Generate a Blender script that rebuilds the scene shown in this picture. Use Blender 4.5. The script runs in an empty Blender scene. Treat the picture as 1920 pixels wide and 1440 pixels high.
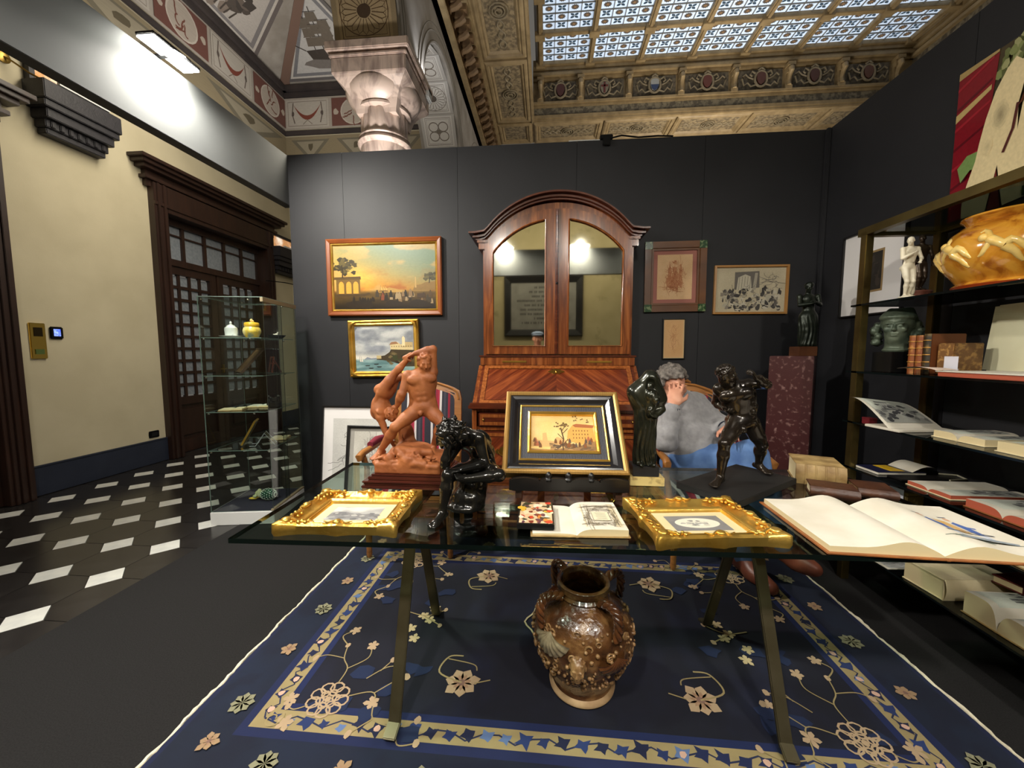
import bpy, bmesh, math, random
import numpy as np
from mathutils import Vector, Matrix, Euler
R = math.radians
random.seed(7)
sc = bpy.context.scene
COL = sc.collection

# ---------------------------------------------------------------- camera, world, exposure
cam_data = bpy.data.cameras.new('camera')
cam_data.sensor_width = 36.0
cam_data.lens = 721.0 / 1920.0 * 36.0
cam_data.clip_start = 0.02
cam_data.clip_end = 100
cam = bpy.data.objects.new('camera', cam_data)
cam.location = (0, 0, 1.3)
cam.rotation_euler = (R(90 - 4.757), 0, R(5.055))
COL.objects.link(cam)
sc.camera = cam
world = bpy.data.worlds.new('world')
sc.world = world
world.use_nodes = True
world.node_tree.nodes['Background'].inputs[0].default_value = (1.0, 0.93, 0.82, 1)
world.node_tree.nodes['Background'].inputs[1].default_value = 0.10
sc.view_settings.view_transform = 'Standard'
sc.view_settings.look = 'None'
sc.view_settings.gamma = 1.0
sc.view_settings.exposure = 0.38
sc.view_settings.use_curve_mapping = False


def lamp_light(name, kind, loc, aim, power, color, size=None, spread=None, parent=None, blend=None):
    d = bpy.data.lights.new(name, kind)
    d.energy = power
    d.color = color
    if kind == 'AREA':
        d.shape = 'RECTANGLE'
        d.size, d.size_y = size
        if spread:
            d.spread = spread
    elif kind == 'SPOT':
        d.spot_size = spread
        d.spot_blend = blend or 0.5
        d.shadow_soft_size = size or 0.05
    else:
        d.shadow_soft_size = size or 0.1
    o = bpy.data.objects.new(name, d)
    COL.objects.link(o)
    o.location = loc
    o.rotation_euler = (Vector(aim) - Vector(loc)).to_track_quat('-Z', 'Y').to_euler()
    if parent:
        o.parent = parent
        o.matrix_parent_inverse = Matrix.LocRotScale(parent.location, parent.rotation_euler, None).inverted()
    return o


# added fill lights, without fixtures, for the hall, aisle, column and rear wall
WARM, COOL, WHITE = (1.0, 0.86, 0.66), (0.86, 0.93, 1.0), (1.0, 0.95, 0.86)
lamp_light('hall_fill_light', 'AREA', (3.0, 7.0, 3.3), (2.4, 7.4, 7.0), 90, (1.0, 0.91, 0.78), (4.0, 1.0), R(150))  # unseen fill added to brighten the coffered ceiling
lamp_light('aisle_vault_fill_light', 'AREA', (-3.3, 4.6, 3.9), (-3.5, 5.0, 7.0), 26, (1.0, 0.94, 0.86), (1.0, 2.0), R(160))  # added fill from below for the painted vault, no lamp there
lamp_light('column_fill_light', 'AREA', (-1.6, 3.46, 2.6), (-1.75, 4.1, 4.4), 13, (1.0, 0.95, 0.9), (.5, .1), R(150))  # fill added out of sight behind the back wall to brighten the column
lamp_light('rear_wall_fill_light', 'AREA', (0, -2.2, 4.6), (0, -4.2, 2.2), 75, (1.0, 0.92, 0.76), (5.0, .5), R(160))  # added fill so the rear wall shows in the mirror
lamp_light('cream_wall_fill_light', 'AREA', (-2.6, 3.6, 3.95), (-4.6, 3.9, 1.4), 34, (1.0, 0.91, 0.74), (0.3, 2.6), R(140))  # unseen fill added for the cream wall
# ---------------------------------------------------------------- helpers
def lin(c):
    return tuple(((x / 255) / 12.92 if x / 255 <= 0.04045 else (((x / 255) + 0.055) / 1.055) ** 2.4) for x in c)


_M = {}


def mat(name, col, rough=0.5, metal=0.0, col2=None, scale=6, thr=(0.35, 0.65), detail=5, stretch=(1, 1, 1), rot=(0, 0, 0),
        bump=0.0, bscale=60, coat=0.0, emit=0.0, spec=0.5, tex='noise', dist=0.0, col3=None, sheen=0.0, trans=0.0):
    """procedural principled material; colours are sRGB 0-255"""
    if name in _M:
        return _M[name]
    m = bpy.data.materials.new(name)
    m.use_nodes = True
    nt = m.node_tree
    N, L = nt.nodes, nt.links
    b = N['Principled BSDF']
    b.inputs['Base Color'].default_value = (*lin(col), 1)
    b.inputs['Roughness'].default_value = rough
    b.inputs['Metallic'].default_value = metal
    b.inputs['Specular IOR Level'].default_value = spec
    b.inputs['Coat Weight'].default_value = coat
    b.inputs['Coat Roughness'].default_value = 0.08
    b.inputs['Sheen Weight'].default_value = sheen
    b.inputs['Transmission Weight'].default_value = trans
    if emit:
        b.inputs['Emission Color'].default_value = (*lin(col), 1)
        b.inputs['Emission Strength'].default_value = emit
    if col2 is not None or bump:
        tc = N.new('ShaderNodeTexCoord')
        mr_ = N.new('ShaderNodeMapping')
        mr_.inputs['Rotation'].default_value = rot
        mp = N.new('ShaderNodeMapping')
        mp.inputs['Scale'].default_value = stretch
        L.new(tc.outputs['Object'], mr_.inputs['Vector'])
        L.new(mr_.outputs[0], mp.inputs['Vector'])
    if col2 is not None:
        if tex == 'wave':
            t = N.new('ShaderNodeTexWave')
            t.inputs['Scale'].default_value = scale
            t.inputs['Distortion'].default_value = dist
            t.inputs['Detail'].default_value = detail
            t.inputs['Detail Scale'].default_value = 1.6
            out = t.outputs['Fac']
        elif tex == 'voronoi':
            t = N.new('ShaderNodeTexVoronoi')
            t.inputs['Scale'].default_value = scale
            out = t.outputs['Distance']
        else:
            t = N.new('ShaderNodeTexNoise')
            t.inputs['Scale'].default_value = scale
            t.inputs['Detail'].default_value = detail
            t.inputs['Distortion'].default_value = dist
            out = t.outputs['Fac']
        L.new(mp.outputs[0], t.inputs['Vector'])
        r = N.new('ShaderNodeValToRGB')
        r.color_ramp.elements[0].position, r.color_ramp.elements[1].position = thr
        r.color_ramp.elements[0].color = (*lin(col), 1)
        r.color_ramp.elements[1].color = (*lin(col2), 1)
        if col3 is not None:
            e = r.color_ramp.elements.new((thr[0] + thr[1]) / 2)
            e.color = (*lin(col3), 1)
        L.new(out, r.inputs['Fac'])
        L.new(r.outputs['Color'], b.inputs['Base Color'])
        if emit:
            L.new(r.outputs['Color'], b.inputs['Emission Color'])
    if bump:
        n = N.new('ShaderNodeTexNoise')
        n.inputs['Scale'].default_value = bscale
        n.inputs['Detail'].default_value = 4
        L.new(mp.outputs[0], n.inputs['Vector'])
        bp = N.new('ShaderNodeBump')
        bp.inputs['Strength'].default_value = bump
        bp.inputs['Distance'].default_value = 0.01
        L.new(n.outputs['Fac'], bp.inputs['Height'])
        L.new(bp.outputs['Normal'], b.inputs['Normal'])
    _M[name] = m
    return m


def print_mat(rough=0.6, coat=0.0):
    """paint or ink: the colour is carried by the painted pieces themselves"""
    nm = 'painted_%d_%d' % (rough * 100, coat * 100)
    if nm in _M:
        return _M[nm]
    m = mat(nm, (200, 200, 200), rough, coat=coat)
    a = m.node_tree.nodes.new('ShaderNodeAttribute')
    a.attribute_name = 'Col'
    n = m.node_tree.nodes.new('ShaderNodeTexNoise')
    n.inputs['Scale'].default_value = 45
    n.inputs['Detail'].default_value = 5
    mr = m.node_tree.nodes.new('ShaderNodeMapRange')
    mr.inputs['To Min'].default_value = 0.82
    mr.inputs['To Max'].default_value = 1.16
    mx = m.node_tree.nodes.new('ShaderNodeVectorMath')
    mx.operation = 'SCALE'
    L = m.node_tree.links
    L.new(n.outputs['Fac'], mr.inputs['Value'])
    L.new(a.outputs['Color'], mx.inputs[0])
    L.new(mr.outputs[0], mx.inputs['Scale'])
    L.new(mx.outputs[0], m.node_tree.nodes['Principled BSDF'].inputs['Base Color'])
    return m


def glass_mat(name, tint=(235, 245, 240), ior=1.5, rough=0.0):
    """thin clear glass: tinted transparency plus fresnel reflection"""
    if name in _M:
        return _M[name]
    m = bpy.data.materials.new(name)
    m.use_nodes = True
    N, L = m.node_tree.nodes, m.node_tree.links
    N.clear()
    o = N.new('ShaderNodeOutputMaterial')
    mix = N.new('ShaderNodeMixShader')
    t = N.new('ShaderNodeBsdfTransparent')
    t.inputs[0].default_value = (*lin(tint), 1)
    g = N.new('ShaderNodeBsdfGlossy')
    g.inputs['Roughness'].default_value = rough
    f = N.new('ShaderNodeFresnel')
    ge = N.new('ShaderNodeNewGeometry')
    io = N.new('ShaderNodeMapRange')
    io.inputs['To Min'].default_value = ior
    io.inputs['To Max'].default_value = 1.0 / ior
    L.new(ge.outputs['Backfacing'], io.inputs['Value'])
    L.new(io.outputs[0], f.inputs['IOR'])
    L.new(f.outputs[0], mix.inputs[0])
    L.new(t.outputs[0], mix.inputs[1])
    L.new(g.outputs[0], mix.inputs[2])
    L.new(mix.outputs[0], o.inputs[0])
    _M[name] = m
    return m


def wood(name, c1, c2, c3, scale=9, rough=0.3, coat=0.3, rot=(0, 0, 0), stretch=(1, 1, 1), dist=3.0):
    k = min(stretch)
    st = tuple(4.0 if s == k and k < 1 else 42.0 for s in stretch)
    return mat(name, c1, rough, col2=c2, col3=c3, scale=scale / 9, dist=0.7, detail=6, thr=(0.28, 0.72), rot=rot, stretch=st, coat=coat)


def ident():
    return Matrix.Identity(4)


def TR(loc=(0, 0, 0), rot=(0, 0, 0), scl=(1, 1, 1)):
    return Matrix.LocRotScale(Vector(loc), Euler(rot), Vector(scl))


class MB:
    """collects shapes into one mesh object"""

    def __init__(s, T=None):
        s.v, s.f, s.mi = [], [], []
        s.m = 0
        s.T = T

    def add(s, vs, fs, T=None):
        o = len(s.v)
        if T is not None:
            vs = [T @ Vector(p) for p in vs]
        if s.T is not None:
            vs = [s.T @ Vector(p) for p in vs]
        s.v.extend([tuple(p) for p in vs])
        for f in fs:
            s.f.append([i + o for i in f])
            s.mi.append(s.m)
        return s

    def box(s, x0, x1, y0, y1, z0, z1, T=None):
        vs = [(x0, y0, z0), (x1, y0, z0), (x1, y1, z0), (x0, y1, z0), (x0, y0, z1), (x1, y0, z1), (x1, y1, z1), (x0, y1, z1)]
        return s.add(vs, [(3, 2, 1, 0), (4, 5, 6, 7), (0, 1, 5, 4), (1, 2, 6, 5), (2, 3, 7, 6), (3, 0, 4, 7)], T)

    def hexa(s, p):
        return s.add(p, [(3, 2, 1, 0), (4, 5, 6, 7), (0, 1, 5, 4), (1, 2, 6, 5), (2, 3, 7, 6), (3, 0, 4, 7)])

    def bar(s, a, b, w, h, up=(0, 0, 1)):
        """square bar from a to b"""
        a, b = Vector(a), Vector(b)
        d = (b - a).normalized()
        x = d.cross(Vector(up))
        if x.length < 1e-5:
            x = d.cross(Vector((1, 0, 0)))
        x.normalize()
        y = x.cross(d)
        x, y = x * w / 2, y * h / 2
        return s.hexa([a - x - y, a + x - y, a + x + y, a - x + y, b - x - y, b + x - y, b + x + y, b - x + y])

    def prism(s, poly, z0, z1, T=None):
        n = len(poly)
        vs = [(x, y, z0) for x, y in poly] + [(x, y, z1) for x, y in poly]
        fs = [tuple(range(n - 1, -1, -1)), tuple(range(n, 2 * n))]
        fs += [(i, (i + 1) % n, n + (i + 1) % n, n + i) for i in range(n)]
        return s.add(vs, fs, T)

    def lathe(s, prof, n=32, T=None, flute=0.0, nfl=0, cap=True):
        vs, fs = [], []
        for r, z in prof:
            for i in range(n):
                a = 2 * math.pi * i / n
                rr = r * (1 - flute * (0.5 + 0.5 * math.cos(nfl * a))) if nfl else r
                vs.append((rr * math.cos(a), rr * math.sin(a), z))
        for k in range(len(prof) - 1):
            for i in range(n):
                j = (i + 1) % n
                fs.append((k * n + i, k * n + j, (k + 1) * n + j, (k + 1) * n + i))
        if cap:
            fs.append(tuple(range(n - 1, -1, -1)))
            fs.append(tuple((len(prof) - 1) * n + i for i in range(n)))
        return s.add(vs, fs, T)

    def tube(s, path, r, n=8, closed=False, T=None, flat=1.0):
        path = [Vector(p) for p in path]
        m = len(path)
        if not hasattr(r, '__len__'):
            r = [r] * m
        vs, fs = [], []
        prev = None
        for i, p in enumerate(path):
            a = path[i - 1] if (i > 0 or closed) else p
            b = path[(i + 1) % m] if (i < m - 1 or closed) else p
            d = (b - a)
            d = d.normalized() if d.length > 1e-9 else Vector((0, 0, 1))
            if prev is None:
                x = d.cross(Vector((0, 0, 1)))
                if x.length < 1e-3:
                    x = d.cross(Vector((0, 1, 0)))
            else:
                x = prev - d * prev.dot(d)
            x.normalize()
            prev = x
            y = d.cross(x)
            for k in range(n):
                t = 2 * math.pi * k / n
                vs.append(p + x * (math.cos(t) * r[i]) + y * (math.sin(t) * r[i] * flat))
        for i in range(m if closed else m - 1):
            for k in range(n):
                a, b = i * n + k, i * n + (k + 1) % n
                c, d = ((i + 1) % m) * n + (k + 1) % n, ((i + 1) % m) * n + k
                fs.append((a, b, c, d))
        if not closed:
            fs.append(tuple(range(n - 1, -1, -1)))
            fs.append(tuple((m - 1) * n + k for k in range(n)))
        return s.add(vs, fs, T)

    def rim(s, w, h, prof, T=None, wav=None):
        """mitred rectangular moulding in the xy plane; prof = [(inset from outer edge, z)], closed loop of the section"""
        vs, fs = [], []
        n = len(prof)
        cs = [(-1, -1), (1, -1), (1, 1), (-1, 1)]
        if wav is None:
            pts = [(cx * w / 2, cy * h / 2, cx, cy) for cx, cy in cs]
        for cx, cy in cs:
            for d, z in prof:
                vs.append((cx * (w / 2 - d), cy * (h / 2 - d), z))
        for c in range(4):
            for k in range(n):
                a, b = c * n + k, c * n + (k + 1) % n
                cc = (c + 1) % 4
                fs.append((a, cc * n + k, cc * n + (k + 1) % n, b))
        return s.add(vs, fs, T)

    def grid(s, fn, nu, nv, T=None, closed_u=False):
        vs = [fn(i / (nu if closed_u else nu - 1), j / (nv - 1)) for j in range(nv) for i in range(nu)]
        fs = []
        for j in range(nv - 1):
            for i in range(nu if closed_u else nu - 1):
                k = (i + 1) % nu
                fs.append((j * nu + i, j * nu + k, (j + 1) * nu + k, (j + 1) * nu + i))
        return s.add(vs, fs, T)

    def ball(s, c, r, n=10, m=7, T=None):
        r = r if hasattr(r, '__len__') else (r, r, r)
        prof = [(math.sin(math.pi * (k + .02) / (m + .04)), -math.cos(math.pi * (k + .02) / (m + .04))) for k in range(m + 1)]
        M_ = TR(c, (0, 0, 0), r)
        return s.lathe(prof, n, (T @ M_) if T is not None else M_)

    def build(s, name, mats, parent=None, smooth=None, bevel=0.0, loc=None, rot=None):
        me = bpy.data.meshes.new(name)
        me.from_pydata(s.v, [], s.f)
        if not isinstance(mats, (list, tuple)):
            mats = [mats]
        for m in mats:
            me.materials.append(m)
        if len(mats) > 1:
            me.polygons.foreach_set('material_index', s.mi)
        if bevel:
            bm = bmesh.new()
            bm.from_mesh(me)
            bmesh.ops.recalc_face_normals(bm, faces=bm.faces)
            ed = [e for e in bm.edges if len(e.link_faces) == 2 and e.calc_face_angle(0) > 0.6]
            bmesh.ops.bevel(bm, geom=ed, offset=bevel, segments=2, affect='EDGES', clamp_overlap=True)
            bm.to_mesh(me)
            bm.free()
            smooth = smooth or 35
        if smooth:
            me.polygons.foreach_set('use_smooth', [True] * len(me.polygons))
            me.set_sharp_from_angle(angle=R(smooth))
        me.update()
        o = bpy.data.objects.new(name, me)
        COL.objects.link(o)
        if parent is not None:
            o.parent = parent
        if loc is not None:
            o.location = loc
        if rot is not None:
            o.rotation_euler = rot
        return o


def tag(o, label=None, cat=None, group=None, kind=None):
    if label:
        o['label'] = label
    if cat:
        o['category'] = cat
    if group:
        o['group'] = group
    if kind:
        o['kind'] = kind
    return o


def thing(name, label, cat, loc=(0, 0, 0), rot=(0, 0, 0), group=None, kind=None):
    o = bpy.data.objects.new(name, None)
    o.empty_display_size = 0.05
    COL.objects.link(o)
    o.location = loc
    o.rotation_euler = rot
    return tag(o, label, cat, group, kind)


def copy_obj(src, parent, loc=None, rot=None, scl=None):
    c = src.copy()
    COL.objects.link(c)
    c.parent = parent
    if loc is not None:
        c.location = loc
    if rot is not None:
        c.rotation_euler = rot
    if scl is not None:
        c.scale = scl
    return c


def copy_tree(src, loc, rot, label=None):
    r = copy_obj(src, None, loc, rot)
    if label:
        r['label'] = label
    for ch in list(src.children):
        c = copy_obj(ch, r)
        for g in list(ch.children):
            copy_obj(g, c)
    return r


# ---- value noise
def _h(i, j, k):
    n = (i * 374761393 + j * 668265263 + k * 1442695041) & 0x7fffffff
    n = ((n ^ (n >> 13)) * 1274126177) & 0x7fffffff
    return ((n ^ (n >> 16)) & 0xffff) / 65535.0


def vnoise(x, y, z=0.0, seed=0):
    x, y, z = np.broadcast_arrays(np.asarray(x, float), np.asarray(y, float), np.asarray(z, float))
    xi, yi, zi = np.floor(x).astype(np.int64), np.floor(y).astype(np.int64), np.floor(z).astype(np.int64)
    fx, fy, fz = x - xi, y - yi, z - zi
    fx, fy, fz = [f * f * (3 - 2 * f) for f in (fx, fy, fz)]
    xi = xi + seed * 131
    r = 0
    for dx in (0, 1):
        for dy in (0, 1):
            for dz in (0, 1):
                w = (fx if dx else 1 - fx) * (fy if dy else 1 - fy) * (fz if dz else 1 - fz)
                r = r + w * _h(xi + dx, yi + dy, zi + dz)
    return r


def fbm(x, y, z=0.0, seed=0, o=4):
    r, a, t = 0, 0.5, 0
    for k in range(o):
        r = r + a * vnoise(np.asarray(x) * 2 ** k, np.asarray(y) * 2 ** k, np.asarray(z) * 2 ** k, seed + k)
        t += a
        a *= 0.5
    return r / t


class Pic:
    """flat painted picture or print: polygons in 0..1 coordinates on a w x h sheet, painted in layers"""

    def __init__(s, w, h, seed=1, eps=0.00012):
        s.w, s.h, s.eps = w, h, eps
        s.v, s.f, s.c = [], [], []
        s.z = 0.0
        s.rnd = random.Random(seed)

    def _p(s, u, v):
        return ((u - 0.5) * s.w, (v - 0.5) * s.h, s.z)

    def bg(s, fn, nx=60, ny=40, box=(0, 0, 1, 1)):
        u, v = np.meshgrid(np.linspace(box[0], box[2], nx), np.linspace(box[1], box[3], ny))
        c = np.clip(np.asarray(fn(u, v), float), 0, 255)
        o = len(s.v)
        for j in range(ny):
            for i in range(nx):
                s.v.append(s._p(u[j, i], v[j, i]))
                s.c.append(c[j, i])
        for j in range(ny - 1):
            for i in range(nx - 1):
                a = o + j * nx + i
                s.f.append((a, a + 1, a + nx + 1, a + nx))
        s.z += s.eps
        return s

    def fill(s, col, box=(0, 0, 1, 1)):
        return s.poly([(box[0], box[1]), (box[2], box[1]), (box[2], box[3]), (box[0], box[3])], col)

    def poly(s, pts, col, layer=True):
        o = len(s.v)
        for u, v in pts:
            s.v.append(s._p(u, v))
            s.c.append(col)
        s.f.append(tuple(range(o, o + len(pts))))
        if layer:
            s.z += s.eps * 0.12
        return s

    def blob(s, u, v, ru, rv, col, n=11, jit=0.25, rot=0.0):
        pts = []
        for k in range(n):
            a = 2 * math.pi * k / n
            q = 1 + s.rnd.uniform(-jit, jit)
            x, y = math.cos(a) * ru * q * s.w, math.sin(a) * rv * q * s.h
            pts.append((u + (x * math.cos(rot) - y * math.sin(rot)) / s.w, v + (x * math.sin(rot) + y * math.cos(rot)) / s.h))
        return s.poly(pts, col)

    def line(s, pts, wd, col, taper=False):
        """stroke; width in metres"""
        P = [Vector(((u - .5) * s.w, (v - .5) * s.h)) for u, v in pts]
        n = len(P)
        o = len(s.v)
        for i, p in enumerate(P):
            d = P[min(i + 1, n - 1)] - P[max(i - 1, 0)]
            d = d.normalized() if d.length > 1e-9 else Vector((1, 0))
            q = Vector((-d.y, d.x)) * wd / 2 * ((1 - i / n) if taper else 1)
            s.v += [(p.x + q.x, p.y + q.y, s.z), (p.x - q.x, p.y - q.y, s.z)]
            s.c += [col, col]
        for i in range(n - 1):
            s.f.append((o + 2 * i, o + 2 * i + 1, o + 2 * i + 3, o + 2 * i + 2))
        s.z += s.eps * 0.12
        return s

    def scrib(s, u, v, ru, rv, col, wd, n=6, steps=7):
        """loose drawn strokes around a centre"""
        for _ in range(n):
            a = s.rnd.uniform(0, 6.28)
            x, y = u + s.rnd.uniform(-ru, ru) * .7, v + s.rnd.uniform(-rv, rv) * .7
            pts = []
            for k in range(steps):
                pts.append((x, y))
                x += math.cos(a) * ru * .22
                y += math.sin(a) * rv * .22
                a += s.rnd.uniform(-.8, .8)
            s.line(pts, wd, col)
        return s

    def person(s, u, v, h, col, w=None):
        """small painted standing figure"""
        w = w or h * .28 * s.h / s.w
        s.poly([(u - w, v), (u + w, v), (u + w * .8, v + h * .6), (u + w * .5, v + h * .8), (u - w * .5, v + h * .8), (u - w * .8, v + h * .6)], col)
        s.blob(u, v + h * .9, w * .45, h * .11, col, 7, .1)
        return s

    def build(s, name, parent, loc=(0, 0, 0), rot=None, rough=0.6, coat=0.0):
        me = bpy.data.meshes.new(name)
        me.from_pydata(s.v, [], s.f)
        at = me.color_attributes.new('Col', 'FLOAT_COLOR', 'POINT')
        c = np.asarray(s.c, float) / 255.0
        c = np.where(c <= 0.04045, c / 12.92, ((c + 0.055) / 1.055) ** 2.4)
        at.data.foreach_set('color', np.hstack([c, np.ones((len(c), 1))]).astype(np.float32).ravel())
        me.materials.append(print_mat(rough, coat))
        o = bpy.data.objects.new(name, me)
        COL.objects.link(o)
        o.parent = parent
        o.location = loc
        if rot:
            o.rotation_euler = rot
        return o


def mixc(a, b, t):
    t = np.asarray(t)[..., None]
    return np.asarray(a, float) * (1 - t) + np.asarray(b, float) * t


def sstep(a, b, x):
    t = np.clip((np.asarray(x) - a) / (b - a), 0, 1)
    return t * t * (3 - 2 * t)
# ---------------------------------------------------------------- sculpting: smooth blended volumes turned into one continuous mesh
def _surfnet(D, o, h):
    nx, ny, nz = D.shape
    S = D < 0
    cs = (nx - 1, ny - 1, nz - 1)
    cnt = np.zeros(cs, np.int8)
    acc = np.zeros(cs + (3,), np.float32)
    for ax in range(3):
        for p in (0, 1):
            for q in (0, 1):
                off = [0, 0, 0]
                oth = [a for a in range(3) if a != ax]
                off[oth[0]], off[oth[1]] = p, q
                sl = tuple(slice(off[a], off[a] + cs[a]) for a in range(3))
                off2 = list(off)
                off2[ax] = 1
                sl2 = tuple(slice(off2[a], off2[a] + cs[a]) for a in range(3))
                cr = S[sl] != S[sl2]
                idx = np.nonzero(cr)
                a, b = D[sl][idx], D[sl2][idx]
                acc[idx + (np.full(len(a), ax),)] += a / (a - b)
                for k, w in ((oth[0], p), (oth[1], q)):
                    if w:
                        acc[idx + (np.full(len(a), k),)] += 1
                cnt += cr
    act = cnt > 0
    ids = np.full(cs, -1, np.int64)
    ii = np.nonzero(act)
    ids[ii] = np.arange(len(ii[0]))
    V = np.stack(ii, 1).astype(np.float32) + acc[ii] / cnt[ii][:, None]
    V = V * h + o
    F = []
    for ax in range(3):
        b, c = [(1, 2), (2, 0), (0, 1)][ax]
        sa = [slice(None)] * 3
        sb = [slice(None)] * 3
        sa[ax], sb[ax] = slice(0, -1), slice(1, None)
        A, B = S[tuple(sa)], S[tuple(sb)]
        e = np.nonzero(A != B)
        e = np.stack(e, 1)
        ok = (e[:, b] > 0) & (e[:, c] > 0) & (e[:, b] < D.shape[b] - 1) & (e[:, c] < D.shape[c] - 1)
        e = e[ok]
        fl = A[tuple(e.T)]

        def cell(db, dc):
            q = e.copy()
            q[:, b] -= db
            q[:, c] -= dc
            return ids[tuple(q.T)]
        quad = np.stack([cell(1, 1), cell(0, 1), cell(0, 0), cell(1, 0)], 1)
        quad[~fl] = quad[~fl][:, ::-1]
        F.append(quad)
    return V, np.concatenate(F)


def vec(p):
    return np.asarray(p, float)


class Clay:
    def __init__(s, vox):
        s.vox = vox
        s.p = []
        s.disp = None

    def cap(s, a, b, ra, rb, k=None):
        s.p.append(('c', vec(a), vec(b), ra, rb, s.vox * 3 if k is None else k))
        return s

    def ell(s, c, r, ax=None, k=None, op='e'):
        s.p.append((op, vec(c), vec(r), np.eye(3) if ax is None else ax, 0, s.vox * 3 if k is None else k))
        return s

    def cut(s, c, r, ax=None, k=None):
        return s.ell(c, r, ax, k, 'x')

    def box(s, c, r, ax=None, rnd=0.0, k=None):
        s.p.append(('b', vec(c), vec(r), np.eye(3) if ax is None else ax, rnd, s.vox * 3 if k is None else k))
        return s

    def _bb(s, p):
        t = p[0]
        if t == 'c':
            return np.minimum(p[1] - p[3], p[2] - p[4]), np.maximum(p[1] + p[3], p[2] + p[4])
        e = np.abs(p[3]).T @ p[2] + (p[4] if t == 'b' else 0)
        return p[1] - e, p[1] + e

    def mesh(s, name, m, parent=None, loc=(0, 0, 0), clip=None):
        bb = [s._bb(p) for p in s.p if p[0] != 'x']
        lo = np.min([b[0] for b in bb], 0) - s.vox * 4
        hi = np.max([b[1] for b in bb], 0) + s.vox * 4
        h = s.vox
        n = np.ceil((hi - lo) / h).astype(int) + 1
        D = np.full(tuple(n), 1e3, np.float32)
        ax = [lo[i] + h * np.arange(n[i]) for i in range(3)]
        for p in s.p:
            k = p[5]
            b0, b1 = s._bb(p)
            m0 = np.clip(np.floor((b0 - lo - k * 2 - h * 4) / h).astype(int), 0, n - 1)
            m1 = np.clip(np.ceil((b1 - lo + k * 2 + h * 4) / h).astype(int) + 1, 1, n)
            sl = tuple(slice(m0[i], m1[i]) for i in range(3))
            X = [ax[i][sl[i]] for i in range(3)]
            x, y, z = X[0][:, None, None], X[1][None, :, None], X[2][None, None, :]
            if p[0] == 'c':
                a, b, ra, rb = p[1:5]
                d = b - a
                L2 = max(d @ d, 1e-12)
                t = np.clip(((x - a[0]) * d[0] + (y - a[1]) * d[1] + (z - a[2]) * d[2]) / L2, 0, 1)
                q = np.sqrt((x - a[0] - d[0] * t) ** 2 + (y - a[1] - d[1] * t) ** 2 + (z - a[2] - d[2] * t) ** 2) - (ra + (rb - ra) * t)
            else:
                c, r, A, rnd = p[1:5]
                u = [(x - c[0]) * A[i][0] + (y - c[1]) * A[i][1] + (z - c[2]) * A[i][2] for i in range(3)]
                if p[0] == 'b':
                    w = [np.abs(u[i]) - r[i] for i in range(3)]
                    q = np.sqrt(sum(np.maximum(v, 0) ** 2 for v in w)) + np.minimum(np.maximum(np.maximum(w[0], w[1]), w[2]), 0) - rnd
                else:
                    k0 = np.sqrt(sum((u[i] / r[i]) ** 2 for i in range(3)))
                    k1 = np.sqrt(sum((u[i] / r[i] ** 2) ** 2 for i in range(3))) + 1e-9
                    q = k0 * (k0 - 1) / k1
            q = q.astype(np.float32)
            o = D[sl]
            if p[0] == 'x':
                g = np.clip(0.5 - 0.5 * (o + q) / k, 0, 1)
                D[sl] = o * (1 - g) + (-q) * g + k * g * (1 - g)
            else:
                g = np.clip(0.5 + 0.5 * (o - q) / k, 0, 1)
                D[sl] = o * (1 - g) + q * g - k * g * (1 - g)
        if s.disp is not None:
            band = np.nonzero(np.abs(D) < h * 6)
            D[band] += s.disp(ax[0][band[0]], ax[1][band[1]], ax[2][band[2]]).astype(np.float32)
        if clip is not None:
            D = np.maximum(D, clip - ax[2][None, None, :].astype(np.float32))
        D[[0, -1]] = 1
        D[:, [0, -1]] = 1
        D[:, :, [0, -1]] = 1
        V, F = _surfnet(D, lo, h)
        me = bpy.data.meshes.new(name)
        me.vertices.add(len(V))
        me.vertices.foreach_set('co', V.astype(np.float32).ravel())
        me.loops.add(F.size)
        me.loops.foreach_set('vertex_index', F.astype(np.int32).ravel())
        me.polygons.add(len(F))
        me.polygons.foreach_set('loop_start', np.arange(0, F.size, 4, dtype=np.int32))
        me.polygons.foreach_set('use_smooth', np.ones(len(F), bool))
        me.update(calc_edges=True)
        me.validate()
        me.materials.append(m)
        o = bpy.data.objects.new(name, me)
        COL.objects.link(o)
        o.parent = parent
        o.location = loc
        return o


def unit(v):
    v = vec(v)
    return v / (np.linalg.norm(v) + 1e-9)


def axes(x=None, y=None, z=None):
    """rows = local axes; z (up) is primary, x secondary"""
    z = unit(z)
    x = vec(x)
    x = unit(x - z * (x @ z))
    return np.stack([x, np.cross(z, x), z])


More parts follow.
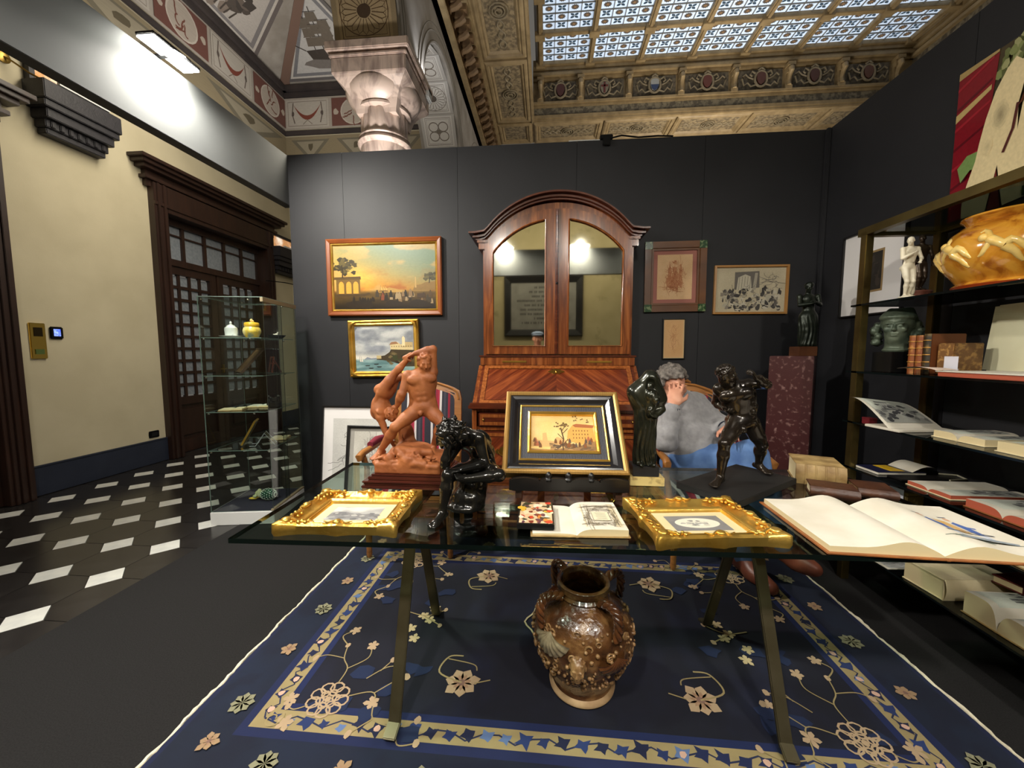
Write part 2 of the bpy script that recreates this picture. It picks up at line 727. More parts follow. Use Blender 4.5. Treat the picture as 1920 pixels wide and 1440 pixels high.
def finger_hand(B, wrist, d, n, side, S, curl=0.5, spread=0.25, k=None):
    """hand: palm, four unequal fingers, thumb. d = direction to the knuckles, n = palm normal, side = +1/-1 thumb side; S = hand length"""
    d, n = unit(d), unit(n)
    n = unit(n - d * (n @ d))
    t = np.cross(d, n) * side
    w = vec(wrist)
    k = k or S * 0.05
    A = np.stack([t, n, d])
    B.ell(w + d * S * 0.26, (S * 0.23, S * 0.095, S * 0.31), A, k)
    B.ell(w + d * S * 0.2 + t * S * .13 + n * S * .03, (S * 0.11, S * 0.09, S * 0.17), A, k)
    lens = (0.40, 0.46, 0.43, 0.33)
    for i, ln in enumerate(lens):
        f = 0.165 - 0.11 * i
        b = w + d * S * (0.50 - 0.02 * abs(i - 1)) + t * S * f
        dirv = unit(d + t * (f * spread * 3))
        r = S * (0.056 - 0.004 * i)
        a = 0.0
        for seg, frac in enumerate((0.45, 0.32, 0.26)):
            a += curl * (0.75 if seg == 0 else 1.0)
            q = dirv * math.cos(a) + n * math.sin(a)
            e = b + q * (ln * S * frac)
            B.cap(b, e, r * (1 - .1 * seg), r * (0.9 - .1 * seg), S * 0.02)
            b = e
    b = w + d * S * 0.14 + t * S * 0.16
    q = unit(t * 0.75 + d * 0.75 + n * 0.35)
    e = b + q * S * 0.24
    B.cap(b, e, S * 0.075, S * 0.06, S * .04)
    q = unit(q + d * 0.5 + n * curl * 0.7 - t * .35)
    B.cap(e, e + q * S * 0.2, S * 0.058, S * 0.045, S * .02)


def foot(B, ankle, toe, H, up=(0, 0, 1), toes=True):
    a, t = vec(ankle), vec(toe)
    d = unit(t - a)
    sole = a - vec(up) * 0.022 * H
    d = unit(t - sole)
    L = np.linalg.norm(t - sole)
    s = unit(np.cross(d, vec(up)))
    heel = sole - d * 0.028 * H
    B.cap(heel, sole + d * L * .6, 0.018 * H, 0.017 * H, .008 * H)
    B.cap(a, sole + d * L * .55, 0.02 * H, 0.016 * H, .012 * H)
    B.cap(sole + d * L * .55 - s * .013 * H, sole + d * L * .8 - s * .014 * H, .013 * H, .012 * H, .008 * H)
    B.cap(sole + d * L * .55 + s * .012 * H, sole + d * L * .8 + s * .012 * H, .014 * H, .012 * H, .008 * H)
    if toes:
        for i in range(5):
            f = (-0.022 + 0.011 * i) * H
            B.cap(sole + d * L * .75 + s * f, sole + d * L * (1.0 - .05 * abs(i - 1.5)) + s * f, .0075 * H, .006 * H, .003 * H)


def head(B, c, face, up, H, hair=None, beard=0.0, ears=True, nose=1.0):
    """c = centre of the skull; H = stature"""
    f, u = unit(face), unit(up)
    u = unit(u - f * (u @ f))
    r = np.cross(f, u)
    A = np.stack([r, f, u])
    c = vec(c)
    g = lambda x, y, z: c + r * (x * H) + f * (y * H) + u * (z * H)
    e = lambda p, rr, k=.006: B.ell(g(*p), [q * H for q in rr], A, k * H)
    e((0, -.006, .012), (.043, .054, .05))
    e((0, .012, -.022), (.034, .038, .044), .015)
    e((0, .028, -.056), (.019, .016, .014), .012)
    for sx in (-1, 1):
        e((sx * .024, .036, -.014), (.013, .011, .012), .01)
        B.cut(g(sx * .0175, .0535, .0005), [.0105 * H, .008 * H, .0065 * H], A, .004 * H)
        e((sx * .0175, .0455, -.0005), (.0085, .006, .0055), .002)
        e((sx * .0175, .0475, .0105), (.015, .0055, .0038), .004)
        if ears:
            e((sx * .0445, -.006, -.006), (.006, .012, .018), .003)
    B.cap(g(0, .049, .006), g(0, .062 * (.7 + .3 * nose), -.016), .0042 * H, .0068 * H, .005 * H)
    e((0, .056, -.0185), (.0105, .006, .005), .003)
    e((0, .0475, -.033), (.0135, .0055, .0032), .003)
    e((0, .0465, -.0405), (.0115, .0058, .0036), .003)
    B.cut(g(0, .0555, -.0367), [.011 * H, .005 * H, .0012 * H], A, .002 * H)
    if hair:
        n, rr, seed = hair
        rd = random.Random(seed)
        for i in range(n):
            a = rd.uniform(0, 6.283)
            z = rd.uniform(-.25, 1)
            q = math.sqrt(max(0, 1 - z * z))
            x, y = q * math.cos(a), q * math.sin(a)
            if y > .35 and z < .42:
                continue
            if y > .7 and z < .6:
                continue
            s_ = rr * rd.uniform(.7, 1.2)
            e((x * .045, -.006 + y * .056, .012 + z * .053), (s_, s_, s_), .004)
    if beard:
        rd = random.Random(5)
        for i in range(26):
            x = rd.uniform(-1, 1)
            e((x * .028, .036 - abs(x) * .022 + rd.uniform(0, .008), -.043 - rd.uniform(0, .034)), (beard, beard, beard * 1.2), .004)
        e((0, .053, -.028), (.016, .004, .003), .003)


def human(B, J, H, face=(0, -1, 0), hup=(0, 0, 1), hair=None, beard=0.0, muscle=1.0, hands=True, feet=True, neckr=1.0, headon=True, belly=0.0):
    """continuous figure on joints J (dict of points); H = stature used for girths"""
    J = {k: vec(v) for k, v in J.items()}
    k = 0.02 * H
    sh = unit(J['shR'] - J['shL'])
    hp = unit(J['hipR'] - J['hipL'])
    up_c = unit(J['neck'] - J['waist'])
    up_p = unit(J['waist'] - J['pelvis'])
    fwd = unit(np.cross(up_c, sh))
    Ac = axes(sh, None, up_c)
    Ap = axes(hp, None, up_p)
    fp = -Ap[1] if Ap[1] @ fwd < 0 else Ap[1]
    fp = Ap[1] * (1 if Ap[1] @ fwd > 0 else -1)
    ch = J.get('chest', J['waist'] * .42 + J['neck'] * .58)
    B.ell(ch, (.098 * H, .066 * H, .098 * H), Ac, k)
    B.ell(ch * .5 + J['waist'] * .5, (.084 * H, .058 * H, .08 * H), Ac, k)
    B.ell(J['waist'], (.076 * H, (.055 + belly) * H, .07 * H), Ap, k * 1.3)
    B.ell(J['pelvis'], (.088 * H, .064 * H, .062 * H), Ap, k)
    if muscle:
        m = muscle
        for s_, S in ((1, 'shR'), (-1, 'shL')):
            B.ell(ch + sh * s_ * .044 * H + fwd * .046 * H + up_c * .022 * H, (.052 * H, .02 * H * m, .036 * H), Ac, .007 * H)
            B.cap(J[S] * .85 + ch * .15 - up_c * .03 * H, J['waist'] + sh * s_ * .06 * H, .03 * H, .018 * H, .02 * H)
            B.cap(J['neck'], J[S] * .9 + J['neck'] * .1 + up_c * .008 * H, .024 * H, .022 * H, .015 * H)
            for q in range(3):
                B.ell(J['waist'] + up_p * (.052 - .037 * q) * H + sh * s_ * .018 * H + fp * .045 * H, (.02 * H, .012 * H * m, .0185 * H), Ac, .009 * H)
            B.ell(J['pelvis'] + hp * s_ * .042 * H - fp * .042 * H - up_p * .015 * H, (.045 * H, .044 * H, .05 * H), Ap, .012 * H)
            B.cap(J['waist'] + sh * s_ * .068 * H, J['pelvis'] + hp * s_ * .075 * H, .018 * H, .02 * H, .01 * H)
            B.ell(ch + sh * s_ * .05 * H - fwd * .045 * H, (.04 * H, .022 * H, .06 * H), Ac, .012 * H)
    hc = J['head']
    B.cap(J['neck'] - up_c * .01 * H, hc - unit(hup) * .03 * H - unit(face) * .012 * H, .036 * H * neckr, .033 * H * neckr, .015 * H)
    if headon:
        head(B, hc, face, hup, H, hair, beard)
    for S in 'RL':
        s_, e_, w_ = J['sh' + S], J['el' + S], J['wr' + S]
        B.ell(s_, (.036 * H, .036 * H, .036 * H), None, k)
        B.cap(s_, e_, .032 * H, .0245 * H, .012 * H)
        d = unit(e_ - s_)
        fd = unit(w_ - e_)
        pl = unit(np.cross(np.cross(d, fd) + 1e-6, d))
        if muscle:
            B.ell(s_ * .48 + e_ * .52 + pl * .012 * H, (.022 * H, .022 * H, .045 * H), axes(np.cross(d, [.3, .5, .7]), None, d), .01 * H)
        B.cap(e_, e_ * .68 + w_ * .32, .0255 * H, .0275 * H, .01 * H)
        B.cap(e_ * .68 + w_ * .32, w_, .0275 * H, .0165 * H, .01 * H)
        if hands:
            hd = J.get('hd' + S)
            dd = unit(hd - w_) if hd is not None else fd
            nn = J.get('pn' + S, np.cross(dd, [.2, .9, .1]))
            finger_hand(B, w_, dd, nn, 1 if S == 'R' else -1, .1 * H, J['cu' + S] if 'cu' + S in J else .5)
        h_, n_, a_ = J['hip' + S], J['kn' + S], J['an' + S]
        B.cap(h_, h_ * .45 + n_ * .55, .056 * H, .045 * H, k)
        B.cap(h_ * .45 + n_ * .55, n_, .045 * H, .033 * H, .012 * H)
        td, sd = unit(n_ - h_), unit(a_ - n_)
        bk = unit(td - sd * (td @ sd) + 1e-6 * fp) if np.linalg.norm(np.cross(td, sd)) > .12 else fp
        bk = -bk if np.linalg.norm(np.cross(td, sd)) > .12 else -fp
        if muscle:
            tfr = -bk - td * ((-bk) @ td)
            B.ell(h_ * .5 + n_ * .5 + unit(tfr) * .014 * H, (.034 * H, .034 * H, .085 * H), axes(np.cross(td, [.31, .4, .2]), None, td), .014 * H)
        B.ell(n_ - bk * .008 * H, (.03 * H, .03 * H, .034 * H), None, .01 * H)
        B.cap(n_, n_ * .65 + a_ * .35, .031 * H, .033 * H, .012 * H)
        B.cap(n_ * .65 + a_ * .35, a_, .033 * H, .0195 * H, .012 * H)
        B.ell(n_ * .68 + a_ * .32 + bk * .014 * H, (.028 * H, .028 * H, .06 * H), axes(np.cross(sd, [.31, .4, .2]), None, sd), .01 * H)
        if feet:
            foot(B, a_, J['to' + S], H, J.get('fu' + S, vec((0, 0, 1))))
    return B
# ---------------------------------------------------------------- the setting: floors, stand walls, header
M_BLK = mat('stand_black_paint', (22, 22, 26), 0.6, col2=(27, 27, 31), scale=3, bump=0.04, bscale=300)
M_HEAD = mat('header_black_paint', (76, 78, 78), 0.8, col2=(84, 86, 86), scale=2)
M_CARPET = mat('black_felt_carpet', (32, 31, 31), 0.95, col2=(41, 40, 40), scale=220, bump=0.25, bscale=500, spec=0.1)
M_CREAM = mat('cream_plaster', (188, 178, 150), 0.85, col2=(198, 188, 160), scale=2.5, bump=0.05, bscale=90)
M_TILEB = mat('black_marble_tile', (33, 31, 31), 0.22, col2=(43, 41, 40), scale=9)
M_TILEW = mat('white_marble_tile', (222, 222, 216), 0.3, col2=(205, 206, 202), scale=14)
M_BASEB = mat('slate_blue_baseboard', (32, 38, 54), 0.5, col2=(38, 44, 60), scale=5)
M_DWOOD = wood('dark_walnut_door', (38, 22, 16), (54, 32, 23), (44, 26, 19), 4, 0.42, 0.1, stretch=(1, 1, .12))
M_FROST = mat('frosted_door_pane', (120, 127, 136), 0.35, col2=(137, 143, 150), scale=30)
M_METALK = mat('black_metal', (18, 18, 19), 0.4, 0.6)
M_WHITEM = mat('white_metal', (214, 215, 213), 0.45)

fl = tag(MB().box(-4.75, 8, -4.2, 9.6, -0.12, -0.012).build('floor', mat('floor_bed', (26, 25, 25), 0.8)), kind='structure')
P = 0.352
octo = [(.174, -.07), (.174, .07), (.07, .174), (-.07, .174), (-.174, .07), (-.174, -.07), (-.07, -.174), (.07, -.174)]
t0 = w0 = None
for i in range(7):
    for j in range(-3, 13):
        x, y = -2.54 - P * i, 2.27 + P * j
        if x > -4.55 and y < 6.6:
            if w0 is None:
                w0 = MB().prism([(.103, 0), (0, .103), (-.103, 0), (0, -.103)], -.012, 0).build('white_tile', M_TILEW, fl)
                w0.location = (x, y, -.004)
            else:
                copy_obj(w0, fl, (x, y, -.004))
        xo, yo = x + P / 2, y + P / 2
        if xo > -4.5 and yo < 6.6:
            if t0 is None:
                t0 = MB().prism(octo, -.012, 0).build('black_tile', M_TILEB, fl)
                t0.location = (xo, yo, -.0043)
            else:
                copy_obj(t0, fl, (xo, yo, -.0043))
carpet = tag(MB().box(-2.3, 2.15, -1.0, 3.3, -.004, 0).build('floor_carpet', M_CARPET), kind='structure')

wb = tag(MB().box(-2.25, 2.2, 3.312, 3.36, 0, 2.995).build('wall_back', M_BLK), kind='structure')
for a, b in zip((-2.25, -1.756, -.751, .237, 1.24), (-1.756, -.751, .237, 1.24, 2.15)):
    MB().box(a + .0012, b - .0012, 3.3, 3.3118, 0, 3.0).build('panel', M_BLK, wb)
wr = tag(MB().box(2.162, 2.21, -.75, 3.3, 0, 2.995).build('wall_right', M_BLK), kind='structure')
for a, b in zip((-.75, .25, 1.25, 2.27), (.25, 1.25, 2.27, 3.299)):
    MB().box(2.15, 2.1618, a + .0012, b - .0012, 0, 3.0).build('panel', M_BLK, wr)
tr = tag(MB().box(2.118, 2.15, 3.268, 3.3, 0, 3.0).build('trim_1', M_BLK, bevel=.006), kind='structure')
hd = tag(MB().box(-2.33, -2.25, -.75, 3.36, 2.58, 3.0).build('trim_2', M_HEAD, bevel=.003), kind='structure')
hf = tag(MB().box(-2.33, 2.15, -.83, -.75, 2.58, 3.0).build('trim_3', M_HEAD, bevel=.003), kind='structure')

# ---- cream palace wall with doors
wl = tag(MB().box(-4.75, -4.58, -4.2, 4.27, 0, 6.1).box(-4.75, -4.58, 6.1, 6.7, 0, 6.1).box(-4.75, -4.58, 4.27, 6.1, 3.24, 6.1).build('wall_left', M_CREAM), kind='structure')
we = tag(MB().box(-4.75, -2.05, 6.7, 6.8, 0, 6.1).build('wall_far', M_CREAM), kind='structure')
wq = tag(MB().box(-4.75, 6, -4.2, -4.05, 0, 5.6).build('wall_rear', mat('olive_plaster', (158, 146, 108), 0.85, col2=(170, 158, 120), scale=2)), kind='structure')
tag(MB().box(-4.58, -4.555, 2.93, 4.2, 0, .26).box(-4.58, -4.55, 2.93, 4.2, .26, .275).build('baseboard_left', M_BASEB, bevel=.003), kind='structure')
tag(MB().box(-4.58, -4.555, 6.13, 6.7, 0, .26).build('baseboard_far', M_BASEB), kind='structure')
tag(MB().box(-4.58, -4.555, -4.0, 1.0, 0, .26).build('baseboard_near', M_BASEB), kind='structure')


def cornice(b, y0, y1, z, s=1.0):
    for k, (d, h0, h1) in enumerate(((.05, 0, .07), (.09, .07, .11), (.06, .11, .17), (.13, .17, .21), (.17, .21, .25), (.2, .25, .29))):
        b.box(-4.58, -4.58 + d * s, y0 - d * s, y1 + d * s, z + h0, z + h1)


d1 = thing('door_1', 'tall dark walnut double door with small lattice panes in cream wall', None, (0, 0, 0), kind='structure')
b = MB()
for y0, y1 in ((4.2, 4.36), (6.0, 6.16)):
    b.box(-4.75, -4.5, y0, y1, 0, 3.25)
    b.box(-4.51, -4.48, y0 + .03, y0 + .06, 0, 3.25).box(-4.51, -4.48, y1 - .06, y1 - .03, 0, 3.25)
b.box(-4.75, -4.5, 4.36, 6.0, 2.95, 3.25)
b.box(-4.51, -4.485, 4.2, 6.16, 3.0, 3.04)
b.build('casing', M_DWOOD, d1, bevel=.004)
b = MB()
cornice(b, 4.2, 6.16, 3.19)
b.build('cornice', M_DWOOD, d1, bevel=.004)
b = MB().box(-4.74, -4.66, 4.36, 6.0, 2.38, 2.46).box(-4.74, -4.66, 4.36, 6.0, 2.87, 2.95).box(-4.70, -4.68, 4.36, 6.0, 2.75, 2.77)
for k in range(6):
    y = 4.36 + 1.6 * k / 5
    b.box(-4.73, -4.67, y, y + .04, 2.46, 2.87)
tr_ = b.build('transom', M_DWOOD, d1)
for k in range(5):
    y = 4.4 + .32 * k
    MB().box(-4.71, -4.70, y, y + .28, 2.46, 2.87).build('pane', M_FROST, tr_)
for li, (y0, y1) in enumerate(((4.37, 5.17), (5.19, 5.99))):
    b = MB()
    b.box(-4.74, -4.68, y0, y0 + .1, 0, 2.38).box(-4.74, -4.68, y1 - .1, y1, 0, 2.38)
    b.box(-4.74, -4.68, y0 + .1, y1 - .1, 2.28, 2.38).box(-4.74, -4.68, y0 + .1, y1 - .1, .62, .72).box(-4.74, -4.68, y0 + .1, y1 - .1, .0, .16)
    b.box(-4.73, -4.71, y0 + .1, y1 - .1, .16, .62)
    b.box(-4.715, -4.69, y0 + .17, y1 - .17, .22, .56)
    w, h = (y1 - y0 - .2) / 4, (2.28 - .72) / 10
    for k in range(1, 4):
        b.box(-4.725, -4.69, y0 + .1 + w * k - .018, y0 + .1 + w * k + .018, .72, 2.28)
    for k in range(1, 10):
        b.box(-4.723, -4.692, y0 + .1, y1 - .1, .72 + h * k - .018, .72 + h * k + .018)
    lf = b.build('leaf', M_DWOOD, d1)
    pm = None
    for a in range(4):
        for c in range(10):
            y, z = y0 + .1 + w * (a + .5), .72 + h * (c + .5)
            if pm is None:
                pm = MB().box(-.004, .004, -w / 2 + .019, w / 2 - .019, -h / 2 + .019, h / 2 - .019).build('pane', M_FROST, lf)
                pm.location = (-4.712, y, z)
            else:
                copy_obj(pm, lf, (-4.712, y, z))
b = MB().box(-4.69, -4.66, 5.19, 5.21, 1.0, 1.12)
b.tube([(-4.66, 5.2, 1.06), (-4.62, 5.2, 1.06), (-4.615, 5.1, 1.06)], .01)
b.build('handle', mat('aged_brass', (150, 122, 60), 0.35, 0.9), d1, smooth=40)
MB().tube([(-4.48, 5.9, 2.44), (-4.3, 6.1, 2.44), (-4.05, 6.62, 2.40)], .008, 6).build('stay_rod', M_METALK, d1, smooth=40)
d2 = thing('door_2', 'dark walnut door surround at the edge of cream wall', None, (0, 0, 0), kind='structure')
b = MB().box(-4.6, -4.48, 2.76, 2.93, 0, 3.12)
for y in (2.79, 2.83, 2.88):
    b.box(-4.49, -4.465, y, y + .025, 0, 3.12)
b.box(-4.6, -4.48, 1.1, 1.27, 0, 3.12).box(-4.6, -4.48, 1.27, 2.76, 2.95, 3.12)
b.build('casing', M_DWOOD, d2, bevel=.003)
b = MB()
cornice(b, 1.1, 2.93, 3.2)
b.build('cornice', M_DWOOD, d2, bevel=.004)
b = MB().box(-4.6, -4.55, 1.27, 2.76, 0, 2.95)
for y in (1.4, 2.1):
    b.box(-4.56, -4.53, y, y + .55, .3, 1.2).box(-4.56, -4.53, y, y + .55, 1.4, 2.7)
b.build('leaf', M_DWOOD, d2, bevel=.004)

# ---- carved window hoods on the cream wall
M_HOOD = mat('blackened_carved_wood', (31, 30, 36), 0.55, col2=(40, 38, 44), scale=20, bump=.2, bscale=60)
M_REFLGL = mat('painted_reflection_glass', (186, 132, 84), 0.15, col2=(242, 226, 205), scale=4, thr=(.45, .6), emit=0.75)  # bright window reflection painted into the glass colour and made to glow


def hood(y, z, label):
    t = thing('carved_window_hood', label, 'window hood', (-4.58, y, z), group='carved hoods on the cream wall')
    b = MB()
    for (h0, h1, hw, d) in ((.0, .05, .235, .10), (.05, .12, .25, .12), (.12, .2, .27, .17), (.2, .26, .3, .2), (.26, .42, .31, .22)):
        b.box(0, d, -hw, hw, h0, h1)
    for k in range(7):
        yy = -.2 + .4 * k / 6
        b.box(.11, .135, yy - .018, yy + .018, .055, .115)
    b.build('hood', M_HOOD, t, bevel=.006)
    b = MB().box(0, .06, -.29, -.25, .42, .64).box(0, .06, .25, .29, .42, .64).box(0, .06, -.29, .29, .62, .66)
    b.build('window_frame', M_HOOD, t)
    MB().box(.01, .03, -.25, .25, .42, .62).build('pane', M_REFLGL, t)
    MB().box(.2, .23, -.2, .2, .42, .445).build('ledge', M_WHITEM, t)
    return t


b0_ = hood(3.48, 3.26, 'blackened carved window hood high on cream wall left of the walnut door')
MB().tube([(.01, -.42, .52), (.05, -.4, .5), (.12, -.33, .44), (.16, -.28, .42)], .008, 6).lathe([(.045, 0), (.05, .012), (.03, .02)], 20, TR((0, -.42, .52), (0, R(90), 0))).build('stay_hook', mat('aged_brass', (150, 122, 60), 0.35, 0.9), b0_, smooth=40)
hood(6.42, 2.62, 'blackened carved window hood far right of the walnut door beside black stand wall')

# ---- fittings on the cream wall
t = thing('wall_plate', 'polished brass intercom plate on cream wall', 'wall plate', (-4.58, 3.1, 1.4))
MB().box(0, .02, -.055, .055, -.16, .16).build('plate', mat('polished_brass', (224, 186, 88), 0.08, 1.0), t, bevel=.004)
MB().box(.02, .024, -.03, .03, .04, .12).build('speaker_grille', mat('plate_dark', (60, 50, 30), .3, .8), t)
MB().box(.02, .026, -.03, .03, -.12, -.075).build('nameplate', mat('plate_green', (92, 110, 60), .3, .3), t)
t = thing('thermostat', 'small black thermostat with lit blue screen on cream wall', 'thermostat', (-4.58, 3.238, 1.478))
MB().box(0, .02, -.05, .05, -.057, .057).build('case', M_METALK, t, bevel=.008)
MB().box(.02, .0215, -.025, .025, -.03, .035).build('screen', mat('blue_screen', (60, 84, 220), .3, col2=(140, 165, 255), scale=70, emit=1.2), t)
t = thing('wall_socket', 'black wall socket low on cream wall above blue baseboard', 'socket', (-4.58, 4.06, .34))
MB().box(0, .012, -.06, .06, -.04, .04).build('plate', M_METALK, t, bevel=.006)
MB().box(.012, .015, -.035, .035, -.022, .022).build('insert', mat('socket_dark', (8, 8, 9), .6), t, bevel=.003)

# ---- framed stone plaque seen in the bureau mirror
t = thing('stone_plaque', 'grey stone plaque in black frame seen reflected in the bureau mirror', 'plaque', (-.08, -4.05, 2.45), (R(90), 0, R(180)))
MB().rim(1.97, 1.5, [(0, 0), (0, .06), (.02, .08), (.15, .05), (.17, .02), (.17, 0)]).build('frame', mat('plaque_frame', (18, 17, 18), .4), t)
MB().box(-.83, .83, -.6, .6, .005, .02).build('slab', mat('grey_marble_slab', (116, 114, 108), .4, col2=(132, 130, 124), scale=4), t, bevel=.004)
p = Pic(1.6, 1.1, 4)
rd = random.Random(2)
for i, wd_ in enumerate((.3, .42, .36, .8, .6, .7, .72, .3, .66)):
    v = .9 - .1 * i
    x = .5 - wd_ / 2
    while x < .5 + wd_ / 2:
        l = rd.uniform(.012, .02)
        p.poly([(x, v), (x + l, v), (x + l, v + .045), (x, v + .045)], (40, 39, 37), False)
        x += l + (.009 if rd.random() < .8 else .03)
p.build('carved_inscription', t, (0, 0, .021))['kind'] = 'stuff'
# ---------------------------------------------------------------- the hall beyond the stand: coffered ceiling, skylight, arcade, vault
M_GILT = mat('gilded_oak', (134, 114, 80), 0.55, col2=(160, 138, 100), scale=7, bump=.12, bscale=40)
M_GILT2 = mat('carved_gilt_relief', (108, 94, 72), 0.6, col2=(150, 132, 100), scale=16, thr=(.42, .58), bump=.9, bscale=28)
M_GREYREL = mat('carved_grey_frieze', (88, 80, 66), 0.7, col2=(132, 122, 100), scale=15, thr=(.42, .58), bump=.9, bscale=26)
M_DARKREL = mat('dark_frieze_ground', (78, 70, 58), 0.7, col2=(112, 102, 84), scale=18, thr=(.4, .6), bump=.8, bscale=30)
M_MARBLE = mat('pink_veined_marble', (208, 186, 172), 0.35, col2=(120, 100, 94), scale=3.2, thr=(.48, .72), dist=2.6, stretch=(1, 1, .45))
M_PLAST = mat('painted_grey_plaster', (164, 158, 150), 0.85, col2=(140, 133, 124), scale=3.5, bump=.06)
M_BEIGE = mat('painted_beige_plaster', (150, 136, 106), 0.85, col2=(164, 150, 120), scale=3)
M_DBAND = mat('painted_dark_band', (52, 46, 46), 0.8, col2=(64, 56, 54), scale=5)

SKX, SKY, SKZ, BP, RP = -.15, 8.13, 7.0, .962, .744
sk = tag(MB().box(SKX - .1, SKX + 7 * BP + .1, SKY - 3 * RP, SKY + .1, SKZ + .1, SKZ + .16).build('ceiling_skylight', mat('skylight_cover', (200, 200, 200), .8)), kind='structure')
b = MB()
for k in range(8):
    x = SKX + BP * k
    b.box(x - .05, x + .05, SKY - 2.6 * RP, SKY, SKZ - .07, SKZ + .05)
    b.box(x - .025, x + .025, SKY - 2.6 * RP, SKY, SKZ - .1, SKZ - .07)
for k in range(3):
    y = SKY - RP * k
    b.box(SKX, SKX + 7 * BP, y - .04, y + .04, SKZ - .07, SKZ + .05)
    for q in range(8):
        b.box(SKX + BP * q - .09, SKX + BP * q + .09, y - .07, y + .07, SKZ - .115, SKZ - .03)
b.build('beam_grid', M_GILT, sk, bevel=.006)
b = MB()
for k in range(7):
    for q in range(1, 4):
        x = SKX + BP * k + .05 + (BP - .1) * q / 4
        b.box(x - .006, x + .006, SKY - 2.4 * RP, SKY, SKZ - .02, SKZ + .01)
for k in range(3):
    for q in range(1, 4):
        y = SKY - RP * k - .04 - (RP - .08) * q / 4
        b.box(SKX, SKX + 7 * BP, y - .006, y + .006, SKZ - .02, SKZ + .01)
b.build('glazing_bars', mat('glazing_bar', (120, 118, 112), .5), sk)
m = print_mat(0.3).copy()
m.name = 'backlit_skylight_glass'
pb = m.node_tree.nodes['Principled BSDF']
at_ = [n for n in m.node_tree.nodes if n.type == 'ATTRIBUTE'][0]
m.node_tree.links.new(at_.outputs['Color'], pb.inputs['Emission Color'])
pb.inputs['Emission Strength'].default_value = 0.62


def pane(kind):
    pw, ph = (BP - .1) / 4 - .012, (RP - .08) / 4 - .012
    p = Pic(pw, ph, 3, eps=.002)
    p.bg(lambda u, v: mixc((176, 196, 222), (204, 218, 234), fbm(u * 3, v * 3, 0, kind)), 6, 6)
    if kind == 0:
        for k in range(4):
            a = math.pi / 4 + k * math.pi / 2
            c, s_ = math.cos(a), math.sin(a)
            q = [(0.02, 0), (.17, .13), (.33, .11), (.46, 0), (.33, -.11), (.17, -.13)]
            p.poly([(.5 + x * c - y * s_, .5 + x * s_ + y * c) for x, y in q], (46, 60, 72), False)
        p.z += p.eps
        p.blob(.5, .5, .06, .06, (150, 150, 140), 8, 0)
    else:
        pts = []
        for k in range(24):
            a = 2 * math.pi * k / 24
            r = .36 if k % 2 else .27
            pts.append((.5 + r * math.cos(a), .5 + r * math.sin(a)))
        p.poly(pts, (74, 66, 58))
        p.z += p.eps
        p.blob(.5, .5, .12, .12, (120, 92, 64), 10, 0)
    o = p.build('pane', sk)
    o.data.materials.clear()
    o.data.materials.append(m)
    return o


panes = [pane(0), pane(1)]
first = [True, True]
for r_ in range(2):
    for bx in range(7):
        for a in range(4):
            for c in range(4):
                x = SKX + BP * bx + .05 + (BP - .1) * (a + .5) / 4
                y = SKY - RP * r_ - .04 - (RP - .08) * (c + .5) / 4
                k = (a + c + r_) % 2
                if first[k]:
                    first[k] = False
                    panes[k].location = (x, y, SKZ)
                    panes[k].rotation_euler = (math.pi, 0, 0)
                else:
                    copy_obj(panes[k], sk, (x, y, SKZ), (math.pi, 0, 0))

# entablature round the skylight
en = tag(MB().box(-.3, 6.9, 8.2, 8.3, 5.95, 7.1).build('wall_entablature', M_GILT), kind='structure')
b = MB()
for (y, z0, z1) in ((8.13, 6.86, 6.95), (8.15, 6.8, 6.86), (8.1, 6.74, 6.8), (8.16, 6.68, 6.74), (8.12, 6.22, 6.27), (8.15, 6.17, 6.22), (8.13, 5.95, 6.02)):
    b.box(-.3, 6.75, y, 8.2, z0, z1)
for (x, z0, z1) in ((6.66, 6.86, 6.95), (6.64, 6.8, 6.86), (6.69, 6.74, 6.8), (6.63, 6.68, 6.74), (6.67, 6.22, 6.27), (6.64, 5.95, 6.2)):
    b.box(x, 6.9, 4.5, 8.2, z0, z1)
b.build('moulding', M_GILT, en, bevel=.005)
MB().box(6.7, 6.8, 4.5, 8.2, 6.2, 6.7).build('side_frieze', M_GREYREL, en)
MB().box(-.3, 6.75, 8.17, 8.2, 6.02, 6.17).build('scroll_frieze', M_GREYREL, en)
bx_ = [-.15, .64, 1.57, 2.56, 3.54, 4.52, 5.45, 6.4]
sh_cols = [((78, 38, 30), None), ((126, 116, 98), (96, 40, 32)), ((160, 160, 156), (48, 60, 92)), ((96, 48, 36), None), ((86, 48, 36), None), ((80, 46, 34), None), ((96, 60, 42), None)]
M_CART = mat('carved_cartouche', (122, 110, 86), .65, col2=(142, 128, 102), scale=12, bump=.4)
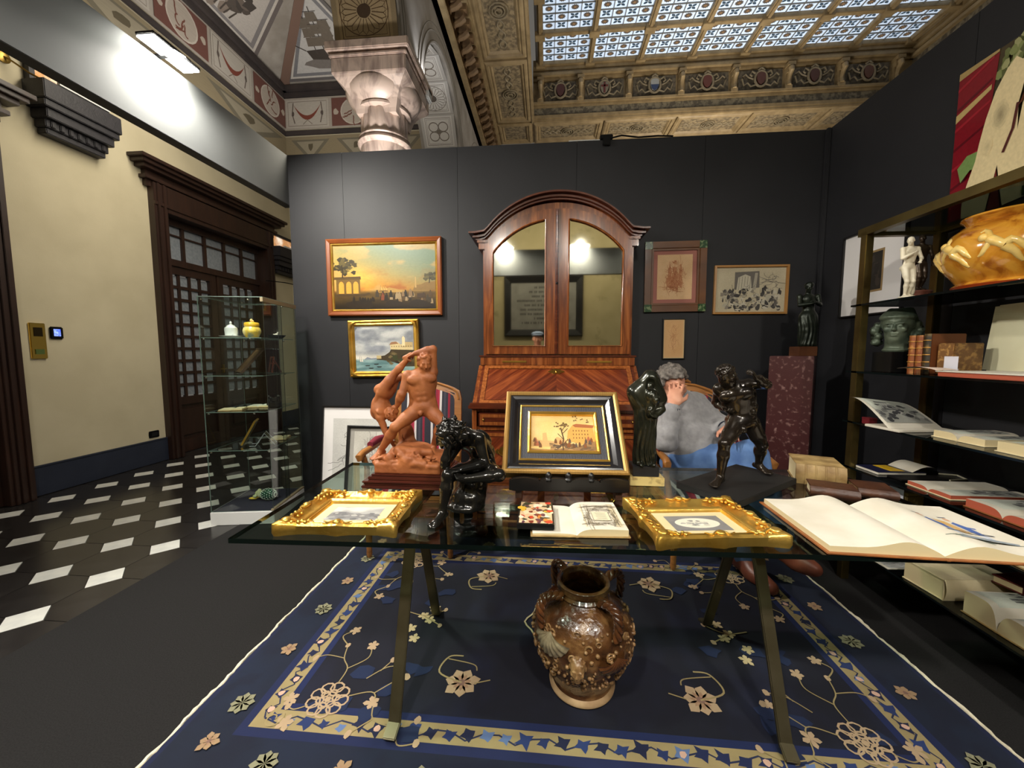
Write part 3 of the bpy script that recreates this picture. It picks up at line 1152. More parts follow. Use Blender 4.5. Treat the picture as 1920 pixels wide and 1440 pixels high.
for k in range(7):
    x0, x1 = bx_[k] + .09, bx_[k + 1] - .09
    MB().box(x0, x1, 8.185, 8.2, 6.29, 6.66).build('frieze_panel', M_DARKREL, en)
    t = thing('heraldic_shield', None, None)
    t.parent = en
    t.location = ((x0 + x1) / 2, 8.18, 6.475)
    t.rotation_euler = (R(90), 0, 0)
    b = MB()
    pts = [(math.cos(a) * .11, math.sin(a) * .14) for a in [2 * math.pi * i / 16 for i in range(16)]]
    b.tube([(x, y, .03) for x, y in pts], .022, 6, True)
    for sx in (-1, 1):
        b.tube([(sx * .1, .1, .03), (sx * .17, .14, .03), (sx * .2, .08, .03), (sx * .16, .05, .03)], .016, 6)
        b.tube([(sx * .09, -.1, .03), (sx * .18, -.13, .03), (sx * .24, -.06, .03), (sx * .3, -.1, .02), (sx * .34, .02, .02)], .015, 6)
        b.tube([(sx * .14, 0, .03), (sx * .22, .04, .02), (sx * .28, .1, .02), (sx * .33, .06, .02)], .013, 6)
    b.tube([(-.06, .15, .03), (0, .19, .04), (.06, .15, .03)], .018, 6)
    b.build('cartouche', M_CART, t, smooth=50)
    c1, c2 = sh_cols[k]
    shp = [(-.075, .1), (0, .115), (.075, .1), (.08, .0), (.05, -.075), (0, -.11), (-.05, -.075), (-.08, 0)]
    MB().prism(shp, .01, .045).build('shield', mat('shield_%d' % k, c1, .5), t)
    if c2:
        if k == 1:
            b = MB().box(-.018, .018, -.09, .1, .046, .052).box(-.065, .065, .02, .052, .046, .052)
        else:
            b = MB().prism([(-.078, -.0), (.078, 0), (.05, -.075), (0, -.11), (-.05, -.075)], .046, .05)
        b.build('charge', mat('charge_%d' % k, c2, .5), t)
br0 = None
for k in range(8):
    if br0 is None:
        b = MB().box(-.065, .065, -.16, .0, .36, .42).box(-.055, .055, -.11, 0, .26, .36).box(-.05, .05, -.07, 0, .0, .26).box(-.06, .06, -.09, 0, -.02, .05)
        b.tube([(0, -.13, .33), (0, -.15, .27), (0, -.1, .22), (0, -.07, .12), (0, -.085, .04)], [.05, .045, .04, .032, .04], 8)
        br0 = b.build('bracket', M_GILT, en, smooth=40)
        br0.location = (bx_[k], 8.2, 6.27)
    else:
        copy_obj(br0, en, (bx_[k], 8.2, 6.27))

# coffered soffit ring
sf = tag(MB().box(-1.06, -.3, 3.0, 9.0, 5.95, 6.05).box(-.3, 7.5, 8.2, 9.2, 5.95, 6.05).build('ceiling_soffit', M_GILT), kind='structure')


def coffer(x0, x1, y0, y1, boss=True):
    w, h = x1 - x0, y1 - y0
    T = TR(((x0 + x1) / 2, (y0 + y1) / 2, 5.95), (math.pi, 0, 0))
    c = MB(T).rim(w, h, [(0, 0), (0, .03), (.03, .05), (.06, .05), (.075, .025), (.1, .035), (.12, .015), (.135, 0)]).build('coffer', M_GILT, sf)
    MB(T).box(-w / 2 + .135, w / 2 - .135, -h / 2 + .135, h / 2 - .135, 0, .008).build('relief_panel', M_GILT2, c)
    if boss:
        b = MB(T)
        for r_, z_ in ((.13, .02), (.085, .024), (.045, .034)):
            b.tube([(r_ * math.cos(2 * math.pi * i / 20), r_ * math.sin(2 * math.pi * i / 20), z_) for i in range(20)], .012, 6, True)
        for i in range(4):
            s_ = 1 if i % 2 else -1
            L_ = max(w, h) / 2 - .2
            ax = (1, 0) if w > h else (0, 1)
            d_ = -1 if i < 2 else 1
            pts = [(ax[0] * d_ * (.15 + q * (L_ - .15)) + ax[1] * s_ * .05 * math.sin(q * 9), ax[1] * d_ * (.15 + q * (L_ - .15)) + ax[0] * s_ * .05 * math.sin(q * 9), .012) for q in [j / 14 for j in range(15)]]
            b.tube(pts, .014, 5)
        b.build('carved_boss', M_CART, c, smooth=60)


for k in range(5):
    coffer(-.28 + 1.42 * k, -.28 + 1.42 * (k + 1) - .03, 8.24, 8.95)
for y0, y1 in ((8.2, 8.95), (6.5, 8.15), (4.75, 6.45), (3.05, 4.7)):
    coffer(-1.03, -.33, y0, y1, y1 - y0 > 1)
MB().box(-.33, -.27, 3.0, 8.2, 5.9, 5.96).box(-.3, 7.3, 8.14, 8.22, 5.9, 5.96).box(-1.1, -1.03, 3, 9, 5.9, 5.96).build('soffit_moulding', M_GILT, sf, bevel=.01)
# arcade wall with round arches
b = MB()
ZS, ZT, XA, XB = 4.25, 5.97, -2.05, -1.4
sec = []
for c in (2.8, 5.5, 8.2):
    for k in range(25):
        a = math.pi - math.pi * k / 24
        sec.append((c + math.cos(a) * 1.0, ZS + math.sin(a) * 1.0))
sec = [(1.5, ZS)] + sec + [(9.4, ZS)]
for (y0, z0), (y1, z1) in zip(sec[:-1], sec[1:]):
    if y1 - y0 > 1e-6:
        b.hexa([(XA, y0, z0), (XB, y0, z0), (XB, y1, z1), (XA, y1, z1), (XA, y0, ZT), (XB, y0, ZT), (XB, y1, ZT), (XA, y1, ZT)])
ar = tag(b.build('wall_arcade', M_PLAST), kind='structure')
for c in (2.8, 5.5, 8.2):
    for r_, th in ((1.015, .012), (1.12, .009), (1.19, .006)):
        b = MB().tube([(XB, c + r_ * math.cos(a), ZS + r_ * math.sin(a)) for a in [math.pi * k / 30 for k in range(31)]], th, 6)
        b.build('arch_moulding', mat('arch_line', (132, 126, 116), .8), ar)


def rosette(p, col, d=0):
    cx = cy = .5
    for k in range(20):
        a = 2 * math.pi * k / 20
        q = [(.12, -.02), (.3, -.045), (.36, 0), (.3, .045), (.12, .02)]
        c, s_ = math.cos(a), math.sin(a)
        P_ = [(.5 + (x * c - y * s_), .5 + (x * s_ + y * c)) for x, y in q]
        p.line(P_, .006, col)
    p.blob(.5, .5, .11, .11, tuple(int(v * .75) for v in col), 14, .05)
    p.line([(.5 + .38 * math.cos(2 * math.pi * k / 24), .5 + .38 * math.sin(2 * math.pi * k / 24)) for k in range(25)], .008, col)


def intrados(c, deg, kind, w=.54, dl=.44, base=(206, 202, 196), ink=(116, 106, 96)):
    p = Pic(w, dl, int(deg), eps=.0006)
    p.fill(tuple(int(v * .86) for v in base))
    p.fill(base, (.08, .04, .92, .96))
    p.line([(.13, .09), (.87, .09), (.87, .91), (.13, .91), (.13, .09)], .008, ink)
    p.line([(.17, .13), (.83, .13), (.83, .87), (.17, .87), (.17, .13)], .005, ink)
    if kind:
        rosette(p, ink)
    else:
        for k in range(4):
            a = math.pi / 4 + k * math.pi / 2
            p.line([(.5 + .2 * math.cos(a) + .14 * math.cos(t_), .5 + .2 * math.sin(a) + .14 * math.sin(t_)) for t_ in [i * .42 for i in range(16)]], .014, ink)
        p.blob(.5, .5, .07, .07, ink, 10, 0)
    a = R(deg)
    o = p.build('painted_panel', ar)
    n = Vector((0, -math.cos(a), -math.sin(a)))
    tx = Vector((1, 0, 0))
    ty = n.cross(tx)
    M_ = Matrix((tx, ty, n)).transposed().to_4x4()
    M_.translation = Vector(((XA + XB) / 2, c, ZS)) + Vector((0, math.cos(a), math.sin(a))) * .972
    o.matrix_world = M_
    return o


for i, dg in enumerate((8, 34, 60, 86, 112, 138, 164)):
    intrados(5.5, dg, i % 2 == 0)
intrados(2.8, 14, True, .62, .5, (166, 146, 112), (92, 70, 48))
intrados(2.8, 44, False, .62, .5, (166, 146, 112), (92, 70, 48))
# bracketed cornice under the soffit
cn = tag(MB().box(-1.4, -1.32, 3, 9.2, 5.5, 5.95).box(-1.4, -1.06, 3, 9.2, 5.86, 5.95).box(-1.4, -1.25, 3, 9.2, 5.5, 5.55).build('trim_4', M_GILT, bevel=.01), kind='structure')
m0 = None
for k in range(22):
    y = 4.0 + .235 * k
    if m0 is None:
        b = MB().box(0, .24, -.055, .055, .2, .27).box(0, .2, -.045, .045, .12, .2).box(0, .06, -.045, .045, 0, .12)
        b.tube([(.2, 0, .14), (.14, 0, .09), (.07, 0, .06), (.05, 0, .02)], [.05, .045, .035, .04], 8)
        m0 = b.build('modillion', mat('brown_modillion', (92, 70, 48), .6, col2=(132, 104, 70), scale=9), cn, smooth=40)
        m0.location = (-1.32, y, 5.58)
    else:
        copy_obj(m0, cn, (-1.32, y, 5.58))

# marble column carrying the arcade
t = thing('marble_column', 'pink veined marble column with fluted neck behind the black stand wall', 'column', (-1.72, 4.15, 0))
MB().lathe([(.275, 0), (.275, .1), (.255, .12), (.25, 1.2), (.24, 3.42)], 40).build('shaft', M_MARBLE, t, smooth=40)
MB().lathe([(.24, 3.42), (.262, 3.43), (.275, 3.455), (.262, 3.48), (.245, 3.49), (.262, 3.51), (.25, 3.53), (.235, 3.535)], 40).build('neck_ring', M_MARBLE, t, smooth=40)
MB().lathe([(.235, 3.53), (.24, 3.56), (.24, 3.74), (.232, 3.76)], 96, flute=.07, nfl=16).build('fluted_neck', M_MARBLE, t, smooth=50)
MB().lathe([(.232, 3.755), (.27, 3.77), (.27, 3.79), (.255, 3.80), (.275, 3.815), (.34, 3.86), (.375, 3.92), (.37, 3.965), (.3, 3.98)], 40).build('echinus', M_MARBLE, t, smooth=40)
MB().lathe([(.29, 3.70), (.30, 3.74), (.335, 3.82), (.40, 3.9), (.49, 3.96), (.515, 3.985)], 4, TR((0, 0, 0), (0, 0, R(45)))).build('cushion_block', M_MARBLE, t)
MB().box(-.37, .37, -.37, .37, 3.98, 4.12).box(-.385, .385, -.385, .385, 4.12, 4.15).box(-.36, .36, -.36, .36, 4.15, 4.17).box(-.41, .41, -.41, .41, 4.17, 4.25).build('abacus', M_MARBLE, t, bevel=.008)
t = thing('spot_lamp', 'small white spot lamp clipped on the marble capital', 'lamp', (-1.36, 4.45, 4.22))
MB().box(-.05, .05, -.07, .07, -.12, .0).build('housing', M_WHITEM, t, bevel=.012)
MB().box(-.04, .04, -.06, .06, 0.0, .006).build('lens', mat('spot_lens', (235, 240, 255), .3, emit=6), t)
lamp_light('spot_lamp_light', 'SPOT', (-1.36, 4.45, 4.26), (-1.45, 4.7, 6.0), 34, (.93, .95, 1.0), .03, R(125), t)

# aisle vault with painted panels
va = tag(MB().add([(-4.58, 1.2, 5.85), (-4.58, 6.7, 5.85), (-2.05, 6.7, 5.85), (-2.05, 1.2, 5.85), (-3.3, 2.4, 6.65), (-3.3, 5.45, 6.65)],
         [(0, 1, 5, 4), (1, 2, 5), (2, 3, 4, 5), (3, 0, 4)]).build('ceiling_vault', M_PLAST), kind='structure')
b = MB()
for a, c in (((-4.56, 6.68, 5.84), (-3.3, 5.45, 6.63)), ((-2.07, 6.68, 5.84), (-3.3, 5.45, 6.63)), ((-3.3, 5.45, 6.63), (-3.3, 2.4, 6.63))):
    b.bar(a, c, .14, .05)
b.build('rib', mat('vault_rib', (112, 88, 76), .8), va)
b = MB()
for z0, z1, d in ((5.68, 5.76, .05), (5.76, 5.85, .1)):
    b.box(-4.58, -4.58 + d, 1.2, 6.7, z0, z1).box(-4.58, -2.05, 6.7 - d, 6.7, z0, z1)
b.box(-4.58, -4.55, 1.2, 6.7, 5.06, 5.14).box(-4.58, -2.05, 6.67, 6.7, 5.06, 5.14)
b.build('dark_moulding', M_DBAND, va, bevel=.008)


def vaultpanel(o0, ux, uy, w, h, fn, seed):
    p = Pic(w, h, seed, eps=.0012)
    fn(p)
    o = p.build('painted_panel', va)
    ux = Vector(ux).normalized()
    uy = (Vector(uy) - ux * Vector(uy).dot(ux)).normalized()
    n = ux.cross(uy)
    M_ = Matrix((ux, uy, n)).transposed().to_4x4()
    M_.translation = Vector(o0) + n * .02
    o.matrix_world = M_


def ship(p):
    T3 = [(.03, .03), (.97, .03), (.52, .97), (.48, .97)]
    p.poly(T3, (92, 88, 88))
    q = lambda s_: [(.5 + (x - .5) * s_, .36 + (y - .36) * s_) for x, y in T3]
    p.poly(q(.9), (186, 182, 176))
    p.poly(q(.84), (112, 112, 116))
    p.poly(q(.74), (178, 176, 174))
    p.poly([(.32, .34), (.62, .36), (.58, .2), (.36, .2)], (52, 43, 36))
    p.blob(.47, .2, .2, .05, (110, 104, 100), 12, .25)
    for x, h_ in ((.40, .66), (.47, .74), (.54, .62)):
        p.line([(x, .3), (x, h_)], .016, (58, 50, 44))
        for k in range(3):
            y = .38 + k * (h_ - .4) / 3
            p.poly([(x - .05, y), (x + .045, y), (x + .036, y + .085), (x - .04, y + .085)], (96, 86, 74))
            p.line([(x - .055, y + .09), (x + .05, y + .09)], .008, (58, 50, 44))
    p.line([(.32, .34), (.22, .42)], .014, (60, 52, 46))


def riders(p):
    Q = [(.02, .02), (.98, .02), (.98 - .22, .97), (.1, .97)]
    p.poly(Q, (100, 92, 90))
    q = lambda s_: [(.48 + (x - .48) * s_, .48 + (y - .48) * s_) for x, y in Q]
    p.poly(q(.9), (184, 178, 170))
    p.poly(q(.84), (120, 116, 116))
    p.poly(q(.74), (172, 166, 160))
    rd = random.Random(3)
    for k in range(26):
        p.blob(.48 + rd.gauss(0, .11), .45 + rd.gauss(0, .13), rd.uniform(.03, .07), rd.uniform(.04, .09), rd.choice([(74, 66, 60), (96, 86, 78), (60, 54, 50), (124, 112, 102)]), 9, .35)
    for k in range(6):
        x = .36 + .05 * k
        p.line([(x, .3), (x + rd.uniform(-.03, .03), .16)], .02, (66, 58, 52))


s3 = Vector((-3.3 + 4.58, 0, .8))
vaultpanel((-4.17, 5.2, 6.106), (0, 1, 0), s3, 1.7, .92, riders, 1)
vaultpanel((-4.17, 3.3, 6.106), (0, 1, 0), s3, 1.7, .92, riders, 4)
vaultpanel((-3.5, 6.10, 6.234), (1, 0, 0), (0, -1.25, .8), 2.0, 1.3, ship, 2)


def frieze(L, seed):
    def fn(p):
        p.fill((168, 160, 150))
        n = int(round(L / .78))
        for k in range(n):
            a, c = k / n, (k + 1) / n
            m = (a + c) / 2
            w_ = (c - a)
            if (k + seed) % 2 == 0:
                p.fill((184, 178, 168), (a + w_ * .04, .06, c - w_ * .04, .94))
                p.line([(a + w_ * .08, .12), (c - w_ * .08, .12), (c - w_ * .08, .88), (a + w_ * .08, .88), (a + w_ * .08, .12)], .012, (140, 130, 120))
                top = [(m + w_ * .3 * s_, .8 - .36 * (1 - s_ * s_)) for s_ in [j / 6 - 1 for j in range(13)]]
                bot = [(x, y - .14 * (1 - ((x - m) / (w_ * .3)) ** 2)) for x, y in reversed(top)]
                p.poly(top + bot, (126, 66, 52))
                for s_ in (-1, 1):
                    p.line([(m + s_ * w_ * .3, .85), (m + s_ * w_ * .33, .5), (m + s_ * w_ * .28, .2)], .018, (104, 92, 84))
                    p.blob(m + s_ * w_ * .32, .5, w_ * .03, .08, (92, 82, 76), 8)
                p.line([(m - w_ * .1, .16), (m, .3), (m + w_ * .1, .16)], .012, (120, 108, 96))
            else:
                p.fill((110, 72, 64), (a + w_ * .03, .06, c - w_ * .03, .94))
                el = [(m + w_ * .27 * math.cos(t_), .5 + .4 * math.sin(t_)) for t_ in [2 * math.pi * j / 20 for j in range(21)]]
                p.poly(el[:-1], (178, 168, 156))
                p.line(el, .02, (196, 188, 176))
                p.scrib(m, .5, w_ * .14, .25, (116, 72, 60), .018, 6)
                for s_ in (-1, 1):
                    p.blob(m + s_ * w_ * .38, .5, w_ * .05, .09, (184, 172, 158), 8)
    return fn


vaultpanel((-4.575, 4.0, 5.41), (0, 1, 0), (0, 0, 1), 5.4, .52, frieze(5.4, 1), 5)
vaultpanel((-3.31, 6.695, 5.41), (1, 0, 0), (0, 0, 1), 2.5, .52, frieze(2.5, 0), 6)


def spand(p):
    p.fill((140, 128, 102))
    for k in range(3):
        a = .04 + k * .33
        p.poly([(a, .9), (a + .28, .9), (a + .14, .15)], (112, 106, 90))
        p.poly([(a + .04, .84), (a + .24, .84), (a + .14, .3)], (150, 142, 122))
        p.blob(a + .14, .66, .02, .12, (92, 84, 66), 8)


vaultpanel((-4.577, 4.0, 4.78), (0, 1, 0), (0, 0, 1), 5.4, .5, spand, 7)
vaultpanel((-3.31, 6.697, 4.78), (1, 0, 0), (0, 0, 1), 2.5, .5, spand, 8)
# ---------------------------------------------------------------- floodlights on the header
M_LED = mat('led_panel', (255, 252, 240), .4, emit=120)


def flood(x, y, ang, label, power, aim, spread=R(165)):
    """ang: rotation about z of the lamp (arm pointing +x before rotation)"""
    t = thing('floodlight', label, 'floodlight', (x, y, 3.0), (0, 0, ang), group='floodlights on the stand header')
    MB().box(-.145, -.13, -.03, .03, -.09, .016).box(-.145, .0, -.012, .012, 0.002, .016).build('clamp_arm', M_METALK, t)
    MB().box(-.035, .075, -.145, .145, .016, .034).box(-.02, .06, -.1, .1, .034, .05).build('housing', M_METALK, t, bevel=.004)
    MB().box(-.03, .07, -.138, .138, .008, .0165).build('led_panel', M_LED, t)
    wp = Vector((x, y, 3.0)) + Matrix.Rotation(ang, 3, 'Z') @ Vector((.035, 0, .004))
    lamp_light('floodlight_beam', 'AREA', wp, wp + Vector(aim), power, WHITE, (.07, .27), spread, t)
    return t


flood(-2.2, 2.19, 0, 'bright led floodlight on top of the left header, in view at upper left', 62, (.5, .15, -1))
flood(-2.2, .75, 0, 'led floodlight on the left header nearest the camera', 42, (.4, .1, -1))
flood(-.71, -.70, R(90), 'left led floodlight on the front header, seen in bureau mirror', 36, (.05, .3, -1), R(165))
flood(.53, -.70, R(90), 'middle led floodlight on the front header, seen in bureau mirror', 36, (0, .3, -1), R(165))
flood(1.6, -.70, R(90), 'right led floodlight on the front header behind camera', 16, (.35, .75, -1), R(105))
t = thing('cable_clamp', 'black cable clamp with trailing lead on top edge of the back wall', 'clamp', (.47, 3.31, 3.0))
MB().box(-.05, .05, -.03, .03, .0, .035).box(-.03, .03, -.034, -.016, -.05, .02).build('body', M_METALK, t, bevel=.005)
MB().tube([(.05, 0, .02), (.12, -.01, .03), (.25, -.012, .008), (.4, -.012, .012), (.52, -.01, .006)], .006, 6).build('lead', M_METALK, t, smooth=60)
MB().tube([(-.05, 0, .008), (-.2, -.008, .006), (-.3, -.01, .004)], .004, 6).build('tape', M_WHITEM, t, smooth=60)

# ---------------------------------------------------------------- rug
RX0, RX1, RY0, RY1 = -1.25, 1.51, .91, 2.55
RW, RH = RX1 - RX0, RY1 - RY0
rug = thing('chinese_rug', 'deep blue chinese rug with cream floral sprays under the glass table', 'rug', ((RX0 + RX1) / 2, (RY0 + RY1) / 2, 0))
M_PILE = mat('navy_pile', (12, 18, 42), .95, col2=(18, 26, 56), scale=12, bump=.3, bscale=400, spec=.1)
MB().box(-RW / 2, RW / 2, -RH / 2, RH / 2, .0005, .009).build('pile_body', M_PILE, rug)
p = Pic(RW, RH, 11, eps=.00006)
ru = lambda x: (x - RX0) / RW
rv = lambda y: (y - RY0) / RH
NAVY, BORD, CRM, ROSE, MID = (14, 20, 46), (27, 47, 98), (146, 130, 90), (168, 144, 114), (18, 32, 64)


def pilecol(u, v):
    x, y = u * RW + RX0, v * RH + RY0
    n = fbm(u * 14, v * 9, 0, 3)
    n2 = fbm(u * 40, v * 7, 0, 5)
    dx = np.minimum(x - RX0, RX1 - x)
    dy = np.minimum(y - RY0, RY1 - y)
    d = np.minimum(dx, dy)
    c = mixc((8, 10, 26), (17, 22, 46), sstep(.4, .8, n * .6 + n2 * .4))
    cb = mixc((10, 17, 34), (16, 28, 52), n)
    cb = mixc(cb, (9, 15, 36), sstep(.52, .6, fbm(u * 30, v * 20, 0, 9)) * .7)
    return np.where((d < .24)[..., None], cb, c)


p.bg(pilecol, 150, 100)


def rect(i0, i1, col):
    a, c, e, f = ru(RX0 + i0), ru(RX1 - i0), rv(RY0 + i0), rv(RY1 - i0)
    a2, c2, e2, f2 = ru(RX0 + i1), ru(RX1 - i1), rv(RY0 + i1), rv(RY1 - i1)
    for q in ([(a, e), (c, e), (c2, e2), (a2, e2)], [(c, e), (c, f), (c2, f2), (c2, e2)], [(c, f), (a, f), (a2, f2), (c2, f2)], [(a, f), (a, e), (a2, e2), (a2, f2)]):
        p.poly(q, col, False)
    p.z += p.eps


rect(.0, .02, (16, 24, 56))
rect(.2, .232, (18, 28, 66))
rect(.232, .302, CRM)
rect(.302, .33, (18, 30, 72))
p.z += p.eps
rd = random.Random(5)


def bandmotif(x, y, horiz):
    q = rd.random()
    col = rd.choice([(22, 32, 70), (34, 52, 100), (20, 26, 56), (86, 108, 150), (30, 44, 88)])
    r = rd.uniform(.017, .029)
    n = 9
    pts = []
    for k in range(n):
        a = 2 * math.pi * k / n
        rr = r * (1.1 if k % 2 else .6) * rd.uniform(.8, 1.2)
        pts.append((ru(x + rr * 1.2 * math.cos(a)), rv(y + rr * math.sin(a))))
    p.poly(pts, col, False)
    if q < .15:
        p.z += p.eps
        p.blob(ru(x), rv(y), .012 / RW, .012 / RH, (196, 160, 140), 8, .2)


def vine(x0, y0, x1, y1):
    n = 40
    L = math.hypot(x1 - x0, y1 - y0)
    dx, dy = (x1 - x0) / L, (y1 - y0) / L
    pts = [(ru(x0 + dx * L * k / n - dy * .018 * math.sin(k * L * 1.9)), rv(y0 + dy * L * k / n + dx * .018 * math.sin(k * L * 1.9))) for k in range(n + 1)]
    p.line(pts, .006, (28, 36, 66))
    m = int(L / .062)
    for k in range(m):
        f = (k + .5) / m * L
        bandmotif(x0 + dx * f - dy * rd.uniform(-.012, .012), y0 + dy * f + dx * rd.uniform(-.012, .012), True)


m_ = .267
for q in ((RX0 + m_, RY0 + m_, RX1 - m_, RY0 + m_), (RX0 + m_, RY1 - m_, RX1 - m_, RY1 - m_), (RX0 + m_, RY0 + m_, RX0 + m_, RY1 - m_), (RX1 - m_, RY0 + m_, RX1 - m_, RY1 - m_)):
    vine(*q)
p.z += p.eps


def petal(x, y, a, l, w, col):
    c, s_ = math.cos(a), math.sin(a)
    q = [(0, 0), (.35 * l, w * .8), (.7 * l, w), (l, 0), (.7 * l, -w), (.35 * l, -w * .8)]
    p.poly([(ru(x + X * c - Y * s_), rv(y + X * s_ + Y * c)) for X, Y in q], col, False)


def flower(x, y, r, n=6, col=ROSE, core=True, rot=0.):
    for k in range(n):
        petal(x, y, rot + 2 * math.pi * k / n, r * rd.uniform(.85, 1.1), r * .3, col)
    p.z += p.eps * .3
    if core:
        for k in range(n):
            petal(x, y, rot + 2 * math.pi * k / n, r * .55, r * .1, (150, 118, 92))
        p.z += p.eps * .3
        p.blob(ru(x), rv(y), r * .2 / RW, r * .2 / RH, (120, 92, 80), 8, .2)


def lotus(x, y, r, col=ROSE):
    for q in range(2):
        n = 9 if q == 0 else 6
        rr = r if q == 0 else r * .55
        for k in range(n):
            a = 2 * math.pi * k / n + q * .3
            cx, cy = x + math.cos(a) * rr * .68, y + math.sin(a) * rr * .68
            p.line([(ru(cx + rr * .3 * math.cos(t_) * 1.1), rv(cy + rr * .3 * math.sin(t_))) for t_ in [2 * math.pi * j / 9 for j in range(10)]], .007, col)
    p.blob(ru(x), rv(y), r * .16 / RW, r * .16 / RH, col, 8, .1)


def stem(pts, wd=.0045, col=CRM, buds=True):
    P_ = [Vector(q) for q in pts]
    out = []
    for i in range(len(P_) - 1):
        for k in range(6):
            f = k / 6
            a, b_, c, d = P_[max(i - 1, 0)], P_[i], P_[i + 1], P_[min(i + 2, len(P_) - 1)]
            out.append(.5 * ((2 * b_) + (c - a) * f + (2 * a - 5 * b_ + 4 * c - d) * f * f + (3 * b_ - a - 3 * c + d) * f ** 3))
    out.append(P_[-1])
    p.line([(ru(q.x), rv(q.y)) for q in out], wd, col)
    if buds:
        e = P_[-1]
        p.blob(ru(e.x), rv(e.y), .011 / RW, .015 / RH, ROSE, 8, .2)
    p.z += p.eps * .2


def spray(cx, cy, sx, sy):
    g = lambda dx, dy: (cx + sx * dx, cy + sy * dy)
    for k in range(9):
        q = g(rd.uniform(-.12, .35), rd.uniform(-.1, .4))
        p.blob(ru(q[0]), rv(q[1]), .04 / RW, .03 / RH, MID, 9, .45)
    lotus(*g(0, 0), .075)
    stem([g(0, .07), g(.0, .14), g(-.04, .19), g(-.06, .26)])
    stem([g(.0, .14), g(.06, .2), g(.05, .26)])
    stem([g(-.04, .19), g(-.12, .2), g(-.16, .18)])
    stem([g(-.06, .26), g(-.11, .31), g(-.07, .35)], .005)
    stem([g(.07, .02), g(.16, .04), g(.2, -.06), g(.3, -.08), g(.36, -.05)])
    stem([g(.16, .04), g(.22, .1), g(.26, .12)])
    stem([g(.1, .1), g(.16, .16), g(.22, .17)])
    stem([g(.14, .14), g(.17, .2)])
    stem([g(-.06, -.03), g(-.1, -.05), g(-.13, -.04)])
    stem([g(.2, -.06), g(.14, -.12)])
    stem([g(.3, -.08), g(.32, -.14), g(.38, -.13)])
    for dx, dy, r in ((-.14, -.01, .04), (-.1, -.1, .045), (.17, .0, .04), (.05, .27, .035), (-.07, .35, .035), (.24, .12, .03)):
        flower(*g(dx, dy), r * .8, 5, ROSE, False, rd.uniform(0, 6))
    c = g(-.15, -.09)
    p.line([(ru(c[0] + (.008 + .004 * t_) * math.cos(t_)), rv(c[1] + (.008 + .004 * t_) * math.sin(t_))) for t_ in [j * .5 for j in range(15)]], .005, CRM)


mx, my = .13, 1.74
for sx in (-1, 1):
    for sy in (-1, 1):
        spray(mx + sx * .93, my + sy * .475, -sx, -sy)
        flower(mx + sx * .45, my + sy * .36, .07, 7, ROSE, True, .3)
        stem([(mx + sx * .45, my + sy * .36), (mx + sx * .55, my + sy * .32), (mx + sx * .53, my + sy * .24), (mx + sx * .47, my + sy * .23)], .007, CRM, False)
        stem([(mx + sx * .53, my + sy * .25), (mx + sx * .42, my + sy * .27), (mx + sx * .4, my + sy * .3)], .005, CRM, False)
        stem([(mx + sx * .4, my + sy * .36), (mx + sx * .34, my + sy * .34)], .005, CRM, False)
    for k in range(5):
        q = (mx + sx * (.68 + .035 * (k % 3)), my - .03 + .03 * k * (1 if k % 2 else -1))
        flower(*q, .03, 5, (186, 168, 128), False, k)
    stem([(mx + sx * .8, my + .02), (mx + sx * .7, my), (mx + sx * .62, my + .05)], .006, CRM)
    stem([(mx + sx * .72, my), (mx + sx * .62, my - .06)], .006, CRM)
for r in (.21, .17, .11):
    p.line([(ru(mx + r * math.cos(2 * math.pi * k / 40) * (1 + .06 * math.cos(8 * 2 * math.pi * k / 40))), rv(my + r * .8 * math.sin(2 * math.pi * k / 40))) for k in range(41)], .008, (190, 178, 140))
lotus(mx, my, .09, (190, 178, 140))
for sx in (-1, 1):
    for k, dy in enumerate((-.66, -.52, -.26, 0, .24, .48, .7)):
        x = mx + sx * 1.235
        if k % 2 == 0:
            flower(x, my + dy, .036, 6, (150, 124, 94), True)
        else:
            flower(x, my + dy, .045, 8, (128, 126, 100), False, .2)
for sy in (-1, 1):
    for k in range(9):
        x = mx - 1.0 + .25 * k
        if k % 2:
            flower(x, my + sy * .71, .036, 6, (150, 124, 94), True)
        else:
            flower(x, my + sy * .71, .045, 8, (128, 126, 100), False, .2)
p.build('woven_pattern', rug, (0, 0, .0092), rough=.95)
rd2 = random.Random(8)
for sx in (-1, 1):
    b = MB()
    n = 90
    pa = [(sx * (RW / 2 + .004 + .004 * math.sin(k * .5) + rd2.uniform(0, .005)), -RH / 2 + RH * k / n, .006) for k in range(n + 1)]
    b.tube(pa, [.008 * rd2.uniform(.7, 1.15) for _ in pa], 6)
    b.build('cream_fringe', mat('cream_cotton_fringe', (226, 216, 190), .9, bump=.4, bscale=120), rug, smooth=60)

# ---------------------------------------------------------------- glass table
TC, TA = Vector((.2, 1.475, 0)), R(1.9)
tab = thing('glass_table', 'long clear glass table on two splayed metal trestles over the blue rug', 'table', TC, (0, 0, TA))
TW, TD, TZ = 2.33, .80, .74
b = MB()
b.m = 0
x, y = TW / 2, TD / 2
b.add([(-x, -y, TZ - .015), (x, -y, TZ - .015), (x, y, TZ - .015), (-x, y, TZ - .015), (-x, -y, TZ), (x, -y, TZ), (x, y, TZ), (-x, y, TZ)], [(3, 2, 1, 0), (4, 5, 6, 7)])
b.m = 1
b.add([(-x, -y, TZ - .015), (x, -y, TZ - .015), (x, y, TZ - .015), (-x, y, TZ - .015), (-x, -y, TZ), (x, -y, TZ), (x, y, TZ), (-x, y, TZ)], [(0, 1, 5, 4), (1, 2, 6, 5), (2, 3, 7, 6), (3, 0, 4, 7)])
b.build('glass_top', [glass_mat('table_glass', (222, 234, 226), 1.52), mat('green_glass_edge', (6, 14, 11), .08, col2=(9, 22, 17), scale=2, coat=.5)], tab)
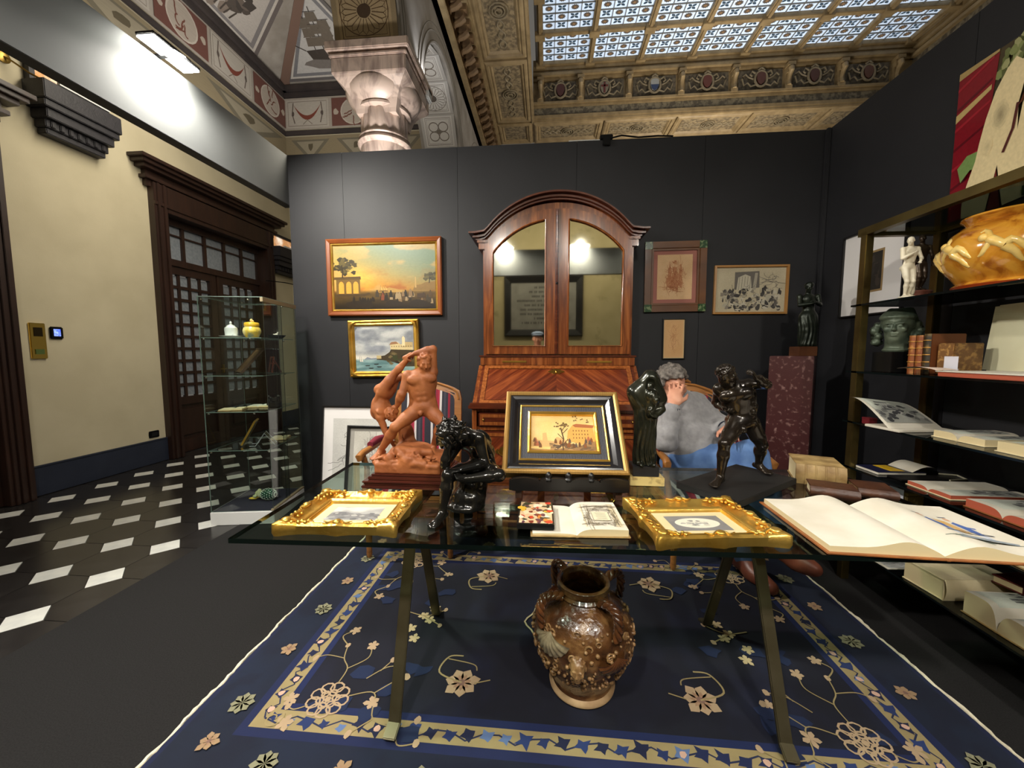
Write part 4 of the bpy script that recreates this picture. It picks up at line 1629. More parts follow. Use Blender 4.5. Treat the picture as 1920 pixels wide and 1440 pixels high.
M_LEG = mat('bronzed_steel', (112, 104, 82), .38, .75, col2=(92, 84, 62), scale=6)
for lx in (-.715, .57):
    for sy in (-1, 1):
        ft = (lx, sy * .285, .026)
        b = MB().bar((lx, sy * .03, TZ - .05), ft, .042, .014, (0, 1, 0))
        b.bar((lx, sy * .28, .042), (lx - .004, sy * .325, .023), .044, .014, (0, 0, 1))
        b.build('leg', M_LEG, tab, bevel=.003)
    MB().box(lx - .03, lx + .03, -.22, .22, TZ - .06, TZ - .035).build('cross_bar', M_LEG, tab, bevel=.004)
    for sy in (-1, 1):
        MB().lathe([(.022, TZ - .035), (.022, TZ - .016)], 16).build('glass_pad', M_METALK, tab, loc=(lx, sy * .19, 0), smooth=40)
MB().box(-.715, .57, -.02, .02, TZ - .06, TZ - .045).build('beam', M_LEG, tab, bevel=.004)

# ---------------------------------------------------------------- bureau cabinet
W1 = wood('rosewood_upright', (84, 40, 18), (158, 92, 44), (118, 60, 26), 7, .22, .6, stretch=(1, 1, .25), dist=4)
W2 = wood('rosewood_dark', (66, 27, 15), (104, 48, 24), (84, 36, 19), 8, .22, .6, stretch=(.3, 1, 1), dist=3)
WL = wood('chevron_veneer_a', (70, 28, 15), (150, 78, 38), (106, 46, 23), 6.5, .2, .7, rot=(0, 0, R(45)), stretch=(1, .3, 1), dist=3.5)
WR = wood('chevron_veneer_b', (70, 28, 15), (150, 78, 38), (106, 46, 23), 6.5, .2, .7, rot=(0, 0, R(-45)), stretch=(1, .3, 1), dist=3.5)
WB = wood('banded_inlay', (112, 58, 24), (164, 98, 48), (138, 76, 34), 9, .25, .5, stretch=(1, 1, .3), dist=1.5)
M_BRASS = mat('gilt_brass', (206, 162, 78), .28, 1.0, bump=.1)
M_MIRROR = mat('old_mirror', (214, 212, 196), .03, 1.0, col2=(176, 174, 158), scale=9, thr=(.62, .8))
bu = thing('bureau_cabinet', 'tall veneered bureau cabinet with arched mirrored doors against black wall', 'bureau', (.075, 3.295, 0))
b = MB()
side = [(-.72, .1), (-.72, .93), (-.42, 1.2), (-.02, 1.2), (-.02, .1)]
for x0, x1 in ((-.578, -.548), (.548, .578)):
    b.add([(x0, y, z) for y, z in side] + [(x1, y, z) for y, z in side], [(0, 1, 2, 3, 4), (9, 8, 7, 6, 5)] + [(i, 5 + i, 5 + (i + 1) % 5, (i + 1) % 5) for i in range(5)])
b.box(-.55, .55, -.69, -.03, .1, .16).box(-.55, .55, -.05, -.02, .1, 1.2).box(-.55, .55, -.70, -.03, .89, .92).box(-.55, .55, -.43, -.02, 1.17, 1.2)
b.box(-.55, .55, -.69, -.65, .76, .785).box(-.55, .55, -.69, -.65, .455, .475)
b.build('carcass', W1, bu)
MB().box(-.6, .6, -.745, -.0, .915, .94).box(-.592, .592, -.735, 0, .94, .955).build('waist_ledge', W2, bu, bevel=.004)
MB().box(-.59, .59, -.73, 0, .09, .13).build('base_moulding', W2, bu, bevel=.004)
for sx in (-1, 1):
    for yy in (-.68, -.08):
        MB().lathe([(.035, 0), (.055, .03), (.055, .07), (.04, .09)], 16).build('foot', W2, bu, loc=(sx * .52, yy, 0), smooth=40)


def drawer(x0, x1, z0, z1, handles, key):
    d = MB().box(x0, x1, -.71, -.4, z0, z1).build('drawer', W2, bu, bevel=.004)
    w, h = x1 - x0, z1 - z0
    MB().rim(w - .02, h - .02, [(0, 0), (0, .003), (.022, .003), (.022, 0)], TR(((x0 + x1) / 2, -.71, (z0 + z1) / 2), (R(90), 0, 0))).build('inlay_band', WB, d)
    if w > .8:
        for s_, mm in ((-1, WL), (1, WR)):
            o = MB().box(0, w / 2 - .04, -h / 2 + .04, h / 2 - .04, 0, .002).build('veneer', mm, d)
            o.location = ((x0 + x1) / 2 - (w / 2 - .04 if s_ < 0 else 0), -.7105, (z0 + z1) / 2)
            o.rotation_euler = (R(90), 0, 0)
    for hx in handles:
        zc = (z0 + z1) / 2
        if w > .8:
            b = MB()
            pl = [(.0, .035), (.02, .03), (.035, .012), (.045, .02), (.06, .0), (.045, -.02), (.035, -.012), (.02, -.03), (0, -.035)]
            pl = pl + [(-a, c) for a, c in reversed(pl[1:-1])]
            b.prism(pl, 0, .004, TR((hx, -.712, zc), (R(90), 0, 0)))
            b.tube([(hx + .035 * math.cos(a), -.728 - .006 * math.sin(a), zc + .005 - .028 * math.sin(a)) for a in [math.pi * k / 10 for k in range(11)]], .0045, 6)
            b.build('brass_handle', M_BRASS, d, smooth=40)
        else:
            MB().ball((hx, -.72, zc), .009).build('knob', M_BRASS, d, smooth=60)
    if key:
        MB().prism([(.018 * math.cos(a), .026 * math.sin(a)) for a in [2 * math.pi * k / 12 for k in range(12)]], 0, .003, TR(((x0 + x1) / 2, -.712, (z0 + z1) / 2), (R(90), 0, 0))).build('keyhole_plate', M_BRASS, d)


drawer(-.535, -.01, .79, .885, [-.5, -.06], False)
drawer(.01, .535, .79, .885, [.06, .5], False)
drawer(-.545, .545, .48, .755, [-.36, .36], True)
drawer(-.545, .545, .17, .45, [-.36, .36], True)
# sloping fall front
sl = math.atan2(.27, .30)
SLn = math.hypot(.27, .30)
ff = thing('fall_front', None, None)
ff.parent = bu
ff.location = (0, -.72, .932)
ff.rotation_euler = (sl, 0, 0)
MB().box(-.55, .55, 0, SLn, -.02, .004).build('board', W2, ff)
for s_, mm in ((-1, WL), (1, WR)):
    o = MB().box(0, .5, .055, SLn - .05, .004, .006).build('chevron_panel', mm, ff)
    if s_ < 0:
        o.location = (-.5, 0, 0)
MB().rim(1.06, SLn - .03, [(0, 0), (0, .007), (.03, .007), (.03, 0)], TR((0, SLn / 2, .004))).build('inlay_band', WB, ff)
b = MB()
pl = [(.05 * math.cos(a) * (1 + .18 * math.cos(4 * a)), .024 * math.sin(a) * (1 + .12 * math.cos(6 * a))) for a in [2 * math.pi * k / 28 for k in range(28)]]
b.prism(pl, .006, .011, TR((0, SLn - .075, 0)))
b.ball((0, SLn - .075, .012), (.008, .012, .004))
b.build('escutcheon', M_BRASS, ff, smooth=40)
# waist and upper cabinet
MB().box(-.565, .565, -.44, -.0, 1.2, 1.262).build('waist_band', W1, bu, bevel=.004)
MB().box(-.4, -.22, -.446, -.44, 1.222, 1.236).build('candle_slide', M_BRASS, bu, bevel=.002)
MB().box(.22, .4, -.446, -.44, 1.222, 1.236).build('candle_slide', M_BRASS, bu, bevel=.002)
MB().box(-.575, .575, -.445, 0, 1.262, 1.275).build('waist_moulding', W2, bu, bevel=.003)


def arc(x, z0, c, s_):
    """circular arch: height s_ above z0 at x=0, zero at |x|=c"""
    r = (c * c + s_ * s_) / (2 * s_)
    return z0 + s_ - r + math.sqrt(max(r * r - x * x, 0))


xs = [-.55 + 1.1 * k / 40 for k in range(41)]
top = [(x, arc(x, 2.13, .55, .255)) for x in xs]
poly = [(-.55, 1.275), (.55, 1.275)] + [q for q in reversed(top)]
b = MB()
n = len(poly)
b.add([(x, -.378, z) for x, z in poly] + [(x, 0, z) for x, z in poly], [tuple(range(n)), tuple(range(2 * n - 1, n - 1, -1))] + [(i, n + i, n + (i + 1) % n, (i + 1) % n) for i in range(n)])
b.build('upper_case', W1, bu)
for lo, hi, s_ in ((.008, .535, -1), (.008, .535, 1)):
    N_ = 24
    out, inn = [], []
    for k in range(N_ + 1):
        x = lo + (hi - lo) * k / N_
        out.append((x, arc(x, 2.085, .545, .25)))
        xi = .085 + (.475 - .085) * k / N_
        inn.append((xi, arc(xi, 2.03, .475, .235)))
    out = [(hi, 1.285), (lo, 1.285)] + out
    inn = [(.475, 1.345), (.085, 1.345)] + inn
    b = MB()
    m = len(out)
    vs = [(s_ * x, -.402, z) for x, z in out] + [(s_ * x, -.402, z) for x, z in inn] + [(s_ * x, -.378, z) for x, z in out] + [(s_ * x, -.385, z) for x, z in inn]
    fs = []
    for i in range(m):
        j = (i + 1) % m
        q = [(i, j, m + j, m + i), (i, 2 * m + i, 2 * m + j, j), (m + i, m + j, 3 * m + j, 3 * m + i)]
        fs += q if s_ > 0 else [tuple(reversed(f)) for f in q]
    b.add(vs, fs)
    dr = b.build('mirror_door', W1, bu)
    g = MB()
    g.add([(s_ * x, -.388, z) for x, z in inn], [tuple(range(m)) if s_ < 0 else tuple(range(m - 1, -1, -1))])
    g.build('mirror_pane', M_MIRROR, dr)
    b = MB()
    b.tube([(s_ * x, -.403, z) for x, z in inn], .006, 6, True)
    b.build('glass_bead', WB, dr, smooth=60)
b = MB().box(-.014, .014, -.412, -.395, 1.285, 2.33)
b.tube([(0, -.412, 1.29), (0, -.412, 2.32)], .007, 8)
b.build('closing_strip', W2, bu, bevel=.002)
MB().lathe([(.007, 0), (.009, .004), (.004, .007)], 12, TR((0, -.418, 1.8), (R(90), 0, 0))).build('key_plate', M_METALK, bu, smooth=40)
path = [(-.60, 2.125), (-.555, 2.125), (-.53, 2.135)] + [(x, arc(x, 2.145, .515, .25)) for x in [-.5 + k / 30 for k in range(31)]] + [(.53, 2.135), (.555, 2.125), (.60, 2.125)]
b = MB()
for (o0, o1, pr) in ((0.0, .014, .41), (.014, .026, .43), (.026, .038, .42), (.038, .05, .455)):
    for (x0, z0), (x1, z1) in zip(path[:-1], path[1:]):
        w = pr - .41
        f = lambda x: x + (w if x > .54 else -w if x < -.54 else 0)
        b.hexa([(f(x0), -pr, z0 + o0), (f(x1), -pr, z1 + o0), (f(x1), 0, z1 + o0), (f(x0), 0, z0 + o0), (f(x0), -pr, z0 + o1), (f(x1), -pr, z1 + o1), (f(x1), 0, z1 + o1), (f(x0), 0, z0 + o1)])
b.build('arched_cornice', W2, bu)
for sx in (-1, 1):
    MB().box(sx * .55 - .03, sx * .55 + .03, -.4, -.02, 2.06, 2.125).box(sx * .55 - .04, sx * .55 + .04, -.41, -.02, 2.105, 2.125).build('shoulder_block', W1, bu, bevel=.003)
# ---------------------------------------------------------------- pictures on the walls
M_PAPER = mat('drawing_paper', (222, 214, 196), .8, col2=(212, 202, 180), scale=8)
M_GOLD = mat('burnished_gilt', (206, 158, 62), .32, .85, col2=(232, 190, 96), scale=9, bump=.15, bscale=70)
M_MAHOG = wood('mahogany_frame', (118, 60, 26), (150, 84, 38), (134, 70, 30), 5, .3, .4, stretch=(.4, .4, 1))
M_EBON = mat('ebonised_frame', (20, 18, 18), .35)
M_OAKF = wood('light_oak_frame', (160, 112, 58), (186, 138, 76), (172, 124, 66), 6, .4, .2, stretch=(.4, .4, 1))
M_DOAK = wood('dark_oak_frame', (86, 52, 26), (120, 76, 38), (102, 62, 30), 6, .4, .2, stretch=(.4, .4, 1))


def hang(name, label, cat, loc, rot, w, h, prof, fm, sub=None):
    t = thing(name, label, cat, loc, rot)
    MB().rim(w, h, prof).build('frame', fm, t)
    MB().box(-w / 2 + prof[-1][0] - .002, w / 2 - prof[-1][0] + .002, -h / 2 + prof[-1][0] - .002, h / 2 - prof[-1][0] + .002, 0.001, .004).build('backing', M_PAPER, t)
    if sub:
        d0, pr, m2 = sub
        MB().rim(w - 2 * d0, h - 2 * d0, pr).build('gilt_slip', m2, t)
    return t


BACK = lambda tilt=0: (R(90) - tilt, 0, 0)
# seaport at sunset
t = hang('seaport_painting', 'large golden sunset seaport painting in mahogany frame, upper left on back wall', 'painting', (-1.402, 3.298, 1.945), BACK(),
         1.023, .657, [(0, 0), (0, .03), (.01, .036), (.035, .03), (.04, .022), (.04, 0)], M_MAHOG, (.04, [(0, 0), (0, .024), (.006, .027), (.012, .022), (.018, .014), (.018, 0)], M_GOLD))
w, h = .907, .541
p = Pic(w, h, 21)


def sunset(u, v):
    c = mixc((190, 122, 34), (192, 150, 66), sstep(.3, .62, v))
    c = mixc(c, (104, 122, 98), sstep(.35, 1.05, v * .75 + u * .45))
    cl = fbm(u * 4.5, v * 7, 0, 3)
    c = mixc(c, (176, 142, 82), sstep(.46, .6, cl) * .8)
    c = mixc(c, (150, 84, 32), sstep(.48, .66, fbm(u * 5 + 3, v * 6, 0, 8)) * sstep(.7, .4, v) * .8)
    c = mixc(c, (230, 184, 78), np.exp(-((u - .24) ** 2 + (v - .48) ** 2) / .02) * .8)
    g = mixc((58, 42, 18), (112, 86, 34), fbm(u * 9, v * 22, 0, 5))
    g = mixc(g, (34, 25, 14), sstep(.22, .02, v))
    return mixc(c, g, sstep(.31, .25, v))


p.bg(sunset, 110, 70)
DK, MD = (44, 34, 20), (92, 70, 34)
p.poly([(.42, .28), (.55, .34), (.66, .30), (.7, .29), (.7, .26), (.42, .26)], (170, 132, 66))
p.poly([(.02, .24), (.26, .24), (.26, .5), (.02, .5)], (104, 80, 38))
p.poly([(0, .47), (.27, .47), (.265, .52), (0, .51)], (82, 62, 30))
for x in (.045, .12, .19):
    p.poly([(x, .25)] + [(x + .026 - .026 * math.cos(a), .38 + .06 * math.sin(a)) for a in [math.pi * k / 8 for k in range(9)]] + [(x + .052, .25)], (206, 146, 56))
p.poly([(.0, .24), (.3, .24), (.35, .26), (.36, .24), (.3, .2), (0, .2)], (70, 52, 28))
rd = random.Random(4)
for k in range(46):
    p.blob(.09 + rd.gauss(0, .055), .66 + rd.gauss(0, .055), .028, .03, rd.choice([(66, 56, 26), (88, 76, 36), (52, 44, 22), (106, 90, 44)]), 8, .4)
p.line([(.085, .5), (.09, .6), (.08, .7)], .012, DK)
p.poly([(.78, .29), (1, .29), (1, .43), (.9, .41), (.86, .38), (.8, .37)], (128, 98, 50))
p.poly([(.8, .33), (.815, .33), (.81, .5), (.802, .5)], (178, 144, 84))
for k in range(22):
    p.blob(.94 + rd.gauss(0, .035), .5 + rd.gauss(0, .025), .022, .024, rd.choice([(66, 60, 28), (90, 80, 40), (52, 46, 24)]), 8, .4)
p.line([(.94, .4), (.945, .5)], .008, DK)
p.poly([(.44, .275), (.54, .275), (.53, .29), (.45, .288)], (98, 70, 34))
for x in (.465, .49, .51):
    p.line([(x, .285), (x, .37)], .0035, (98, 70, 34))
    p.poly([(x, .3), (x + .02, .3), (x, .36)], (206, 160, 84))
for k in range(34):
    x = rd.uniform(.38, .98)
    p.person(x, rd.uniform(.08, .2), rd.uniform(.07, .12), rd.choice([(52, 40, 26), (120, 60, 34), (60, 50, 36), (126, 100, 68), (40, 32, 22), (150, 128, 94), (80, 60, 34)]))
for x in (.2, .3, .6, .85):
    p.blob(x, .07, .1, .06, (40, 30, 20), 10, .3)
for k in range(14):
    p.person(rd.uniform(.18, .4), rd.uniform(.08, .14), .07, (36, 28, 20))
p.poly([(.82, .17), (.9, .17), (.9, .24), (.82, .24)], (64, 46, 30))
p.build('canvas', t, (0, 0, .0145), rough=.35, coat=.1)
# harbour with castle
t = hang('harbour_painting', 'small grey harbour painting with castle in gilt frame, below the sunset painting', 'painting', (-1.417, 3.298, 1.33), (R(90), R(-1.0), 0),
         .634, .497, [(0, 0), (0, .03), (.012, .038), (.024, .026), (.036, .03), (.05, .016), (.05, 0)], M_GOLD)
b = MB()
for sx in (-1, 1):
    for sy in (-1, 1):
        b.tube([(sx * .305, sy * .17, .036), (sx * .29, sy * .215, .04), (sx * .25, sy * .237, .036)], [.006, .014, .006], 6)
b.build('corner_ornament', M_GOLD, t, smooth=50)
p = Pic(.536, .4, 22)


def harbour(u, v):
    n = fbm(u * 3.2, v * 5, 0, 11)
    c = mixc((118, 122, 128), (186, 186, 182), sstep(.32, .68, n))
    c = mixc(c, (222, 214, 196), sstep(.45, .3, v) * .7)
    c = mixc(c, (112, 118, 130), sstep(.55, .75, fbm(u * 2.5 + 4, v * 6, 0, 4)) * .6)
    s_ = mixc((58, 92, 96), (172, 196, 190), fbm(u * 4, v * 18, 0, 6))
    return mixc(c, s_, sstep(.275, .255, v))


p.bg(harbour, 70, 50)
p.poly([(.0, .26), (.14, .26), (.2, .32), (.27, .29), (.36, .3), (.4, .26)], (128, 136, 146))
p.poly([(.36, .26), (.36, .33), (.5, .35), (.58, .42), (.62, .5), (.74, .5), (1, .46), (1, .1), (.84, .1), (.72, .17), (.55, .23)], (66, 56, 40))
for k in range(26):
    p.blob(rd.uniform(.55, .98), rd.uniform(.16, .42), .04, .03, rd.choice([(84, 72, 48), (52, 44, 32), (110, 96, 64), (60, 64, 40)]), 8, .4)
p.poly([(.36, .28), (.44, .28), (.44, .35), (.36, .35)], (182, 164, 120))
p.poly([(.6, .48), (.98, .46), (.98, .58), (.8, .6), (.78, .58), (.72, .64), (.66, .6), (.6, .59)], (206, 186, 138))
p.poly([(.8, .52), (.98, .52), (.98, .63), (.8, .64)], (184, 160, 112))
p.poly([(.8, .55), (.85, .55), (.85, .73), (.825, .77), (.8, .73)], (222, 204, 160))
p.poly([(.58, .58), (.74, .6), (.7, .65), (.62, .64)], (150, 110, 78))
for k in range(9):
    p.fill((96, 82, 60), (.62 + .04 * k, .53, .632 + .04 * k, .555))
for x, y in ((.2, .14), (.35, .17), (.4, .11), (.26, .08)):
    p.poly([(x - .045, y), (x + .045, y), (x + .03, y - .02), (x - .03, y - .02)], (40, 36, 34))
for x in (.07, .1):
    p.poly([(x, .22), (x + .03, .22), (x, .32)], (214, 206, 190))
    p.line([(x, .21), (x, .33)], .002, (60, 52, 44))
p.build('canvas', t, (0, 0, .012), rough=.35, coat=.1)
# red chalk figure in frame with green corner tiles
t = hang('red_chalk_drawing', 'red chalk figure drawing in dark oak frame with green corner tiles', 'drawing', (1.036, 3.298, 1.907), (R(90), R(-.4), 0),
         .482, .559, [(0, 0), (0, .026), (.05, .026), (.055, .018), (.07, .018), (.07, 0)], M_DOAK)
b = MB()
for sx in (-1, 1):
    for sy in (-1, 1):
        MB().box(sx * .212 - .03, sx * .212 + .03, sy * .25 - .03, sy * .25 + .03, .02, .03).build('corner_tile', mat('green_corner_tile', (38, 72, 40), .25, col2=(120, 138, 96), scale=34, thr=(.5, .6)), t, bevel=.002)
MB().box(-.17, .17, -.21, .21, .004, .007).build('mount', mat('rose_mount', (164, 106, 94), .8), t)
p = Pic(.275, .357, 23)
p.bg(lambda u, v: mixc((212, 172, 126), (226, 190, 148), fbm(u * 5, v * 6, 0, 2)), 20, 26)
RC, RC2 = (176, 112, 74), (150, 84, 52)
for (u, v, a, c) in ((.5, .5, .09, .14), (.5, .66, .07, .1), (.46, .32, .05, .13), (.56, .3, .05, .13), (.36, .62, .05, .16), (.66, .62, .05, .16), (.5, .82, .045, .05), (.35, .4, .08, .14), (.68, .38, .07, .14)):
    p.blob(u, v, a, c, (196, 142, 100), 10, .3)
for (u, v, a, c, n) in ((.5, .6, .16, .2, 26), (.5, .36, .2, .18, 26), (.34, .6, .1, .22, 14), (.68, .6, .1, .22, 14), (.5, .83, .06, .05, 8), (.5, .25, .24, .1, 14)):
    p.scrib(u, v, a, c, RC, .0022, n)
    p.scrib(u, v, a * .7, c * .7, RC2, .0016, n // 2)
p.build('sheet', t, (0, 0, .0075), rough=.8)
# grey wash crowd scene
t = hang('ink_crowd_drawing', 'wide grey wash drawing of a crowd in thin light oak frame', 'drawing', (1.627, 3.298, 1.797), (R(90), R(.2), 0),
         .566, .386, [(0, 0), (0, .02), (.014, .022), (.018, .014), (.018, 0)], M_OAKF)
p = Pic(.53, .35, 24)
p.bg(lambda u, v: mixc((176, 164, 136), (196, 184, 156), fbm(u * 6, v * 5, 0, 3)), 30, 20)
p.poly([(.27, .5), (.27, .9), (.62, .92), (.63, .55)], (104, 98, 90))
p.poly([(.3, .5), (.32, .78), (.42, .85), (.5, .8), (.52, .5)], (186, 178, 156))
for k in range(5):
    p.line([(.33 + .04 * k, .5), (.34 + .04 * k, .8)], .003, (110, 104, 94))
p.poly([(.53, .5), (.56, .88), (.6, .88), (.58, .5)], (160, 152, 134))
rd = random.Random(6)
for k in range(120):
    u = rd.uniform(.1, .93)
    v = rd.uniform(.05, .58 - abs(u - .5) * .25)
    p.blob(u, v, rd.uniform(.012, .04), rd.uniform(.02, .07), rd.choice([(70, 66, 62), (100, 94, 86), (134, 126, 112), (172, 164, 144), (56, 52, 50), (190, 182, 162)]), 8, .45)
for k in range(26):
    u, v = rd.uniform(.1, .93), rd.uniform(.05, .55)
    p.scrib(u, v, .05, .08, (52, 48, 46), .0022, 2)
p.scrib(.8, .7, .14, .12, (112, 106, 98), .0025, 16)
p.build('sheet', t, (0, 0, .0045), rough=.8)
# small red chalk sheet
t = hang('small_chalk_drawing', 'small upright tan chalk drawing in thin black frame below the green cornered frame', 'drawing', (1.046, 3.298, 1.408), (R(90), R(-.5), 0),
         .182, .334, [(0, 0), (0, .016), (.008, .016), (.008, 0)], M_EBON)
p = Pic(.164, .316, 25)
p.fill((222, 186, 132))
p.bg(lambda u, v: mixc((216, 166, 112), (228, 184, 132), fbm(u * 4, v * 7, 0, 4)), 14, 22, (.05, .03, .95, .97))
for (u, v, a, c, n) in ((.5, .62, .18, .16, 16), (.5, .35, .16, .2, 18), (.5, .82, .08, .05, 6)):
    p.scrib(u, v, a, c, (198, 142, 96), .002, n)
p.build('sheet', t, (0, 0, .0045), rough=.8)
# print on right wall
t = hang('mounted_print', 'white mounted print with small dark image on right wall behind shelf post', 'print', (2.148, 2.80, 1.83), (R(90), 0, R(-90)),
         .5, .57, [(0, 0), (0, .02), (.01, .02), (.01, 0)], M_EBON)
MB().box(-.24, .24, -.275, .275, .004, .007).build('mount', mat('white_mount', (226, 222, 220), .8), t)
p = Pic(.19, .27, 26)
p.fill((150, 124, 84))
p.fill((40, 36, 32), (.07, .05, .93, .95))
for k in range(20):
    p.blob(.5 + .3 * math.sin(k * 2.3), .5 + .3 * math.cos(k * 1.7), .1, .1, (58, 50, 44) if k % 2 else (34, 30, 28), 8, .4)
p.build('image', t, (0, 0, .0075), rough=.5)
# frames standing on the floor
t = hang('white_mat_frame', 'large white matted drawing in thin black frame leaning on floor at left', 'framed drawing', (-1.58, 3.17, .43), (R(83), 0, 0),
         .76, .80, [(0, 0), (0, .022), (.012, .022), (.012, 0)], M_EBON)
MB().box(-.368, .368, -.388, .388, .004, .007).build('mount', mat('white_mount', (226, 222, 220), .8), t)
p = Pic(.56, .52, 27)
p.bg(lambda u, v: mixc((186, 184, 180), (210, 208, 202), fbm(u * 4, v * 4, 0, 4)), 20, 20)
for (u, v, a, c, n) in ((.4, .7, .2, .1, 16), (.5, .5, .2, .2, 20), (.3, .3, .2, .2, 16)):
    p.scrib(u, v, a, c, (128, 126, 122), .004, n)
p.build('sheet', t, (0.0, .03, .0075), rough=.8)
t = hang('grey_nude_drawing', 'grey nude drawing in dark frame standing before the white matted frame', 'framed drawing', (-1.36, 3.04, .345), (R(80), 0, 0),
         .62, .68, [(0, 0), (0, .024), (.006, .028), (.022, .024), (.022, 0)], M_EBON)
MB().box(-.29, .29, -.32, .32, .004, .008).build('mount', mat('grey_mount', (150, 146, 138), .8, col2=(160, 156, 148), scale=6), t)
p = Pic(.5, .58, 28)
p.bg(lambda u, v: mixc((178, 174, 164), (204, 200, 190), fbm(u * 4, v * 4, 0, 7)), 20, 20)
B1, B2 = (150, 144, 136), (112, 106, 100)
for (u, v, a, c) in ((.3, .78, .07, .07), (.34, .62, .1, .14), (.36, .45, .1, .12), (.3, .28, .07, .16), (.44, .28, .07, .16), (.2, .7, .05, .1)):
    p.blob(u, v, a, c, (206, 202, 194), 12, .15)
for (u, v, a, c, n) in ((.34, .66, .14, .2, 22), (.34, .35, .14, .24, 22), (.24, .8, .1, .08, 10), (.7, .5, .2, .3, 14)):
    p.scrib(u, v, a, c, B1, .004, n)
    p.scrib(u, v, a, c, B2, .002, n // 2)
p.build('sheet', t, (0.0, 0, .0085), rough=.8)

# ---------------------------------------------------------------- things on the table
TT = .7405


def gilt_frame(name, label, loc, rz, w, h, seed, picfn):
    t = thing(name, label, 'frame', loc, (0, 0, rz))
    rd = random.Random(seed)
    N_ = 44
    b = MB()
    prof = [(.006, 0), (.0, .012), (-.002, .03), (.008, .036), (.022, .028), (.036, .02), (.044, .022), (.05, .016), (.056, .018), (.062, .008), (.062, 0)]
    ring = []
    for side in range(4):
        for k in range(N_):
            s_ = k / N_
            e = min(s_, 1 - s_)
            swell = .014 * math.exp(-(e / .09) ** 2) + .008 * math.exp(-((s_ - .5) / .07) ** 2)
            swell += .003 * abs(math.sin(s_ * 40)) * (math.exp(-(e / .16) ** 2) + math.exp(-((s_ - .5) / .1) ** 2))
            ring.append((side, s_, swell))
    cs = [(-1, -1), (1, -1), (1, 1), (-1, 1)]
    vs, fs = [], []
    n = len(prof)
    for side, s_, sw in ring:
        a, c = cs[side], cs[(side + 1) % 4]
        for q, (d, z) in enumerate(prof):
            f = max(0, 1 - q / 5)
            dd = d - sw * f
            zz = z + sw * .55 * (1 if 1 < q < 5 else 0)
            pa = Vector((a[0] * (w / 2 - dd), a[1] * (h / 2 - dd)))
            pc = Vector((c[0] * (w / 2 - dd), c[1] * (h / 2 - dd)))
            pp = pa.lerp(pc, s_)
            vs.append((pp.x, pp.y, zz))
    m = len(ring)
    for i in range(m):
        for k in range(n):
            fs.append((i * n + k, ((i + 1) % m) * n + k, ((i + 1) % m) * n + (k + 1) % n, i * n + (k + 1) % n))
    b.add(vs, fs)
    b.build('moulding', M_GOLD, t, smooth=60)
    b = MB()
    for sx in (-1, 1):
        for sy in (-1, 1):
            cx, cy = sx * (w / 2 - .018), sy * (h / 2 - .018)
            b.ball((cx, cy, .042), (.017, .017, .008), 10, 6)
            for (dx, dy) in ((1, 0), (0, 1)):
                pts = []
                for k in range(12):
                    f = k / 11
                    pts.append((cx - sx * dx * f * .085 - sx * dy * .006 * math.sin(f * 9), cy - sy * dy * f * .085 - sy * dx * .006 * math.sin(f * 9), .041 - .006 * f))
                b.tube(pts, [.007 * (1.1 - k / 13) for k in range(12)], 6)
                for k in range(3):
                    f = .25 + .25 * k
                    b.ball((cx - sx * dx * f * .085 + sx * dy * .008, cy - sy * dy * f * .085 + sy * dx * .008, .038), (.007, .007, .005), 8, 5)
                    b.ball((cx - sx * dx * f * .085 - sx * dy * .012, cy - sy * dy * f * .085 - sy * dx * .012, .034), (.006, .006, .005), 8, 5)
    for (x, y, hz) in ((0, h / 2 - .012, 1), (0, -h / 2 + .012, 1), (w / 2 - .012, 0, 0), (-w / 2 + .012, 0, 0)):
        b.ball((x, y, .04), (.014, .014, .007), 10, 6)
        for s_ in (-1, 1):
            pts = [(x + (s_ * .045 * f if hz else .006 * math.sin(f * 8)), y + (.006 * math.sin(f * 8) if hz else s_ * .045 * f), .038) for f in [k / 8 for k in range(9)]]
            b.tube(pts, [.006 * (1.1 - k / 9) for k in range(9)], 6)
    o = b.build('scroll_ornament', M_GOLD, t, smooth=60)
    o['kind'] = 'stuff'
    MB().box(-w / 2 + .06, w / 2 - .06, -h / 2 + .06, h / 2 - .06, .004, .009).build('mount', mat('cream_mount', (206, 190, 146), .7), t)
    p = Pic(w - .19, h - .18, seed)
    picfn(p)
    p.build('engraving', t, (0, 0, .0095), rough=.6)
    return t


def land(p):
    p.bg(lambda u, v: mixc((150, 150, 148), (196, 194, 186), sstep(.3, .7, fbm(u * 4, v * 5, 0, 2)) * sstep(.3, .6, v)), 30, 18)
    p.poly([(0, .1), (1, .08), (1, .5), (.8, .52), (.7, .44), (.5, .46), (.3, .6), (.12, .62), (0, .5)], (120, 120, 120))
    for k in range(40):
        p.blob(p.rnd.uniform(0, 1), p.rnd.uniform(.05, .5), .06, .05, p.rnd.choice([(96, 96, 98), (140, 140, 138), (112, 112, 112), (166, 164, 158)]), 8, .4)
    p.fill((104, 104, 106), (.15, .45, .3, .6))


def ovalland(p):
    p.bg(lambda u, v: mixc((110, 108, 108), (134, 132, 130), fbm(u * 5, v * 5, 0, 2)), 20, 14)
    p.poly([(.5 + .4 * math.cos(a), .5 + .34 * math.sin(a)) for a in [2 * math.pi * k / 30 for k in range(30)]], (214, 208, 190))
    for k in range(26):
        a = p.rnd.uniform(0, 6.28)
        r = p.rnd.uniform(0, .8)
        p.blob(.5 + .36 * r * math.cos(a), .46 + .26 * r * math.sin(a), .05, .05, p.rnd.choice([(130, 128, 124), (160, 158, 150), (188, 184, 170), (230, 226, 212)]), 8, .4)


